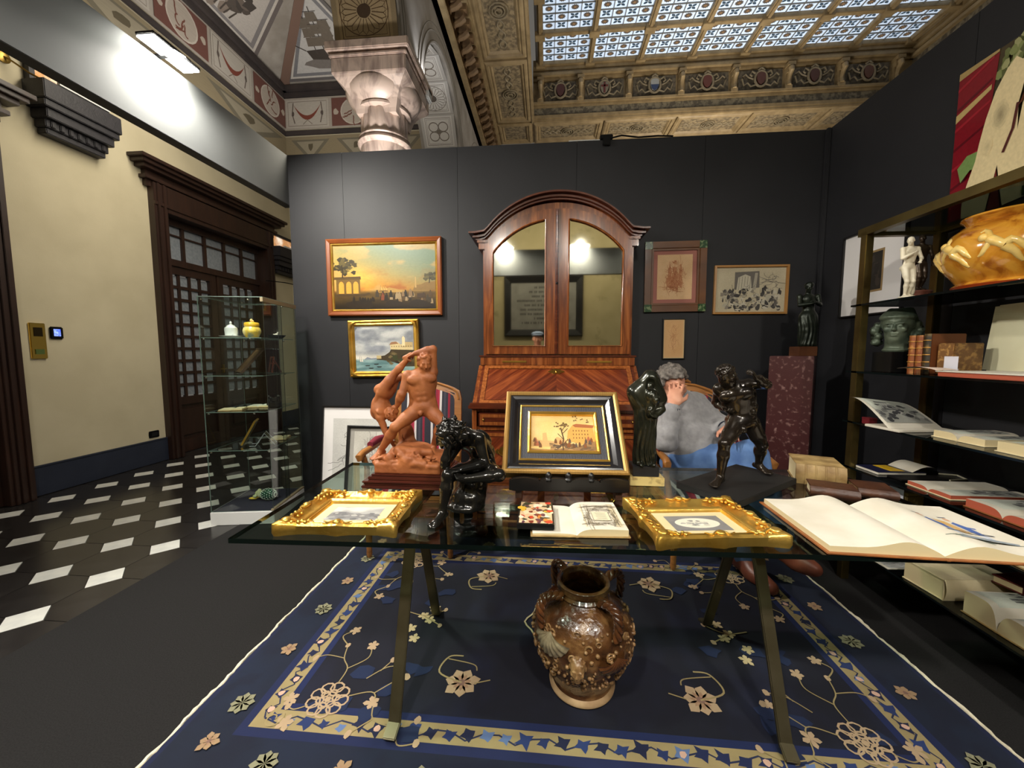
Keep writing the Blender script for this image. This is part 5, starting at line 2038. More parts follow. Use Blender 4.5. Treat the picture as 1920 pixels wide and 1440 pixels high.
gilt_frame('gilt_picture_frame', 'gilt frame with long grey landscape lying flat at left end of table', (-.645, 1.222, TT), R(3.5), .36, .285, 31, land)
gilt_frame('gilt_picture_frame', 'gilt frame with oval grey view lying flat at right of open booklet', (.490, 1.248, TT), R(7), .37, .285, 32, ovalland)

# ---- framed stone inlay picture on carved stand
t = thing('book_stand', 'dark carved wooden stand holding the ebony framed picture on the table', 'stand', (.085, 1.55, TT), (0, 0, R(1.5)))
b = MB().box(-.215, .215, -.115, -.085, .03, .055)
N_ = 60
for k in range(N_):
    x0, x1 = -.225 + .45 * k / N_, -.225 + .45 * (k + 1) / N_
    hh = .012 + .012 * abs(math.sin((x0 + .225) / .45 * math.pi * 4)) ** .5
    b.box(x0, x1, -.125, -.10, .06 - .0, .06 + hh)
b.box(-.225, .225, -.125, -.075, .035, .06)
b.build('carved_ledge', M_EBON, t)
for kx in (-.075, .0, .085):
    MB().lathe([(.014, 0), (.016, .008), (.011, .014), (.013, .024), (.007, .032), (.002, .036)], 14).build('finial', M_EBON, t, loc=(kx, -.1135, .07), smooth=50)
b = MB()
for s_ in (-1, 1):
    pl = [(-.11, 0), (-.11, .05), (.12, .05), (.12, 0), (.08, 0), (.05, .02), (-.04, .02), (-.07, 0)]
    b.prism(pl, -.012, .012, TR((s_ * .19, 0, 0), (R(90), 0, R(90))))
b.box(-.2, .2, .1, .12, 0.01, .04)
b.build('feet', mat('dark_walnut_stand', (52, 32, 22), .4, col2=(70, 44, 28), scale=12), t)
MB().bar((-.1, .105, .03), (-.1, .075, .15), .03, .012).bar((.1, .105, .03), (.1, .075, .15), .03, .012).build('back_support', M_EBON, t)
t = thing('inlay_picture', 'framed landscape inlay in wide ebony and gilt ripple frame leaning on carved stand', 'picture', (.076, 1.474, TT + .073), (R(46), 0, R(1.5)))
w, h = .49, .40
M_EB2 = mat('polished_ebony', (30, 28, 30), .22, coat=.4)
MB().rim(w, h, [(0, -.012), (0, .03), (.006, .035), (.014, .035), (.02, .03), (.02, -.012)], TR((0, h / 2, 0))).build('outer_ripple', mat('pale_gilt_ripple', (192, 152, 84), .4, .5, col2=(140, 104, 50), tex='wave', scale=60, thr=(.2, .8)), t)
MB().rim(w - .04, h - .04, [(0, -.01), (0, .028), (.008, .03), (.02, .026), (.034, .014), (.044, .012), (.044, -.01)], TR((0, h / 2, 0))).build('ebony_moulding', M_EB2, t)
MB().rim(w - .128, h - .128, [(0, -.01), (0, .016), (.004, .019), (.008, .016), (.008, -.01)], TR((0, h / 2, 0))).build('gilt_bead', M_GOLD, t)
MB().rim(w - .144, h - .144, [(0, -.01), (0, .011), (.026, .011), (.026, -.01)], TR((0, h / 2, 0))).build('ripple_band', mat('ebony_ripple', (40, 40, 44), .35, col2=(96, 96, 104), tex='wave', scale=55, dist=3, thr=(.4, .7)), t)
MB().rim(w - .196, h - .196, [(0, -.01), (0, .016), (.007, .021), (.014, .014), (.014, -.01)], TR((0, h / 2, 0))).build('inner_gilt', M_GOLD, t)
MB().box(-w / 2 + .02, w / 2 - .02, .02, h - .02, -.01, -.002).build('back_board', M_EBON, t)
p = Pic(w - .224, h - .224, 33)
p.bg(lambda u, v: mixc((222, 182, 108), (238, 208, 148), fbm(u * 5, v * 4, 0, 3)), 30, 20)
rd = random.Random(9)
p.poly([(0, .3), (.1, .32), (.18, .3), (.18, .5), (.24, .52), (.26, .3), (.36, .28), (.4, .4), (.5, .36), (.55, .3), (.55, .12), (0, .14)], (206, 164, 108))
p.poly([(.56, .3), (.58, .56), (.66, .74), (.7, .68), (.98, .66), (1, .3), (.8, .2)], (216, 160, 84))
p.poly([(.66, .74), (.72, .78), (1, .74), (.98, .66), (.7, .68)], (166, 100, 62))
for k in range(18):
    p.fill((136, 92, 54), (.66 + .045 * (k % 6), .56 - .1 * (k // 6), .675 + .045 * (k % 6), .6 - .1 * (k // 6)))
p.poly([(0, 0), (1, 0), (1, .3), (.85, .22), (.7, .12), (.5, .1), (.3, .06), (0, .08)], (150, 116, 78))
for k in range(40):
    p.blob(rd.uniform(.3, 1), rd.uniform(0, .22), .04, .03, rd.choice([(110, 88, 66), (132, 104, 72), (94, 78, 62), (170, 134, 90)]), 8, .4)
p.line([(.5, .05), (.49, .2), (.51, .35), (.49, .5), (.47, .66)], .005, (84, 62, 44))
for a in (.2, .35, .5, .62):
    p.line([(.5, a), (.5 + .08 * (1 if a != .35 else -1), a + .14)], .003, (84, 62, 44))
for k in range(26):
    p.blob(.48 + rd.gauss(0, .05), .72 + rd.gauss(0, .06), .014, .02, (120, 96, 60), 7, .4)
for k in range(24):
    p.person(rd.uniform(.05, .95), rd.uniform(.1, .3), .12, rd.choice([(134, 84, 50), (110, 76, 50), (170, 100, 70), (96, 80, 70)]))
for k in range(10):
    p.blob(.76 + rd.gauss(0, .08), .9 + rd.gauss(0, .05), .014, .012, (86, 66, 48), 6, .3)
p.build('stone_inlay', t, (0, h / 2, .0), rough=.3, coat=.3)


# ---- books
def open_book(name, label, loc, rz, wl, wr, h, tl, tr_, cover, page, edge=None, prints=None, tilt=(0, 0), bulge=0.0, cat='book', group=None, cov=.006):
    """open volume lying on its back; spine along local y at x=0"""
    t = thing(name, label, cat, loc, (0, 0, rz), group)
    MB().box(-wl - cov, -.002, -h / 2 - cov, h / 2 + cov, 0, .004).build('cover', cover, t, bevel=.0015)
    MB().box(.002, wr + cov, -h / 2 - cov, h / 2 + cov, 0, .004).build('cover', cover, t, bevel=.0015)
    MB().box(-.004, .004, -h / 2 - cov, h / 2 + cov, 0, .003).build('spine', cover, t)

    def zf(x, w, th):
        f = x / w
        return .0045 + th * (1 - math.exp(-f * 9)) * (1 - .12 * f) + bulge * math.exp(-((f - .3) / .22) ** 2)
    for s_, w, th in ((-1, wl, tl), (1, wr, tr_)):
        N_ = 16
        b = MB()
        b.m = 0
        fx = [w * (k / N_) ** 1.4 for k in range(N_ + 1)]
        top_ = [[(s_ * x, y, zf(x, w, th)) for x in fx] for y in (-h / 2, h / 2)]
        bot_ = [[(s_ * x, y, .004) for x in fx] for y in (-h / 2, h / 2)]
        vs = top_[0] + top_[1] + bot_[0] + bot_[1]
        n = N_ + 1
        fs = [(k, k + 1, n + k + 1, n + k) for k in range(N_)]
        b.add(vs, [f if s_ > 0 else f[::-1] for f in fs])
        b.m = 1
        fs = [(k, 2 * n + k, 2 * n + k + 1, k + 1) for k in range(N_)] + [(n + k, n + k + 1, 3 * n + k + 1, 3 * n + k) for k in range(N_)] + [(N_, 2 * n + N_, 3 * n + N_, n + N_)]
        b.add(vs, [f if s_ > 0 else f[::-1] for f in fs])
        b.build('page_block', [page, edge or page], t, smooth=30)
        if prints and prints[0 if s_ < 0 else 1]:
            mx_, fn = .14, prints[0 if s_ < 0 else 1]
            p = Pic(w * .74, h * .82, sum(map(ord, name)) % 97)
            fn(p)
            o = p.build('print', t, (0, 0, 0), rough=.75)
            me = o.data
            for vv in me.vertices:
                X = w * .57 + s_ * vv.co.x
                vv.co.x = s_ * w * .57 + vv.co.x
                vv.co.z = zf(max(X, 0.001), w, th) + .0006 + vv.co.z
    return t


M_PG = mat('white_page', (216, 209, 194), .75, col2=(206, 198, 180), scale=10)
M_PGO = mat('aged_page', (222, 208, 170), .8, col2=(206, 190, 150), scale=12)
M_EDGE = mat('page_edges', (214, 196, 152), .8, col2=(150, 128, 88), tex='wave', scale=90, stretch=(0, 0, 1), thr=(.2, .8))
M_EDGER = mat('red_page_edges', (176, 84, 58), .7, col2=(140, 62, 44), tex='wave', scale=90, stretch=(0, 0, 1), thr=(.2, .8))
M_VELL = mat('vellum_cover', (178, 150, 98), .6, col2=(122, 94, 54), scale=14, bump=.15)
M_LEA = mat('brown_leather', (84, 48, 28), .5, col2=(58, 32, 20), scale=14, bump=.3)
M_LEATAN = mat('tan_leather', (150, 92, 46), .5, col2=(118, 68, 34), scale=12, bump=.2)


def engr(p):
    p.fill((206, 192, 158))
    I = (92, 82, 68)
    p.line([(.04, .03), (.96, .03), (.96, .97), (.04, .97), (.04, .03)], .0012, I)
    for (u, v, a, c, n) in ((.5, .88, .36, .06, 22), (.14, .4, .09, .3, 20), (.86, .4, .09, .3, 20), (.5, .1, .36, .06, 18), (.5, .7, .3, .08, 16)):
        p.scrib(u, v, a, c, I, .0011, n)
        p.scrib(u, v, a, c, (134, 122, 100), .0018, n // 2)
    p.fill((216, 204, 174), (.26, .22, .74, .6))
    p.line([(.26, .22), (.74, .22), (.74, .6), (.26, .6), (.26, .22)], .0016, I)
    for k in range(7):
        p.line([(.34 + .02 * (k % 3), .54 - .045 * k), (.66 - .02 * (k % 2), .54 - .045 * k)], .0016, I)


def handw(p):
    for k in range(4):
        y = .75 - .09 * k
        p.line([(.3 + .4 * q / 16, y + .012 * math.sin(q * 2.2 + k)) for q in range(17)], .001, (176, 160, 130))


open_book('engraved_booklet', 'small open book with engraved title page at front of glass table', (.092, 1.245, TT), R(3), .135, .155, .215, .006, .022, M_VELL, M_PG, M_EDGE, (handw, engr))
t = thing('mosaic_card', 'small colourful abstract picture block lying on the open booklet', 'picture block', (-.03, 1.235, TT + .0135), (0, 0, R(1)))
MB().box(-.058, .058, -.09, .09, 0, .018).build('block', M_EBON, t, bevel=.002)
p = Pic(.104, .166, 41)
p.fill((222, 190, 150))
rd = random.Random(12)
for k in range(70):
    p.blob(rd.random() * .92 + .04, rd.random() * .94 + .03, rd.uniform(.04, .14), rd.uniform(.03, .09), rd.choice([(196, 60, 40), (226, 178, 60), (120, 40, 36), (236, 214, 176), (60, 66, 50), (206, 128, 60), (240, 226, 200), (92, 48, 70), (46, 40, 36)]), 7, .3)
p.build('image', t, (0, 0, .0185), rough=.3)


def plate(p):
    # hand-coloured plate: two figures with a litter
    I = (70, 78, 96)
    for x, s_ in ((.3, 1), (.66, 1)):
        p.poly([(x - .05, .3), (x + .05, .3), (x + .06, .5), (x + .02, .62), (x - .05, .58)], (72, 98, 160))
        p.poly([(x - .045, .16), (x - .01, .16), (x, .32), (x - .05, .32)], (206, 210, 220))
        p.poly([(x + .01, .16), (x + .04, .16), (x + .05, .32), (x, .32)], (188, 194, 208))
        p.blob(x, .68, .035, .045, (206, 160, 126), 9, .1)
        p.line([(x - .06, .73), (x + .06, .74)], .006, I)
        p.line([(x, .5), (x + .12, .46)], .01, (72, 98, 160))
    p.fill((206, 164, 100), (.4, .3, .56, .62))
    for k in range(8):
        p.blob(.44 + .04 * (k % 3), .36 + .09 * (k // 3), .02, .025, (176, 120, 66), 7, .3)
    p.line([(.2, .28), (.8, .3)], .006, I)
    p.poly([(.16, .1), (.84, .1), (.88, .14), (.2, .16)], (132, 140, 146))
    p.scrib(.5, .13, .3, .04, (96, 110, 96), .003, 10)


open_book('costume_folio', 'huge open folio with blue costume plate at right end of glass table', (1.085, 1.272, TT), R(-2), .285, .29, .35, .018, .016, M_LEATAN, M_PG, M_EDGE, (None, plate), bulge=.022, cov=.012)


def shut_book(name, label, loc, rot, w, h, th, cover, edge, bands=4, group=None, cat='book', gilt=None):
    """closed volume lying flat: spine on the local -y side"""
    t = thing(name, label, cat, loc, rot, group)
    MB().box(-w / 2, w / 2, -h / 2, h / 2, 0, .005).box(-w / 2, w / 2, -h / 2, h / 2, th - .005, th).build('boards', cover, t, bevel=.002)
    MB().box(-w / 2 + .005, w / 2 - .005, -h / 2 + .006, h / 2 - .006, .005, th - .005).build('page_block', edge, t)
    b = MB()
    b.grid(lambda u, v: (-w / 2 + w * u, -h / 2 - .012 * math.sin(math.pi * v), th * v), 2, 9)
    b.grid(lambda u, v: (-w / 2 + w * u, -h / 2 + .002, th * v), 2, 2)
    b.build('spine', cover, t, smooth=60)
    if bands:
        b = MB()
        for k in range(bands):
            x = -w / 2 + w * (k + 1) / (bands + 1)
            b.tube([(x, -h / 2 - .012 * math.sin(math.pi * v), th * v) for v in [q / 8 for q in range(9)]], .004, 6)
        b.build('raised_bands', gilt or cover, t, smooth=60)
    return t


shut_book('vellum_volume', 'thick yellowed vellum book lying closed at back right of table', (1.183, 1.768, TT), (0, 0, R(-22)), .17, .19, .085, M_VELL, M_EDGE, 4)
shut_book('leather_volume', 'worn brown leather book with pale spine strip beside the vellum volume', (1.12, 1.575, TT), (0, 0, R(-24)), .15, .10, .04, M_LEA, M_PGO, 0)
shut_book('leather_wallet_book', 'limp dark brown leather book behind the big folio', (1.285, 1.60, TT), (0, 0, R(-20)), .12, .12, .035, M_LEA, M_EDGE, 0)
# ---------------------------------------------------------------- brass and glass shelves with their contents
M_SHB = mat('antique_brass_tube', (128, 112, 68), .35, .9, col2=(100, 86, 50), scale=5)
G_SH = glass_mat('smoked_shelf_glass', (150, 158, 154), 1.5)
M_GEDGE = mat('dark_glass_edge', (12, 18, 18), .1)
SX0, SX1, SY0, SY1 = 1.70, 2.10, .75, 2.33
sh = thing('glass_etagere', 'tall brass framed open shelf unit with smoked glass shelves along right wall', 'shelf', (1.9, 1.54, 0))
O = Vector((1.9, 1.54, 0))
SZ = (.22, .46, .66, .915, 1.195, 1.56, 1.945)
for x in (SX0 + .02, SX1 - .02):
    for y in (SY0 + .04, SY1 - .04):
        MB().box(x - .02 - O.x, x + .02 - O.x, y - .02 - O.y, y + .02 - O.y, 0, 1.945).build('post', M_SHB, sh, bevel=.003)
for k, z in enumerate(SZ):
    b = MB()
    x0, x1, y0, y1 = SX0 - O.x, SX1 - O.x, SY0 - O.y, SY1 - O.y + .015
    if k == len(SZ) - 1:
        x0, x1, y0, y1 = x0 + .03, x1 - .03, y0 + .03, y1 - .045
    if k == 1:
        x0 = x0 + .13
    V8 = [(x0, y0, z - .01), (x1, y0, z - .01), (x1, y1, z - .01), (x0, y1, z - .01), (x0, y0, z), (x1, y0, z), (x1, y1, z), (x0, y1, z)]
    b.m = 0
    b.add(V8, [(3, 2, 1, 0), (4, 5, 6, 7)])
    b.m = 1
    b.add(V8, [(0, 1, 5, 4), (1, 2, 6, 5), (2, 3, 7, 6), (3, 0, 4, 7)])
    b.build('glass_shelf', [G_SH, M_GEDGE], sh)
MB().rim(SX1 - SX0, SY1 - SY0, [(0, 1.925), (0, 1.965), (.035, 1.965), (.035, 1.925)], TR((0, 0, 0))).build('top_rail', M_SHB, sh)
top_z = 1.9655
# large ceramic panel on top
t = thing('ceramic_relief_panel', 'large coloured ceramic panel of a pale nude torso leaning above the shelves', 'ceramic panel', (2.125, 2.05, top_z + .001), (R(90), 0, R(-90)))
p = Pic(.52, .76, 51, eps=.0015)
rd = random.Random(13)
MB().box(-.26, .26, 0, .76, -.02, -.001).build('slab', mat('panel_clay', (120, 84, 50), .7), t)
p.bg(lambda u, v: mixc((44, 40, 26), (84, 70, 40), fbm(u * 6, v * 6, 0, 4)), 30, 30)
p.poly([(0, 0), (.16, 0), (.2, .3), (.3, .6), (.34, .98), (.0, .98)], (128, 16, 30))
for k in range(7):
    p.poly([(.0, .12 + .13 * k), (.3, .2 + .13 * k), (.3, .185 + .13 * k), (.0, .1 + .13 * k)], (92, 10, 22) if k % 2 else (160, 30, 44))
p.poly([(0, .68), (.3, .78), (.3, .81), (0, .73)], (196, 170, 110))
p.poly([(0, .955), (.34, .985), (.34, 1), (0, 1)], (176, 150, 96))
for k in range(60):
    p.blob(.5 + rd.gauss(0, .07) + .0, .86 + rd.gauss(0, .07), .03, .03, rd.choice([(132, 140, 84), (104, 112, 62), (160, 160, 110), (88, 92, 52)]), 8, .35)
p.poly([(.12, .26), (.2, .32), (.3, .3), (.26, .42), (.16, .42), (.08, .36)], (120, 148, 84))
skin, skin2 = (232, 212, 164), (214, 188, 140)
p.poly([(.16, .0), (.36, .0), (.40, .16), (.43, .28), (.46, .16), (.5, .02), (.72, .04), (.7, .2), (.64, .34), (.66, .46), (.74, .6), (.72, .68), (.62, .66), (.58, .58), (.56, .44),
        (.55, .6), (.58, .72), (.7, .82), (.86, .95), (.84, 1.0), (.66, .9), (.55, .84), (.5, .88), (.44, .84), (.36, .74), (.3, .6), (.26, .46), (.24, .36), (.18, .22), (.15, .1)], skin)
for k in range(9):
    f = 1 - k / 9
    p.blob(.42, .58, .075 * f, .1 * f, tuple(int(a * (1 - .035 * k)) for a in skin), 16, .12)
for k in range(6):
    f = 1 - k / 6
    p.blob(.34, .42, .04 * f, .05 * f, tuple(int(a * (1 - .02 * k)) for a in skin), 14, .12)
p.line([(.55, .6), (.53, .46), (.47, .34)], .012, (84, 40, 36))
p.poly([(.56, .58), (.62, .72), (.7, .8), (.68, .68), (.8, .72), (.84, .62), (.78, .52), (.68, .46), (.64, .4), (.66, .48), (.76, .58), (.74, .66), (.66, .64)], (88, 46, 24))
p.poly([(.38, .0), (.41, .14), (.43, .26), (.46, .14), (.49, .0)], (110, 40, 34))
for k in range(70):
    u, v = rd.uniform(.68, 1), rd.uniform(.0, .5)
    p.blob(u, v, .03, .03, rd.choice([(124, 150, 60), (80, 104, 44), (52, 60, 30), (150, 40, 36), (40, 40, 24)]), 8, .4)
p.blob(.9, .28, .05, .05, (150, 36, 40), 10, .2)
p.build('glazed_image', t, (0, .38, 0), rough=.25, coat=.4)

# glazed jardiniere
t = thing('glazed_jardiniere', 'big squat ochre glazed pot with pale nude figures on upper shelf', 'pot', (1.90, 1.79, 1.5605))
M_OCH = mat('ochre_lustre_glaze', (146, 82, 22), .12, col2=(206, 146, 50), col3=(190, 124, 36), scale=9, thr=(.36, .56), dist=1.5, coat=.8, bump=.08, bscale=14)
prof = [(.12, 0), (.155, .006), (.16, .02), (.148, .03), (.16, .05), (.19, .09), (.205, .14), (.20, .19), (.175, .235), (.145, .262), (.13, .27), (.138, .285), (.15, .295), (.148, .302), (.128, .296), (.12, .27), (.14, .24), (.18, .16), (.14, .06), (.02, .04)]
MB().lathe(prof, 56).build('body', M_OCH, t, smooth=60)
b = MB().lathe([(.118, 0.0), (.158, .004), (.163, .016), (.15, .026)], 56, cap=False)
b.build('foot_ring', mat('red_brown_glaze', (140, 54, 20), .15, coat=.7), t, smooth=60)
CR = mat('cream_slip_figure', (236, 206, 128), .15, col2=(222, 180, 92), scale=20, coat=.7)
MBR = mat('brown_glaze_leaf', (150, 84, 24), .15, coat=.7)


def onpot(a, z):
    r = np.interp(z, [.03, .05, .09, .14, .19, .235, .262], [.148, .16, .19, .205, .20, .175, .145]) - .004
    return (r * math.cos(a), r * math.sin(a), z)


for k, a0 in enumerate((3.0, 3.75, 4.5, 2.3)):
    B_ = MB()
    q = lambda da, z: onpot(a0 + da, z)
    B_.ball(q(-.23, .188), .017, 12, 8)
    B_.tube([q(-.19, .182), q(-.14, .178), q(-.07, .168), q(0, .158), q(.07, .15)], [.01, .019, .018, .016, .02], 12)
    B_.tube([q(.05, .152), q(.13, .166), q(.2, .158), q(.28, .138), q(.35, .118)], [.018, .017, .013, .011, .006], 12)
    B_.tube([q(.05, .145), q(.12, .132), q(.18, .12), q(.24, .1), q(.3, .085)], [.017, .015, .012, .01, .006], 12)
    B_.tube([q(-.14, .185), q(-.19, .208), q(-.25, .218), q(-.31, .21)], [.011, .01, .008, .005], 12)
    B_.tube([q(-.14, .168), q(-.19, .145), q(-.24, .125), q(-.29, .118)], [.011, .01, .008, .005], 12)
    B_.build('relief_figure', CR, t, smooth=60)
# upright books and other volumes
for k, (dy, w, h, col, c2) in enumerate(((2.075, .034, .185, (140, 76, 34), (186, 128, 62)), (2.037, .034, .185, (132, 70, 32), (180, 120, 58)), (1.998, .036, .19, (48, 40, 26), (120, 96, 50)))):
    lab = ('first tan gilt spined book from the green bust', 'second tan gilt spined book from the green bust', 'dark gilt spined book third from the green bust')[k]
    t = thing('antique_book', lab, 'book', (1.80, dy, 1.1955), group='upright books on the middle shelf')
    m_ = mat('gilt_spine_%d' % k, col, .45, col2=c2, scale=30, thr=(.5, .62), stretch=(1, 1, .6))
    MB().box(0, .15, -w / 2, w / 2, 0, h).build('boards', mat('tan_calf', (112, 62, 30), .5), t, bevel=.003)
    b = MB()
    b.grid(lambda u, v: (-.008 * math.sin(math.pi * u), -w / 2 + w * u, h * v), 9, 2)
    b.build('spine', m_, t, smooth=60)
    b = MB()
    for q in range(5):
        b.tube([(-.008 * math.sin(math.pi * u) - .001, -w / 2 + w * u, h * (q + .7) / 5.6) for u in [i / 8 for i in range(9)]], .0025, 6)
    b.build('raised_bands', mat('gilt_band', (190, 140, 66), .4, .5), t, smooth=60)
t = thing('book_slipcase', 'short brown gilt bound volume right of the upright books', 'book', (1.82, 1.93, 1.1955))
MB().box(0, .12, -.036, .036, 0, .145).build('boards', mat('brown_gilt_board', (104, 70, 36), .5, col2=(150, 112, 60), scale=40, thr=(.5, .62)), t, bevel=.003)
MB().box(-.003, 0, -.034, .034, .004, .141).build('spine', mat('brown_spine', (122, 84, 44), .5, col2=(176, 134, 74), scale=50, thr=(.52, .62)), t, bevel=.001)
t = thing('label_card', 'small blank white card standing against the upright volumes', 'card', (1.80, 1.885, 1.1955), (0, 0, 0))
MB().box(0, .0015, -.03, .03, 0, .085).build('card', mat('white_card', (216, 216, 226), .7), t, bevel=.0003)
MB().box(.001, .03, -.004, .004, 0, .03).build('easel_flap', mat('white_card', (216, 216, 226), .7), t)


def view(p):
    p.bg(lambda u, v: mixc((150, 150, 142), (196, 200, 186), sstep(.3, .7, fbm(u * 4, v * 4, 0, 3) * .5 + v * .5)), 24, 18)
    for k in range(50):
        p.blob(p.rnd.uniform(.05, .95), p.rnd.uniform(.05, .55), .06, .05, p.rnd.choice([(84, 84, 84), (116, 116, 112), (150, 148, 142), (60, 60, 62), (176, 174, 166)]), 8, .4)
    p.fill((96, 96, 94), (.2, .35, .5, .7))
    for k in range(4):
        p.fill((150, 150, 146), (.24 + .06 * k, .4, .27 + .06 * k, .6))


# large standing album on the middle shelf
t = thing('standing_album', 'large album open upright with blank cream leaves on middle shelf', 'book', (1.86, 1.66, 1.1955), (0, 0, 0))
MB().box(-.17, .13, -.2, .16, 0, .02).build('lower_page_block', [M_EDGER], t, bevel=.002)
MB().box(-.175, .13, -.205, .165, .02, .024).build('lower_leaf', M_PG, t)
b = MB()
b.grid(lambda u, v: (.13 + .03 * v + .008 * math.sin(u * 5), -.2 + .46 * u, .024 + .3 * v - .012 * u), 14, 4)
b.grid(lambda u, v: (.14 + .03 * v + .008 * math.sin(u * 5 + .6), -.2 + .49 * u, .024 + .285 * v), 14, 4)
b.build('upright_leaves', mat('cream_leaf', (226, 222, 190), .8, col2=(214, 208, 174), scale=5), t, smooth=60)
MB().box(.165, .17, -.2, .28, .02, .32, TR((0, 0, 0), (0, R(6), 0))).build('back_board', M_LEATAN, t)
b = MB()
b.grid(lambda u, v: (-.17 + .095 * u, .168 + .19 * v, .026 + .012 * math.sin(math.pi * v) * (1 - u * .3)), 8, 10)
b.build('turned_leaf', mat('rose_leaf', (220, 196, 178), .8), t, smooth=60)
# open view book on the fourth shelf
t = thing('view_book', 'open picture book propped up with grey landscape view on shelf', 'book', (1.83, 2.06, .9155), (0, 0, R(8)))
MB().box(-.16, .12, -.07, .1, 0, .012).build('page_block', [M_PG], t, bevel=.002)
b = MB()
b.grid(lambda u, v: (-.16 + .28 * u, -.02 + .19 * v + .03 * math.sin(v * 2.2), .012 + .13 * math.sin(min(v * 1.75, 1.57)) * (1 - .25 * u)), 10, 14)
b.build('raised_leaf', M_PG, t, smooth=60)
p = Pic(1, 1, 61)
view(p)
o = p.build('view_print', t, rough=.7)
for vv in o.data.vertices:
    u, v = .5 + vv.co.x * .86, .5 + vv.co.y * .8
    z0 = vv.co.z
    vv.co = (-.16 + .28 * u, -.02 + .19 * v + .03 * math.sin(v * 2.2) - .0015 - z0, .012 + .13 * math.sin(min(v * 1.75, 1.57)) * (1 - .25 * u) + .0015 + z0)
t = thing('red_box', 'tiny red box behind the propped picture book', 'box', (1.73, 2.2, .9155))
MB().box(-.02, .02, -.025, .025, 0, .026).build('box_body', mat('red_card', (110, 26, 34), .5), t, bevel=.002)
MB().box(-.021, .021, -.026, .026, .026, .034).build('lid', mat('red_card', (110, 26, 34), .5), t, bevel=.002)
open_book('plate_book', 'open plate book with cream edges on fourth shelf', (1.90, 1.80, .9155), R(92), .1, .1, .26, .028, .03, M_PGO, M_PG, M_EDGE, (view, view))
open_book('aged_folio', 'old thick open folio with browned edges near right border, fourth shelf', (1.90, 1.50, .9155), R(90), .13, .13, .3, .035, .04, M_PGO, M_PGO, M_EDGE, (None, view))
# fifth shelf
t = thing('exhibition_booklet', 'navy and yellow covered booklet lying at far end of shelf', 'booklet', (1.88, 2.2, .6605), (0, 0, R(2)))
MB().box(-.15, .09, -.07, .07, 0, .012).build('page_block', M_PG, t, bevel=.002)
MB().box(-.15, .09, -.07, .07, .012, .0145).build('cover', mat('navy_cover', (28, 30, 60), .35), t)
MB().box(-.07, .0, -.05, .06, .0146, .0155).build('yellow_panel', mat('yellow_print', (226, 182, 40), .4), t)
b = MB().grid(lambda u, v: (.02 + .12 * u, -.07 + .14 * v, .0146 + .03 * math.sin(u * 2.4)), 8, 3)
b.build('curled_leaf', M_PG, t, smooth=60)
t = thing('black_portfolio', 'thin black portfolio lying beside the navy booklet', 'portfolio', (1.93, 2.075, .6605), (0, 0, R(3)))
MB().box(-.17, .15, -.04, .04, 0, .008).build('boards', M_EBON, t, bevel=.002)
MB().tube([(.05, -.05, .01), (.14, -.04, .012), (.16, .02, .014), (.1, .05, .012)], .004, 6).build('pale_ribbon', mat('pale_ribbon', (170, 164, 140), .7), t, smooth=60)
open_book('red_edged_folio', 'open folio with red page edges on the shelf beside navy booklet', (1.92, 1.88, .6605), R(90), .1, .1, .34, .018, .018, M_PGO, M_PG, M_EDGER, (view, None))
open_book('red_edged_volume', 'thicker open volume with red page edges nearest the right border', (1.90, 1.58, .6605), R(90), .13, .13, .32, .03, .034, M_LEATAN, M_PG, M_EDGER, (None, view))
# low half shelf and bottom shelf
t = thing('ceramic_box', 'small yellowish lidded box with white card under the navy booklet', 'box', (1.92, 2.18, .4605), (0, 0, R(10)))
MB().box(-.05, .05, -.05, .05, 0, .09).build('box_body', mat('olive_gilt_box', (112, 92, 44), .4, col2=(160, 140, 90), scale=30, thr=(.55, .62)), t, bevel=.004)
MB().box(-.053, .053, -.053, .053, .09, .105).build('lid', mat('olive_gilt_lid', (124, 102, 50), .4), t, bevel=.004)
MB().box(-.06, -.058, -.04, .03, .05, .12).build('tag_card', mat('white_card', (216, 216, 226), .7), t)
t = thing('loose_view_sheet', 'loose grey view print lying on the low half shelf', 'print', (1.95, 1.97, .4605), (0, 0, R(5)))
MB().box(-.1, .12, -.13, .12, 0, .0015).build('sheet', M_PG, t)
p = Pic(.18, .2, 62)
view(p)
p.build('view_print', t, (.01, 0, .0018), rough=.7)
t = thing('map_sheet', 'loose map sheet on the bottom shelf below the big folio', 'print', (1.82, 2.05, .2205), (0, 0, R(4)))
MB().box(-.12, .14, -.05, .06, 0, .002).build('sheet', M_PG, t)
p = Pic(.22, .09, 63)
p.fill((206, 206, 204))
p.scrib(.5, .5, .3, .3, (132, 132, 134), .0025, 16)
p.build('engraving', t, (.01, 0, .0024), rough=.7)
shut_book('browned_volume', 'thick browned unbound volume lying on the bottom shelf', (1.88, 1.85, .2205), (0, 0, R(4)), .32, .18, .095, M_PGO, M_EDGE, 0)
open_book('thick_print_book', 'thick book open at a grey print on bottom shelf near right border', (1.90, 1.56, .2205), R(90), .12, .12, .32, .085, .1, M_VELL, M_PG, M_EDGE, (view, view))
shut_book('red_leather_volume', 'dark red leather book with green ribbon on the bottom shelf', (2.0, 1.72, .3165), (0, 0, R(10)), .16, .1, .035, mat('red_leather', (98, 36, 32), .45, bump=.2), M_EDGE, 0)
open_book('cream_sheet_book', 'pale open book on the low half shelf near right border', (1.96, 1.62, .4605), R(88), .11, .11, .22, .02, .02, M_VELL, M_PG, M_EDGE, (None, None))
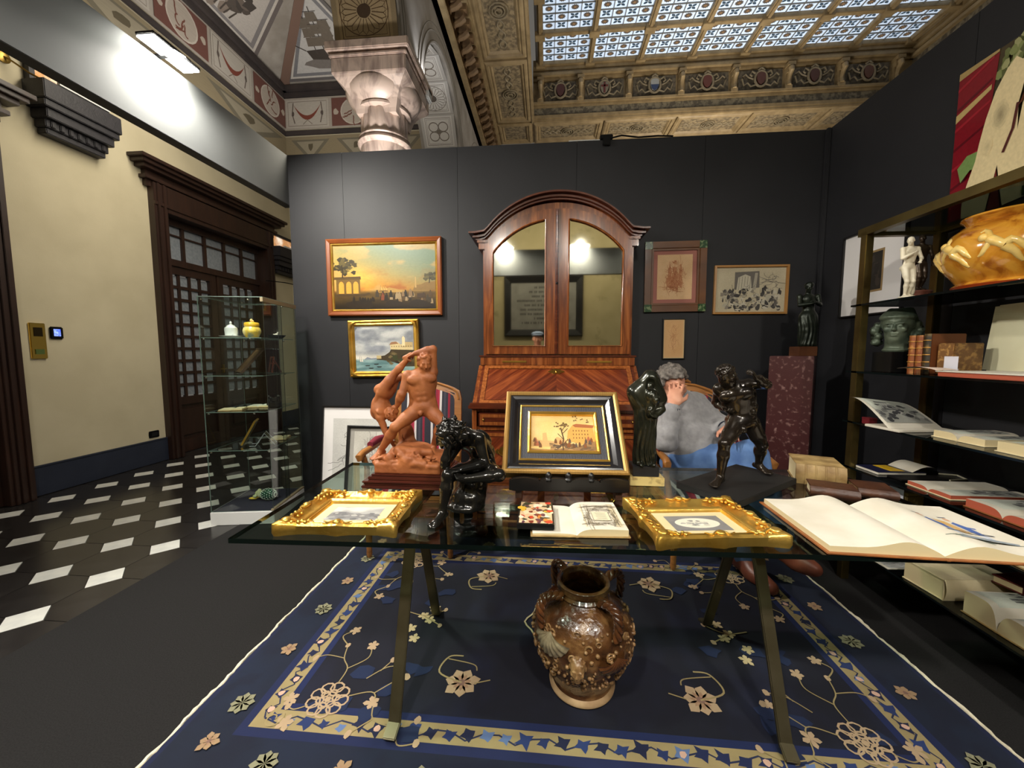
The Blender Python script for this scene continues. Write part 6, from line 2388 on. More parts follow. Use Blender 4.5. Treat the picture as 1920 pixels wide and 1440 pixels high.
# ---------------------------------------------------------------- sculptures
M_TERRA = mat('terracotta', (168, 100, 54), .6, col2=(144, 80, 42), scale=14, bump=.12, bscale=120)
M_BRZ = mat('black_bronze', (26, 25, 23), .22, .55, col2=(38, 36, 32), scale=12, coat=.35)
M_BRZG = mat('dark_olive_bronze', (34, 36, 28), .25, .5, col2=(50, 50, 36), scale=10, coat=.35)
M_BRZB = mat('brown_black_bronze', (30, 25, 21), .24, .5, col2=(46, 38, 30), scale=10, coat=.3)
M_VERD = mat('green_patina_bronze', (72, 84, 70), .45, .3, col2=(98, 108, 90), scale=16, bump=.1)
M_WMARB = mat('white_statuary_marble', (232, 224, 200), .35, col2=(220, 210, 184), scale=9)
M_DWOODP = wood('dark_mahogany_plinth', (58, 24, 18), (82, 38, 26), (70, 30, 22), 6, .25, .5, stretch=(.3, 1, 1))


def put(B, root, name, m, **k):
    return B.mesh(name, m, root, tuple(-v for v in root.location), **k)


# --- terracotta struggle group
g = thing('terracotta_group', 'terracotta statue of a bearded giant hurling a youth on dark moulded plinth', 'statue', (-.575, 1.635, TT))
b = MB()
for (dx, dy, z0, z1) in ((.18, .155, 0, .012), (.172, .147, .012, .022), (.178, .153, .022, .03), (.16, .135, .03, .044), (.15, .127, .044, .052)):
    b.box(-dx, dx, -dy, dy, z0, z1)
b.build('wood_plinth', M_DWOODP, g, bevel=.003)
H = .65
B = Clay(.0034)
human(B, {'pelvis': (-.537, 1.64, 1.064), 'waist': (-.541, 1.638, 1.112), 'neck': (-.538, 1.638, 1.212), 'head': (-.522, 1.622, 1.252),
          'shR': (-.600, 1.622, 1.196), 'elR': (-.618, 1.60, 1.118), 'wrR': (-.648, 1.618, 1.066), 'hdR': (-.662, 1.628, 1.05), 'cuR': 1.1,
          'shL': (-.496, 1.65, 1.214), 'elL': (-.488, 1.636, 1.312), 'wrL': (-.566, 1.622, 1.293), 'hdL': (-.59, 1.622, 1.28), 'cuL': 1.1,
          'hipR': (-.562, 1.635, 1.048), 'knR': (-.636, 1.565, .982), 'anR': (-.722, 1.605, .868), 'toR': (-.738, 1.548, .842),
          'hipL': (-.514, 1.648, 1.048), 'knL': (-.448, 1.615, .992), 'anL': (-.508, 1.685, .876), 'toL': (-.498, 1.62, .852)},
      H, face=(.45, -.85, -.2), hup=(.05, -.15, 1), hair=(200, .0075, 3), beard=.0075, muscle=1.3)
B.ell((-.538, 1.602, 1.036), (.009, .009, .012), None, .005)
put(B, g, 'giant', M_TERRA)
B = Clay(.0034)
human(B, {'pelvis': (-.724, 1.67, 1.116), 'waist': (-.744, 1.668, 1.078), 'neck': (-.712, 1.652, 1.016), 'head': (-.680, 1.628, 1.026), 'chest': (-.738, 1.662, 1.04),
          'shR': (-.705, 1.69, 1.022), 'elR': (-.672, 1.70, .965), 'wrR': (-.655, 1.69, .93), 'cuR': .3,
          'shL': (-.732, 1.628, 1.01), 'elL': (-.712, 1.632, .952), 'wrL': (-.690, 1.64, .905), 'cuL': .3,
          'hipR': (-.706, 1.69, 1.135), 'knR': (-.695, 1.725, 1.18), 'anR': (-.638, 1.722, 1.193), 'toR': (-.612, 1.72, 1.205), 'fuR': (.3, 0, 1),
          'hipL': (-.722, 1.655, 1.138), 'knL': (-.672, 1.655, 1.202), 'anL': (-.602, 1.642, 1.272), 'toL': (-.578, 1.64, 1.295), 'fuL': (.5, 0, -.8)},
      .50, face=(.2, -.9, .1), hup=(.3, -.1, -.9), hair=(60, .009, 4), muscle=1.0)
for k in range(10):
    B.cap((-.672 + .002 * k, 1.626, 1.04), (-.66 + .004 * math.sin(k * 2.), 1.618 + .004 * math.cos(k * 3), 1.058), .007, .005)
put(B, g, 'youth', M_TERRA)
B = Clay(.0042)
B.box((-.575, 1.635, .812), (.133, .107, .016), None, .008)
B.ell((-.60, 1.67, .84), (.11, .085, .055))
B.ell((-.70, 1.59, .83), (.05, .06, .026))
B.ell((-.64, 1.72, .90), (.03, .03, .07), None, .03)
B.ell((-.655, 1.70, .94), (.02, .02, .05), None, .03)
B.ell((-.49, 1.66, .835), (.06, .08, .024))
B.ell((-.575, 1.55, .845), (.05, .032, .03))          # lion head
B.ell((-.535, 1.535, .838), (.03, .024, .018))
B.ell((-.51, 1.53, .833), (.014, .014, .012))
B.ell((-.557, 1.527, .858), (.012, .008, .007))
B.ell((-.60, 1.54, .872), (.012, .01, .014))
B.ell((-.655, 1.54, .85), (.02, .018, .028))
rd = random.Random(2)
for k in range(46):
    a = rd.uniform(0, 6.28)
    c = np.array([-.60 + .055 * math.cos(a), 1.565 + .02 * math.sin(a), .85 + .03 * math.sin(a + .5)])
    B.cap(c, c + [rd.uniform(-.03, .0), rd.uniform(-.03, 0), rd.uniform(-.02, .01)], .009, .005, .006)
for k in range(60):
    a = rd.uniform(-.13, .12)
    c = np.array([-.575 + a, 1.535 + rd.uniform(-.006, .02), .83 + rd.uniform(-.015, .04)])
    B.cap(c, c + [rd.uniform(-.025, .025), rd.uniform(-.012, .004), rd.uniform(-.016, .004)], .007, .004, .005)
B.cap((-.62, 1.56, .88), (-.50, 1.60, .865), .022, .016, .015)
for q in range(4):
    B.cap((-.487 + .012 * q, 1.545, .835), (-.483 + .012 * q, 1.525, .825), .008, .009, .004)
B.disp = lambda x, y, z: .004 * (fbm(x * 60, y * 60, z * 60, 3, 3) - .5)
put(B, g, 'rock_and_lion_skin', M_TERRA, clip=.7925)

# --- seated black bronze youth
g = thing('bronze_seated_youth', 'black bronze seated youth bent over crossed leg on a rock, nearest the camera', 'statue', (-.285, 1.33, TT))
H = .64
B = Clay(.0032)
human(B, {'pelvis': (-.242, 1.41, .868), 'waist': (-.238, 1.425, .915), 'neck': (-.292, 1.365, 1.008), 'head': (-.338, 1.315, 1.002), 'chest': (-.262, 1.395, .962),
          'shL': (-.238, 1.345, .99), 'elL': (-.212, 1.325, .905), 'wrL': (-.285, 1.258, .902), 'hdL': (-.325, 1.24, .898), 'cuL': .6,
          'shR': (-.316, 1.415, .972), 'elR': (-.345, 1.275, .912), 'wrR': (-.336, 1.275, .968), 'hdR': (-.335, 1.28, 1.0), 'cuR': 1.2,
          'hipR': (-.268, 1.39, .862), 'knR': (-.327, 1.245, .884), 'anR': (-.342, 1.222, .765), 'toR': (-.362, 1.148, .745),
          'hipL': (-.226, 1.385, .866), 'knL': (-.158, 1.29, .876), 'anL': (-.258, 1.255, .872), 'toL': (-.30, 1.235, .888), 'fuL': (.2, -.3, .9)},
      H, muscle=1.0, headon=False, neckr=1.0)
head(B, (-.338, 1.312, 1.006), (-.15, -.45, -.88), (-.45, -.75, .45), .80, None)
rd = random.Random(4)
cen = vec((-.334, 1.318, 1.012))
f_, u_ = unit((-.15, -.45, -.88)), unit((-.45, -.75, .45))
for k in range(150):
    a, z = rd.uniform(0, 6.28), rd.uniform(-.3, 1)
    d = np.array([math.sqrt(1 - z * z) * math.cos(a), math.sqrt(1 - z * z) * math.sin(a), 0])
    r_ = np.cross(f_, u_)
    q = r_ * d[0] * .044 + f_ * d[1] * .048 + u_ * z * .048
    if q @ f_ > .022 and q @ u_ < .02:
        continue
    t2 = unit(np.cross(q, u_) + .6 * np.array([rd.gauss(0, 1), rd.gauss(0, 1), rd.gauss(0, 1)]) - .8 * u_)
    B.cap(cen + q, cen + q + t2 * .02, .0085, .0055, .004)
put(B, g, 'youth', M_BRZ, clip=.7415)
B = Clay(.0042)
B.ell((-.275, 1.335, .775), (.062, .06, .05))
B.ell((-.26, 1.35, .82), (.052, .055, .05))
B.ell((-.285, 1.325, .752), (.07, .062, .022))
B.ell((-.235, 1.36, .85), (.035, .05, .02))
B.disp = lambda x, y, z: .011 * (fbm(x * 38, y * 38, z * 38, 5, 3) - .5)
put(B, g, 'rock', M_BRZ, clip=.742)

# --- veiled mother
g = thing('bronze_veiled_mother', 'tall dark bronze veiled mother cradling a child on black and yellow marble blocks', 'statue', (.425, 1.665, TT))
MB().box(-.07, .07, -.055, .055, 0, .037).build('marble_slab', mat('yellow_breccia', (222, 196, 126), .35, col2=(132, 96, 50), scale=26, thr=(.55, .75)), g, bevel=.002)
MB().box(-.058, .05, -.045, .045, .037, .08).build('black_block', mat('black_marble_block', (26, 26, 28), .4, col2=(40, 40, 42), scale=9), g, bevel=.002)
B = Clay(.0034)
for z, rx, ry, cx in ((.83, .046, .036, .424), (.88, .045, .034, .424), (.95, .046, .034, .424), (1.02, .05, .036, .425), (1.08, .054, .04, .427), (1.12, .058, .042, .43)):
    B.ell((cx, 1.668, z), (rx, ry, .055), None, .03)
B.ell((.385, 1.67, 1.115), (.03, .036, .05), None, .03)
B.cap((.375, 1.672, 1.13), (.44, 1.668, 1.19), .026, .024, .03)
B.cap((.44, 1.668, 1.19), (.482, 1.66, 1.1), .028, .026, .03)
B.ell((.438, 1.66, 1.182), (.03, .034, .036), None, .02)
B.cut((.43, 1.615, 1.165), (.022, .024, .03), None, .006)
head(B, (.428, 1.619, 1.160), (-.25, -.95, -.3), (0, -.2, 1), .30, None, ears=False)
B.ell((.435, 1.622, 1.118), (.026, .022, .026), None, .008)
head(B, (.446, 1.590, 1.108), (-.45, -.9, .2), (.15, 0, 1), .29, (40, .006, 2))
B.cap((.44, 1.62, 1.09), (.432, 1.616, 1.045), .02, .015, .012)
B.cap((.45, 1.62, 1.085), (.425, 1.604, 1.062), .01, .008, .005)
finger_hand(B, (.452, 1.618, 1.035), (-1, -.3, .25), (0, -.3, 1), 1, .05, .5)
B.cap((.484, 1.65, 1.06), (.45, 1.62, 1.035), .018, .012, .01)
for s_ in (-1, 1):
    B.ell((.424 + s_ * .022, 1.632, .826), (.014, .022, .01), None, .006)


def folds(x, y, z):
    a = np.arctan2(y - 1.668, x - .425)
    w = np.clip((1.06 - z) / .1, 0, 1)
    w2 = np.clip((z - 1.0) / .1, 0, 1)
    return .0032 * np.sin(a * 13 + 2.2 * np.sin(z * 30)) * w + .0012 * np.sin(x * 90 + z * 70) * w2


B.disp = folds
put(B, g, 'veiled_figure', M_BRZG, clip=.8195)

# --- striding boxer
g = thing('bronze_boxer', 'brown black bronze boxer striding with raised fist on wide black slab', 'statue', (.80, 1.645, TT), (0, 0, 0))
MB(TR((0, 0, 0), (0, 0, R(38)))).box(-.235, .235, -.125, .125, 0, .026).build('slab', mat('black_slab', (22, 21, 20), .55, col2=(30, 28, 27), scale=7), g, bevel=.002)
H = .67
B = Clay(.0034)
human(B, {'pelvis': (.822, 1.668, 1.018), 'waist': (.815, 1.665, 1.068), 'neck': (.752, 1.645, 1.165), 'head': (.728, 1.622, 1.206), 'chest': (.786, 1.658, 1.122),
          'shR': (.722, 1.672, 1.145), 'elR': (.742, 1.745, 1.08), 'wrR': (.748, 1.675, 1.06), 'cuR': 1.1,
          'shL': (.822, 1.634, 1.168), 'elL': (.866, 1.59, 1.172), 'wrL': (.806, 1.552, 1.2), 'hdL': (.786, 1.545, 1.226), 'cuL': 1.25,
          'hipR': (.786, 1.652, .998), 'knR': (.712, 1.578, .935), 'anR': (.700, 1.575, .80), 'toR': (.648, 1.522, .778),
          'hipL': (.862, 1.688, .998), 'knL': (.918, 1.70, .905), 'anL': (.944, 1.765, .806), 'toL': (.962, 1.70, .778)},
      H, face=(.75, -.62, -.1), hup=(-.1, -.2, 1), hair=(150, .0075, 8), muscle=1.3)
B.ell((.80, 1.615, .985), (.012, .012, .016), None, .005)
for k in range(5):
    B.cap((.852 - .008 * k, 1.58 - .006 * k, 1.186 + .004 * k), (.862 - .008 * k, 1.59 - .006 * k, 1.166 + .004 * k), .012, .012, .003)
put(B, g, 'boxer', M_BRZB)

# --- porphyry pedestal with small draped bronze
g = thing('porphyry_pedestal', 'tall dark red porphyry pedestal in the far right corner', 'pedestal', (1.735, 2.88, 0), (0, 0, R(-36)))
M_PORPH = mat('red_porphyry', (66, 34, 34), .3, col2=(140, 108, 102), scale=38, thr=(.56, .76), detail=7)
MB().box(-.125, .125, -.125, .125, .0, 1.272).build('shaft', M_PORPH, g, bevel=.004)
MB().box(-.14, .14, -.14, .14, 0.0, .05).build('base', M_PORPH, g, bevel=.004)
g = thing('bronze_draped_woman', 'small dark bronze draped woman with folded arms on the red pedestal', 'statue', (1.79, 2.87, 1.2725))
MB().box(-.06, .06, -.055, .055, 0, .065).build('wood_block', mat('brown_block', (70, 40, 24), .4, col2=(92, 56, 34), scale=9), g, bevel=.002)
B = Clay(.0036)
H = .47
human(B, {'pelvis': (1.808, 2.87, 1.555), 'waist': (1.808, 2.868, 1.6), 'neck': (1.80, 2.868, 1.70), 'head': (1.796, 2.855, 1.742),
          'shR': (1.745, 2.866, 1.682), 'elR': (1.735, 2.845, 1.62), 'wrR': (1.79, 2.81, 1.628), 'shL': (1.862, 2.866, 1.682), 'elL': (1.868, 2.845, 1.622), 'wrL': (1.81, 2.808, 1.638),
          'hipR': (1.785, 2.87, 1.54), 'knR': (1.78, 2.852, 1.45), 'anR': (1.788, 2.87, 1.37), 'toR': (1.78, 2.83, 1.35), 'hipL': (1.832, 2.87, 1.54), 'knL': (1.836, 2.862, 1.45), 'anL': (1.835, 2.875, 1.37), 'toL': (1.84, 2.835, 1.35)},
      H, face=(-.1, -.95, -.25), hair=(50, .009, 2), muscle=0)
B.ell((1.80, 2.862, 1.758), (.026, .03, .022))
for z, r_ in ((1.53, .052), (1.47, .054), (1.41, .05), (1.37, .046)):
    B.ell((1.81, 2.868, z), (r_, .042, .06), None, .03)
B.ell((1.815, 2.87, 1.352), (.05, .045, .016), None, .01)
B.disp = lambda x, y, z: .0028 * np.sin(np.arctan2(y - 2.868, x - 1.81) * 12 + 2 * np.sin(z * 25)) * np.clip((1.56 - z) / .06, 0, 1)
put(B, g, 'draped_figure', mat('dark_green_bronze', (26, 32, 26), .35, .5, col2=(40, 46, 36), scale=10), clip=1.3375)

# --- marble woman and dark companion on the upper shelf
g = thing('marble_woman', 'small white marble standing woman at far end of upper shelf', 'statuette', (1.745, 2.07, 1.5605))
B = Clay(.0021)
H = .29
human(B, {'pelvis': (1.748, 2.07, 1.712), 'waist': (1.752, 2.07, 1.742), 'neck': (1.752, 2.068, 1.806), 'head': (1.738, 2.055, 1.832),
          'shR': (1.716, 2.068, 1.795), 'elR': (1.702, 2.05, 1.748), 'wrR': (1.728, 2.035, 1.765), 'shL': (1.786, 2.072, 1.798), 'elL': (1.796, 2.06, 1.75), 'wrL': (1.772, 2.035, 1.735),
          'hipR': (1.735, 2.07, 1.704), 'knR': (1.736, 2.055, 1.64), 'anR': (1.742, 2.07, 1.578), 'toR': (1.736, 2.042, 1.567), 'hipL': (1.765, 2.07, 1.704), 'knL': (1.758, 2.05, 1.64), 'anL': (1.762, 2.075, 1.58), 'toL': (1.768, 2.048, 1.567)},
      H, face=(-.75, -.6, -.35), hair=(90, .0045, 6), muscle=.6)
for z in (1.60, 1.63, 1.66):
    B.ell((1.778, 2.085, z), (.018, .018, .03))
B.ell((1.752, 2.068, 1.566), (.034, .034, .008))
put(B, g, 'figure', M_WMARB, clip=1.561)
g = thing('dark_statuette', 'small dark brown standing figure on red marble base behind the marble woman', 'statuette', (1.83, 2.11, 1.5605))
MB().lathe([(.048, 0), (.05, .006), (.044, .012), (.046, .034), (.05, .04), (.048, .046)], 24).build('base', mat('red_marble_base', (110, 60, 48), .3, col2=(150, 100, 84), scale=22), g, smooth=40)
B = Clay(.0021)
human(B, {'pelvis': (1.828, 2.11, 1.742), 'waist': (1.828, 2.11, 1.772), 'neck': (1.826, 2.108, 1.834), 'head': (1.818, 2.10, 1.864),
          'shR': (1.792, 2.108, 1.822), 'elR': (1.775, 2.08, 1.778), 'wrR': (1.752, 2.05, 1.748), 'shL': (1.862, 2.11, 1.824), 'elL': (1.868, 2.10, 1.775), 'wrL': (1.85, 2.075, 1.74),
          'hipR': (1.816, 2.11, 1.732), 'knR': (1.814, 2.095, 1.675), 'anR': (1.82, 2.11, 1.622), 'toR': (1.812, 2.085, 1.612), 'hipL': (1.84, 2.11, 1.732), 'knL': (1.842, 2.10, 1.675), 'anL': (1.838, 2.115, 1.622), 'toL': (1.845, 2.09, 1.612)},
      .28, face=(-.6, -.75, 0), hair=(60, .005, 3), muscle=.6)
B.cap((1.79, 2.09, 1.80), (1.758, 2.058, 1.735), .016, .01, .01)
put(B, g, 'figure', mat('dark_brown_patina', (56, 44, 32), .35, .4, col2=(78, 62, 44), scale=14), clip=1.606)
g.location = (1.875, 2.15, 1.5605)

# --- green bronze bust
g = thing('bronze_bust', 'green bronze woman head with curled hair on black cube, middle shelf', 'bust', (1.825, 2.2, 1.1955))
MB().box(-.06, .06, -.06, .06, 0, .105).build('cube_base', mat('black_cube', (12, 12, 13), .35), g, bevel=.002)
B = Clay(.0036)
c = (1.822, 2.19, 1.432)
head(B, c, (-.76, -.65, .04), (0.03, 0, 1), 1.22, None, ears=False, nose=.9)
f_ = unit((-.76, -.65, .04))
r_ = np.cross(f_, (0, 0, 1))
cc = vec(c)
B.cap(cc + [0, 0, -.05] - f_ * .01, cc + [0, 0, -.122] - f_ * .006, .044, .047, .03)
B.ell(cc + [0, 0, -.122] - f_ * .006, (.056, .056, .012), None, .01)
B.ell(cc + [0, 0, .026] - f_ * .03, (.072, .072, .064), None, .02)
rd = random.Random(6)
for s_ in (-1, 1):
    for k in range(34):
        w_ = rd.random()
        q = cc + r_ * s_ * (.054 + .028 * rd.random() + (.018 if s_ > 0 else 0)) - f_ * (.012 + .07 * rd.random()) + vec((0, 0, -.09 + .11 * w_))
        rr = rd.uniform(.011, .018)
        B.ell(q, (rr, rr, rr), None, .008)
        B.cut(q + r_ * s_ * rr + f_ * rr * .6, (rr * .5, rr * .5, rr * .5), None, .003)
for k in range(9):
    a = -1.35 + 2.7 * k / 8
    B.cap(cc + r_ * math.sin(a) * .062 + f_ * math.cos(a) * .046 + vec((0, 0, .046)), cc + r_ * math.sin(a) * .04 - f_ * .04 + vec((0, 0, .084)), .012, .014, .01)
for k in range(12):
    a0, a1 = -1.5 + 3.0 * k / 12, -1.5 + 3.0 * (k + 1) / 12
    B.cap(cc + r_ * math.sin(a0) * .062 + f_ * math.cos(a0) * .05 + vec((0, 0, .046)), cc + r_ * math.sin(a1) * .062 + f_ * math.cos(a1) * .05 + vec((0, 0, .046)), .007, .007, .004)
B.disp = lambda x, y, z: .0022 * (fbm(x * 90, y * 90, z * 90, 4, 2) - .5)
put(B, g, 'head', M_VERD)

# ---------------------------------------------------------------- grotesque jug under the table
g = thing('grotesque_jug', 'brown glazed jug with twisted handles, shells and mask standing on blue rug', 'jug', (.148, 1.425, .0150))
g.scale = (1.0, 1.0, .955)
M_JUG = mat('mottled_brown_glaze', (50, 29, 15), .22, col2=(138, 102, 62), col3=(86, 54, 28), scale=13, thr=(.32, .7), coat=.5, bump=.5, bscale=45)
M_JUGD = mat('dark_brown_glaze', (62, 36, 20), .2, col2=(104, 62, 32), scale=20, coat=.6, bump=.15)
M_JUGL = mat('sandy_glaze', (158, 122, 80), .35, col2=(104, 72, 42), scale=26, coat=.3, bump=.3)
prof = [(.108, 0), (.122, .004), (.124, .014), (.112, .026), (.116, .05), (.135, .09), (.163, .14), (.182, .19), (.19, .235), (.184, .28), (.163, .325), (.132, .355), (.104, .372), (.094, .382),
        (.1, .392), (.091, .402), (.1, .414), (.094, .424), (.1, .434), (.094, .44), (.084, .436), (.08, .40), (.085, .38), (.13, .33), (.15, .25), (.1, .05), (.01, .03)]
b = MB()
b.lathe(prof, 96)
v2 = []
for (x, y, z) in b.v:
    if .05 < z < .36:
        n = float(fbm(x * 55, y * 55, z * 55, 3, 3)) - .5
        q = 1 + .1 * n * math.sin((z - .05) / .31 * math.pi)
        v2.append((x * q, y * q, z))
    else:
        v2.append((x, y, z))
b.v = v2
b.build('body', M_JUG, g, smooth=70)
b = MB().lathe([(.109, -.0005), (.1245, .004), (.1265, .014), (.114, .025)], 64, cap=False)
b.build('foot_rim', mat('unglazed_foot', (190, 160, 120), .7, col2=(150, 118, 82), scale=12), g, smooth=60)


def jr(z):
    return float(np.interp(z, [.026, .05, .09, .14, .19, .235, .28, .325, .355, .372], [.112, .116, .135, .163, .182, .19, .184, .163, .132, .104]))


def onj(a, z, d=0.):
    r = jr(z) + d
    return Vector((r * math.cos(a), r * math.sin(a), z))


for k in range(4):
    a = R(-45 + 90 * k - 12)
    path = []
    for q in range(22):
        f = q / 21
        rr = .1 + .052 * math.sin(f * math.pi * .85) + .062 * f
        zz = .40 + .04 * math.sin(f * math.pi) - .09 * f ** 1.5
        path.append(Vector((rr * math.cos(a), rr * math.sin(a), zz)))
    b = MB()
    for s_ in range(3):
        pp = []
        for q, c in enumerate(path):
            ph = q * .75 + s_ * 2.094
            tang = (path[min(q + 1, 21)] - path[max(q - 1, 0)]).normalized()
            n1 = tang.cross(Vector((-math.sin(a), math.cos(a), 0))).normalized()
            n2 = Vector((-math.sin(a), math.cos(a), 0))
            pp.append(c + n1 * .009 * math.cos(ph) + n2 * .009 * math.sin(ph))
        b.tube(pp, [.0115 - .00015 * q for q in range(22)], 8)
    b.build('twisted_handle', M_JUGD, g, smooth=70)
# applied scallop shells
for a, z, s_, m_ in ((R(-133), .285, .08, mat('grey_glass_shell', (150, 138, 112), .2, col2=(110, 96, 74), scale=30, coat=.6)), (R(-60), .238, .07, M_JUGD), (R(60), .24, .065, M_JUGL)):
    b = MB()

    def shell(u, v):
        ang = (u - .5) * 2.6
        r = v * s_
        bump_ = .006 * (0.5 + .5 * math.cos(u * 2 * math.pi * 9)) * v
        x, y = r * math.sin(ang), -s_ * .35 + r * math.cos(ang) * 1.0
        zz = z - y
        aa = a + x / jr(zz)
        return onj(aa, zz, .004 + .018 * math.sin(math.pi * (v * .75 + .2)) + bump_)
    b.grid(shell, 41, 12)
    b.build('scallop_shell', m_, g, smooth=70)
# applied mask
B = Clay(.0035)
fa = R(-100)
fc = onj(fa, .225, .002)
head(B, tuple(fc), (math.cos(fa), math.sin(fa), 0), (0, 0, 1), .62, (26, .008, 3), nose=.8)
B.mesh('mask', M_JUGL, g)
b = MB()
rd = random.Random(11)
for k in range(300):
    a, z = rd.uniform(-math.pi, math.pi), rd.choice([rd.uniform(.1, .2), rd.uniform(.1, .17), rd.uniform(.2, .34)])
    r_ = rd.uniform(.004, .0085)
    b.ball(onj(a, z, r_ * .4), r_, 7, 5)
for k in range(70):
    a, z = rd.uniform(-math.pi, math.pi), rd.uniform(.12, .33)
    c = onj(a, z, .003)
    t1 = Vector((-math.sin(a), math.cos(a), 0))
    rr = rd.uniform(.008, .014)
    b.tube([c + t1 * rr * math.cos(q) + Vector((0, 0, 1)) * rr * math.sin(q) for q in [i * .7854 for i in range(8)]], .0035, 5, True)
o = b.build('applied_pearls', M_JUGL, g, smooth=70)
o['kind'] = 'stuff'
# ---------------------------------------------------------------- glass display case with its pieces
CA = R(9.4)
vc = thing('glass_vitrine', 'tall frameless glass display case on white base beside the carpet edge', 'display case', (-2.505, 2.585, -.0038), (0, 0, CA))
G_V = glass_mat('vitrine_glass', (246, 250, 248), 1.45)
M_VE = mat('pale_glass_edge', (120, 138, 130), .15)
CW, CD, CH = .46, .5, 1.70


def glassbox(x0, x1, y0, y1, z0, z1, name, parent, edge=M_VE):
    b = MB()
    d = [x1 - x0, y1 - y0, z1 - z0]
    ax = d.index(min(d))
    V8 = [(x0, y0, z0), (x1, y0, z0), (x1, y1, z0), (x0, y1, z0), (x0, y0, z1), (x1, y0, z1), (x1, y1, z1), (x0, y1, z1)]
    F6 = [(3, 2, 1, 0), (4, 5, 6, 7), (0, 1, 5, 4), (1, 2, 6, 5), (2, 3, 7, 6), (3, 0, 4, 7)]
    big = {2: (0, 1), 1: (2, 4), 0: (3, 5)}[ax]
    b.m = 0
    b.add(V8, [F6[i] for i in big])
    b.m = 1
    b.add(V8, [F6[i] for i in range(6) if i not in big])
    return b.build(name, [G_V, edge], parent)


MB().box(0, CW, 0, CD, 0, .1).build('base', mat('white_laminate', (226, 226, 224), .5), vc, bevel=.003)
MB().box(.012, CW - .012, .012, CD - .012, .1, .104).build('base_felt', mat('dark_violet_felt', (34, 32, 50), .9), vc)
glassbox(.005, CW - .005, .004, .008, .104, CH, 'front_pane', vc)
glassbox(.004, .008, .01, CD - .01, .104, CH, 'side_pane', vc)
glassbox(.005, CW - .005, CD - .008, CD - .004, .104, CH, 'back_pane', vc)
MKE = mat('black_pane_edge', (24, 24, 22), .4)
glassbox(CW - .008, CW - .004, .01, .26, .11, CH - .03, 'sliding_door', vc, MKE)
glassbox(CW - .016, CW - .012, .22, CD - .01, .11, CH - .03, 'sliding_door', vc, MKE)
glassbox(.004, CW - .004, .004, CD - .004, CH, CH + .005, 'top_pane', vc)
MB().box(CW - .02, CW, .0, CD, CH - .03, CH).build('top_rail', mat('beige_rail', (150, 136, 108), .5), vc)
MB().box(CW - .02, CW, .0, CD, .104, .116).build('bottom_rail', mat('beige_rail', (150, 136, 108), .5), vc)
VS = (1.41, 1.13, .86, .57)
M_CHR = mat('chrome_clip', (210, 212, 210), .12, 1.0)
for z in VS:
    s_ = glassbox(.012, CW - .03, .012, CD - .012, z - .005, z, 'glass_shelf', vc)
for z in VS + (CH - .004,):
    for x, y in ((.03, .012), (CW - .11, .012), (.03, CD - .014), (CW - .11, CD - .014)):
        MB().lathe([(.006, -.014), (.008, -.008), (.004, -.001)], 10).build('shelf_clip', M_CHR, vc, loc=(x, y, z - .005), smooth=50)
CR_ = Matrix.Rotation(CA, 4, 'Z')


def inv(x, y, z):
    q = CR_ @ Vector((x, y, z))
    return (q.x - 2.505, q.y + 2.585, z - .0034)


t = thing('lidded_cup', 'white porcelain lidded cup with blue sprigs on saucer in glass case', 'cup', inv(.125, .17, VS[0]))
M_PORC = mat('white_porcelain', (238, 238, 236), .2, coat=.5)
M_PORCB = mat('sprigged_porcelain', (238, 238, 236), .2, col2=(96, 104, 160), scale=26, thr=(.62, .66), coat=.5)
MB().lathe([(.03, 0), (.05, .006), (.078, .014), (.08, .017), (.05, .012), (.02, .008)], 32).build('saucer', M_PORC, t, smooth=50)
MB().lathe([(.034, .012), (.04, .016), (.042, .05), (.043, .07), (.038, .07), (.036, .02)], 32).build('cup', M_PORCB, t, smooth=50)
MB().lathe([(.041, .07), (.041, .078), (.028, .088), (.026, .096), (.012, .102), (.006, .106), (.009, .114), (.007, .124), (.001, .128)], 32).build('lid', M_PORC, t, smooth=50)
t = thing('majolica_jar', 'yellow and blue majolica lidded jar in glass case', 'jar', inv(.255, .21, VS[0]))
MB().lathe([(.036, 0), (.042, .004), (.05, .02), (.061, .045), (.062, .06), (.056, .08), (.045, .09), (.044, .092)], 32).build('body', mat('majolica_body', (228, 214, 150), .2, col2=(70, 120, 130), col3=(236, 196, 70), scale=13, thr=(.38, .68), coat=.6), t, smooth=50)
MB().lathe([(.05, .09), (.052, .1), (.05, .118), (.044, .122), (.02, .126), (.004, .128)], 32).build('lid', mat('yellow_glaze', (226, 176, 52), .2, coat=.6), t, smooth=50)
MB().ball((0, 0, .138), (.011, .011, .013)).ball((.012, 0, .132), .008).build('fruit_knob', mat('cream_knob', (222, 190, 120), .3), t, smooth=60)
t = thing('bronze_dish', 'shallow dark dish with small pale bird in glass case', 'dish', inv(.36, .36, VS[0]))
MB().lathe([(.03, 0), (.045, .004), (.066, .026), (.068, .03), (.06, .026), (.03, .01)], 32, TR((0, 0, 0), (0, 0, 0), (1, 1, 1))).build('dish', mat('dark_green_dish', (34, 40, 34), .25, .4), t, smooth=50)
B = Clay(.0016)
B.ell((0, 0, .036), (.016, .009, .009)).ell((.014, 0, .05), (.006, .006, .007)).cap((.012, 0, .04), (.014, 0, .05), .005, .004).cap((.018, 0, .05), (.024, 0, .049), .002, .001).cap((-.014, 0, .036), (-.028, 0, .04), .004, .002).ell((0, 0, .022), (.008, .008, .012))
B.mesh('bird', mat('pale_bird', (214, 206, 190), .4), t)
t = thing('wood_panel_picture', 'brown wooden panel leaning on a stand in glass case', 'panel', inv(.11, .26, VS[1] + .012), (R(50), 0, CA + R(-48)))
MB().box(-.09, .09, .0, .24, -.006, .006).build('panel', mat('old_brown_panel', (96, 66, 36), .6, col2=(72, 48, 26), scale=9), t, bevel=.002)
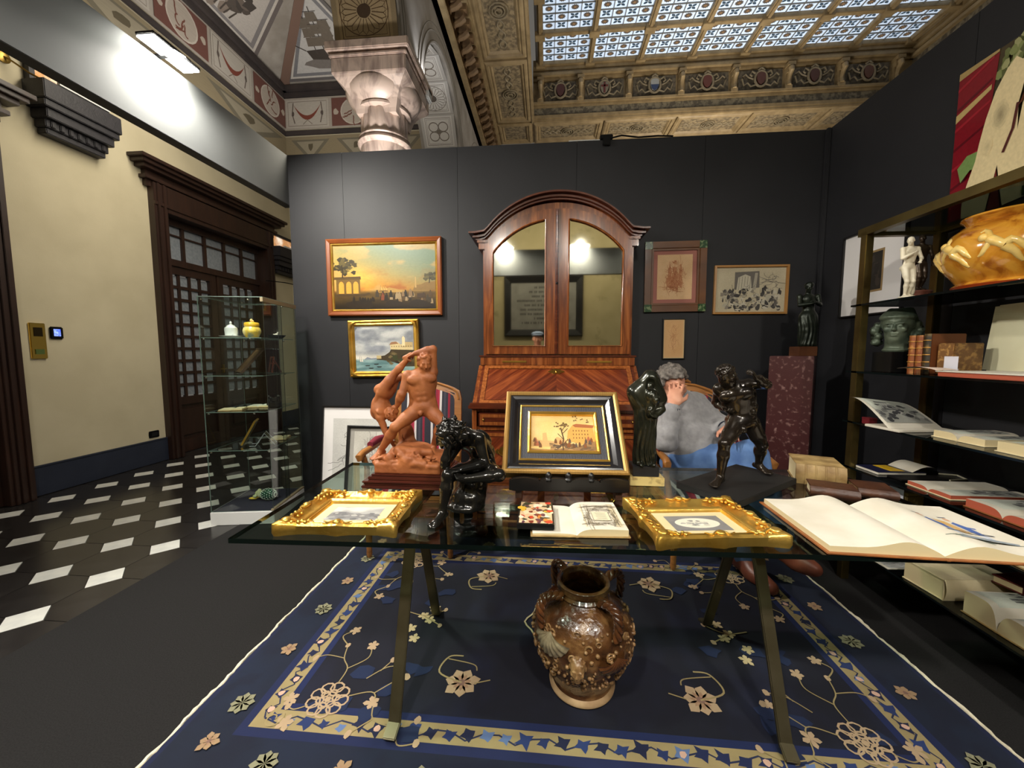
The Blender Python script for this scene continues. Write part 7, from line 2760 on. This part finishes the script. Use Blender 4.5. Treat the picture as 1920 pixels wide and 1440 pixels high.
MB().rim(.19, .25, [(0, -.008), (0, .01), (.012, .01), (.012, -.008)], TR((0, .12, 0))).build('border', mat('dark_panel_border', (58, 38, 24), .5), t)
t = thing('panel_easel', 'small dark easel behind the brown panel in glass case', 'easel', inv(.32, .36, VS[1] + .005), (0, 0, CA + R(-48)))
MB().bar((-.05, -.02, 0), (-.04, .0, .13), .01, .01).bar((.05, -.02, 0), (.04, 0, .13), .01, .01).box(-.05, .05, -.006, .006, .07, .08).build('frame', M_DWOODP, t)
MB().bar((0, .06, 0), (0, .0, .13), .008, .008).build('prop', M_DWOODP, t)
open_book('open_manuscript', 'small open yellowed book at front of third case shelf', inv(.13, .13, VS[2]), CA + R(14), .075, .075, .12, .008, .01, M_VELL, M_PGO, M_EDGE, (None, None))
open_book('open_prayer_book', 'small open cream book behind the yellowed book in glass case', inv(.24, .30, VS[2]), CA + R(10), .075, .075, .12, .01, .012, M_VELL, M_PG, M_EDGE, (None, None))
t = thing('bronze_animal', 'small dark bronze animal group on third case shelf', 'statuette', inv(.355, .28, VS[2]))
B = Clay(.0022)
B.box((0, 0, .018), (.038, .026, .012), None, .005)
B.ell((0, 0, .055), (.034, .016, .018)).cap((.026, 0, .06), (.038, 0, .084), .012, .009).ell((.046, 0, .086), (.014, .009, .009)).ell((.036, .008, .096), (.004, .004, .007)).ell((.036, -.008, .096), (.004, .004, .007))
for sx in (-.024, .022):
    for sy in (-.009, .009):
        B.cap((sx, sy, .05), (sx + .004, sy, .026), .008, .005)
B.cap((-.03, 0, .062), (-.045, .004, .05), .005, .003).ell((-.02, -.012, .07), (.016, .012, .014)).ell((-.034, -.012, .086), (.009, .008, .009))
B.mesh('animal', M_BRZB, t)
t = thing('gilt_edged_panel', 'small dark panel with gilt edge on clear acrylic stand in glass case', 'panel', inv(.15, .2, VS[3] + .012), (R(62), 0, CA + R(-70)))
MB().box(-.075, .075, 0, .2, -.006, .006).build('panel', M_EBON, t)
MB().rim(.156, .206, [(0, -.007), (0, .007), (.004, .007), (.004, -.007)], TR((0, .1, 0))).build('gilt_edge', M_GOLD, t)
t = thing('acrylic_stand', 'bent clear acrylic stand under the gilt edged panel', 'stand', inv(.30, .17, VS[3] + .002), (0, 0, CA + R(-70)))
b = MB()
for a, c in (((-.05, -.03, .004), (-.05, .03, .1)), ((-.05, .03, .1), (-.05, .1, .004)), ((-.05, -.03, .004), (-.05, -.07, .006))):
    b.add([(a[0], a[1], a[2]), (.05, a[1], a[2]), (.05, c[1], c[2]), (c[0], c[1], c[2])], [(0, 1, 2, 3)])
b.build('sheet', glass_mat('acrylic', (235, 240, 240), 1.5), t)
b = MB()
for x in (-.05, .05):
    b.tube([(x, -.07, .006), (x, -.03, .004), (x, .03, .1), (x, .1, .004)], .0018, 6)
b.build('edge', mat('acrylic_edge', (190, 196, 198), .2), t)
open_book('open_map_book', 'small open book with faint map at right of case lower shelf', inv(.33, .40, VS[3] + .001), CA + R(10), .06, .06, .13, .012, .012, M_VELL, M_PGO, M_EDGE, (None, None))
t = thing('ceramic_pineapple', 'green studded ceramic fruit with yellow leaf and cream bud on case base', 'ceramic', inv(.28, .22, .1105), (0, 0, CA + R(-8)))
M_GRC = mat('green_studded_glaze', (30, 66, 52), .15, coat=.6)
MB().ball((.03, 0, .045), (.062, .044, .044), 24, 14).build('fruit', M_GRC, t, smooth=60)
b = MB()
for i in range(9):
    for j in range(14):
        a = math.pi * (i + .8) / 10
        ph = 2 * math.pi * (j + .5 * (i % 2)) / 14
        b.ball((.03 - .063 * math.cos(a), .045 * math.sin(a) * math.cos(ph), .045 + .045 * math.sin(a) * math.sin(ph)), .0042, 6, 4)
o = b.build('white_studs', mat('white_stud', (206, 222, 206), .2, coat=.5), t, smooth=60)
o['kind'] = 'stuff'
B = Clay(.0024)
B.ell((-.035, 0, .045), (.026, .03, .03)).ell((-.065, .004, .05), (.018, .018, .02)).ell((-.075, -.016, .03), (.016, .014, .014)).ell((-.06, .02, .065), (.014, .012, .016))
B.mesh('bud', mat('cream_green_bud', (196, 196, 160), .2, col2=(150, 160, 110), scale=30, coat=.5), t)
B = Clay(.0024)
B.ell((-.095, -.01, .012), (.034, .02, .007)).ell((-.07, .02, .012), (.03, .016, .007))
B.mesh('leaf', mat('yellow_leaf_glaze', (222, 190, 70), .2, coat=.5), t)

# cable near the case and stand wall
# ---------------------------------------------------------------- armchairs
M_WAL = wood('carved_walnut', (132, 84, 40), (168, 112, 58), (150, 98, 48), 8, .35, .3, stretch=(.5, .5, 1))
M_STUFFB = mat('chair_back_cloth', (42, 38, 44), .9)


def stripes(u, v):
    pal = [(40, 40, 50), (40, 40, 50), (40, 40, 50), (196, 190, 188), (40, 40, 50), (128, 22, 44), (150, 34, 56), (196, 190, 188), (40, 40, 50), (60, 58, 70), (40, 40, 50), (128, 22, 44)]
    k = (np.floor(u * 26)).astype(int) % len(pal)
    return np.asarray(pal, float)[k]


def armchair(label, loc, rz):
    """local: faces -y, back at +y"""
    t = thing('armchair', label, 'armchair', loc, (0, 0, rz), 'striped walnut armchairs')
    TB = TR((0, .25, .44), (R(-9), 0, 0))
    ptop = [(-.25, .0), (-.25, .5), (-.235, .56), (-.19, .585), (-.15, .6), (-.08, .622), (0, .63), (.08, .622), (.15, .6), (.19, .585), (.235, .56), (.25, .5), (.25, .0)]
    pin = [(-.2, .05), (-.2, .49), (-.19, .52), (-.16, .54), (-.12, .552), (-.06, .57), (0, .576), (.06, .57), (.12, .552), (.16, .54), (.19, .52), (.2, .49), (.2, .05)]
    n = len(ptop)
    b = MB(TB)
    vs = [(x, -.02, z) for x, z in ptop] + [(x, -.025, z) for x, z in pin] + [(x, .025, z) for x, z in ptop] + [(x, .02, z) for x, z in pin]
    fs = []
    for i in range(n):
        j = (i + 1) % n
        fs += [(i, n + i, n + j, j), (i, j, 2 * n + j, 2 * n + i), (n + i, 3 * n + i, 3 * n + j, n + j), (2 * n + i, 2 * n + j, 3 * n + j, 3 * n + i)]
    b.add(vs, fs)
    b.tube([(x * .92, -.026, z * .985) for x, z in ptop[1:-1]], .008, 6)
    b.tube([(-.05, -.02, .632), (-.02, -.026, .645), (0, -.03, .65), (.02, -.026, .645), (.05, -.02, .632)], [.008, .013, .016, .013, .008], 8)
    b.build('back_frame', M_WAL, t, smooth=40)
    p = Pic(.4, .53, 3)
    p.bg(stripes, 105, 12)
    o = p.build('back_upholstery', t, rough=.9)
    for vv in o.data.vertices:
        x, y = vv.co.x, vv.co.y + .265
        top_ = .576 - .9 * x * x
        z = .05 + (top_ - .05) * y / .53
        q = TB @ Vector((x, -.024 - .022 * math.cos(x / .4 * math.pi) * math.sin(math.pi * y / .53), z))
        vv.co = q
    MB(TB).prism([(x, z) for x, z in pin], -.018, .018, TR((0, 0, 0), (R(90), 0, 0))).build('back_lining', M_STUFFB, t)
    MB().box(-.29, .29, -.29, .27, .33, .4).build('seat_rail', M_WAL, t, bevel=.01)
    p = Pic(.54, .52, 3)
    p.bg(stripes, 105, 10)
    o = p.build('seat_cushion', t, (0, -.01, .4), rough=.9)
    for vv in o.data.vertices:
        vv.co.z = .012 + .055 * (1 - (abs(vv.co.x) / .27) ** 4) * (1 - (abs(vv.co.y) / .26) ** 4)
    for s_ in (-1, 1):
        b = MB().tube([(s_ * .25, .25, .66), (s_ * .275, .1, .665), (s_ * .29, -.08, .655), (s_ * .3, -.2, .65), (s_ * .305, -.24, .635), (s_ * .3, -.235, .615)], [.018, .019, .02, .022, .024, .018], 10)
        a = b.build('arm', M_WAL, t, smooth=60)
        MB().tube([(s_ * .275, .1, .685), (s_ * .285, 0, .69), (s_ * .29, -.1, .68)], [.02, .026, .02], 10).build('arm_pad', mat('arm_pad_cloth', (120, 30, 48), .9), a, smooth=60)
        MB().tube([(s_ * .298, -.2, .63), (s_ * .285, -.17, .55), (s_ * .278, -.2, .47), (s_ * .28, -.24, .39)], [.02, .018, .018, .022], 10).build('arm_support', M_WAL, t, smooth=60)
        for yy in (-.25, .24):
            MB().lathe([(.012, 0), (.018, .02), (.016, .05), (.026, .3), (.034, .33), (.034, .345)], 24, flute=.12, nfl=12).build('leg', M_WAL, t, loc=(s_ * .255, yy, 0), smooth=60)
    return t


CHZ = .0155
armchair('striped walnut armchair standing empty behind the terracotta group', (-.86, 2.50, CHZ), R(4))
armchair('striped walnut armchair in which the grey-haired man sits', (1.0, 2.52, CHZ), R(3))

# ---------------------------------------------------------------- seated man
M_SKIN = mat('skin', (206, 150, 122), .5, col2=(190, 128, 104), scale=12)
M_SWEAT = mat('grey_wool_sweater', (148, 146, 147), .95, col2=(134, 132, 134), scale=40, bump=.25, bscale=260, sheen=.3)
M_JEAN = mat('blue_denim', (92, 124, 172), .9, col2=(72, 102, 152), scale=14, bump=.2, bscale=300)
M_HAIRG = mat('grey_hair', (120, 112, 104), .7, col2=(70, 64, 60), scale=60, bump=.4, bscale=90)
M_SHOE = mat('brown_shoe_leather', (122, 66, 48), .4, col2=(100, 52, 38), scale=12)
mr = thing('person', 'grey-haired man in grey sweater and jeans seated with hand over face', 'person', (.95, 2.45, .012))
H = 1.70
J = {'pelvis': (.90, 2.48, .60), 'waist': (.885, 2.48, .735), 'neck': (.812, 2.475, 1.0), 'head': (.768, 2.42, 1.105), 'chest': (.852, 2.485, .86),
     'shR': (.706, 2.435, .945), 'elR': (.690, 2.245, .795), 'wrR': (.722, 2.245, .998), 'hdR': (.748, 2.285, 1.07), 'pnR': (.35, .93, 0.05), 'cuR': .45,
     'shL': (.955, 2.53, .955), 'elL': (1.075, 2.45, .845), 'wrL': (1.03, 2.26, .865), 'hdL': (1.02, 2.22, .86), 'cuL': .35,
     'hipR': (.82, 2.37, .625), 'knR': (1.115, 2.16, .735), 'anR': (1.245, 2.055, .30), 'toR': (1.345, 1.97, .215),
     'hipL': (.965, 2.45, .585), 'knL': (1.09, 2.11, .615), 'anL': (1.165, 2.265, .105), 'toL': (1.205, 2.07, .045)}
B = Clay(.0085)
human(B, J, H * .96, face=(.32, -.88, -.35), hup=(-.12, -.3, 1), muscle=0, hands=False, feet=False)
finger_hand(B, J['wrR'], (.25, .42, .87), (.25, .9, -.3), -1, .185, .32, k=.012)
finger_hand(B, J['wrL'], (-.2, -.85, -.1), (0, 0, -1), -1, .17, .35, k=.012)
put(B, mr, 'body', M_SKIN)
vj = {k: vec(v) for k, v in J.items()}
B = Clay(.009)
sh_ = unit(vj['shR'] - vj['shL'])
upc = unit(vj['neck'] - vj['pelvis'])
A_ = axes(sh_, None, upc)
B.ell(vj['chest'], (.178, .128, .175), A_, .05)
B.ell(vj['waist'] + vec((.01, -.05, 0)), (.165, .165, .15), A_, .06)
B.ell((.885, 2.47, .70), (.17, .155, .07), A_, .06)
B.cap(vj['neck'] - upc * .045, vj['neck'] + upc * .0, .085, .068, .03)
for S in 'RL':
    B.cap(vj['sh' + S], vj['el' + S], .075, .062, .05)
    w2 = vj['wr' + S] * .9 + vj['el' + S] * .1
    B.cap(vj['el' + S], w2, .062, .043, .03)
    B.cap(vj['neck'], vj['sh' + S], .062, .068, .05)


def knit(x, y, z):
    return .007 * (fbm(x * 13, y * 13, z * 18, 4, 3) - .5) + .004 * np.sin(z * 60 + 8 * fbm(x * 9, y * 9, z * 9, 2, 2))


B.disp = knit
put(B, mr, 'sweater', M_SWEAT)
for S in 'RL':
    b = MB()
    a, c = vj['el' + S], vj['wr' + S]
    d = unit(c - a)
    q = [Vector(a * .12 + c * .88) - Vector(mr.location), Vector(a * .06 + c * .94) - Vector(mr.location)]
    b.tube(q, [.045, .041], 16)
    b.build('shirt_cuff', mat('navy_shirt', (26, 30, 48), .8), mr, smooth=50)
B = Clay(.007)
B.cap(vj['neck'] - upc * .02, vj['neck'] + upc * .028 + vec((-.006, -.008, 0)), .066, .062, .01)
put(B, mr, 'shirt_collar', mat('navy_shirt', (26, 30, 48), .8))
B = Clay(.009)
B.ell(vj['pelvis'], (.17, .14, .11), None, .05)
for S in 'RL':
    B.cap(vj['hip' + S], vj['kn' + S], .098, .078, .05)
    B.ell(vj['kn' + S], (.078, .078, .078), None, .03)
    B.cap(vj['kn' + S], vj['kn' + S] * .6 + vj['an' + S] * .4, .076, .07, .03)
    B.cap(vj['kn' + S] * .6 + vj['an' + S] * .4, vj['an' + S], .07, .058, .03)
B.disp = lambda x, y, z: .012 * (fbm(x * 12, y * 12, z * 12, 8, 3) - .5) + .003 * np.sin(x * 70 + y * 50)
put(B, mr, 'jeans', M_JEAN)
B = Clay(.0065)
hc = vj['head']
f_, u_ = unit((.32, -.88, -.35)), unit((-.12, -.3, 1))
u_ = unit(u_ - f_ * (u_ @ f_))
r_ = np.cross(f_, u_)
rd = random.Random(7)
for k in range(230):
    a, z = rd.uniform(0, 6.283), rd.uniform(-.55, 1)
    q = math.sqrt(max(0, 1 - z * z))
    x, y = q * math.cos(a), q * math.sin(a)
    if y > .3 and z < .55:
        continue
    if y > -.25 and z < -.05 and abs(x) < 2:
        continue
    c = hc + r_ * x * .079 + f_ * (-.01 + y * .098) + u_ * (.018 + z * .092)
    d = unit(-f_ * .7 + u_ * (.2 - z * .5) + .5 * vec((rd.gauss(0, 1), rd.gauss(0, 1), rd.gauss(0, 1))))
    B.cap(c - d * .014, c + d * .016, .013, .009, .008)
put(B, mr, 'hair', M_HAIRG)
for S in 'RL':
    B = Clay(.006)
    a, c = vj['an' + S], vj['to' + S]
    d = unit(c - (a - vec((0, 0, .04))))
    s0 = a - vec((0, 0, .045))
    B.cap(s0 - d * .05, s0 + d * .1, .046, .044, .02)
    B.cap(s0 + d * .08, c, .046, .036, .02)
    B.cap(a + vec((0, 0, .01)), s0 + d * .06, .052, .045, .03)
    put(B, mr, 'shoe', M_SHOE, clip=.0165 if S == 'L' else None)

# ---------------------------------------------------------------- photographer reflected in the bureau mirror
pr = thing('person', 'photographer in flat cap and dark jacket seen small in the bureau mirror', 'person', (-.14, -.42, 0))
J = {'pelvis': (-.14, -.42, .88), 'waist': (-.14, -.42, 1.02), 'neck': (-.14, -.41, 1.36), 'head': (-.14, -.38, 1.51),
     'shR': (.04, -.41, 1.32), 'elR': (.13, -.28, 1.10), 'wrR': (.06, -.12, 1.24), 'shL': (-.32, -.41, 1.32), 'elL': (-.36, -.26, 1.10), 'wrL': (-.14, -.12, 1.2),
     'hipR': (-.05, -.42, .86), 'knR': (-.04, -.4, .46), 'anR': (-.04, -.43, .07), 'toR': (-.03, -.26, .03), 'hipL': (-.23, -.42, .86), 'knL': (-.24, -.4, .46), 'anL': (-.24, -.43, .07), 'toL': (-.25, -.26, .03)}
B = Clay(.009)
human(B, J, 1.64, face=(0, 1, -.1), hup=(0, 0, 1), muscle=0, feet=False)
put(B, pr, 'body', M_SKIN)
vj = {k: vec(v) for k, v in J.items()}
B = Clay(.011)
B.ell((-.14, -.42, 1.2), (.19, .125, .2), None, .05)
B.ell((-.14, -.42, .98), (.18, .125, .15), None, .05)
for S in 'RL':
    B.cap(vj['sh' + S], vj['el' + S], .07, .06, .04)
    B.cap(vj['el' + S], vj['wr' + S] * .85 + vj['el' + S] * .15, .058, .042, .03)
put(B, pr, 'jacket', mat('charcoal_jacket', (48, 50, 54), .9))
MB().prism([(-.055, 1.02), (.055, 1.02), (.065, 1.38), (.0, 1.33), (-.065, 1.38)], -.012, .012, TR((0, .115, 0), (R(90), 0, 0))).build('shirt_front', mat('white_shirt', (226, 226, 226), .8), pr)
B = Clay(.011)
for S in 'RL':
    B.cap(vj['hip' + S], vj['kn' + S], .095, .07, .04)
    B.cap(vj['kn' + S], vj['an' + S], .07, .055, .04)
put(B, pr, 'trousers', mat('dark_trousers', (36, 36, 42), .9), clip=.03)
for S in 'RL':
    B = Clay(.008)
    B.cap(vj['an' + S] - vec((0, .05, .025)), vj['to' + S], .05, .04, .02)
    put(B, pr, 'shoe', mat('black_shoe', (20, 19, 19), .4), clip=.001)
B = Clay(.007)
c = vec((-.14, -.39, 1.585))
B.ell(c, (.098, .125, .045), None, .02)
B.ell(c + [0, .1, -.022], (.075, .06, .012), None, .015)
B.ell(c + [0, .0, -.02], (.09, .11, .03), None, .01)
put(B, pr, 'flat_cap', mat('blue_grey_tweed', (66, 76, 92), .9, col2=(82, 92, 108), scale=60))
MB().box(-.075, .075, -.004, .004, -.04, .04).build('phone', mat('phone_black', (14, 14, 16), .2), pr, bevel=.003, loc=(.10, .39, 1.3))
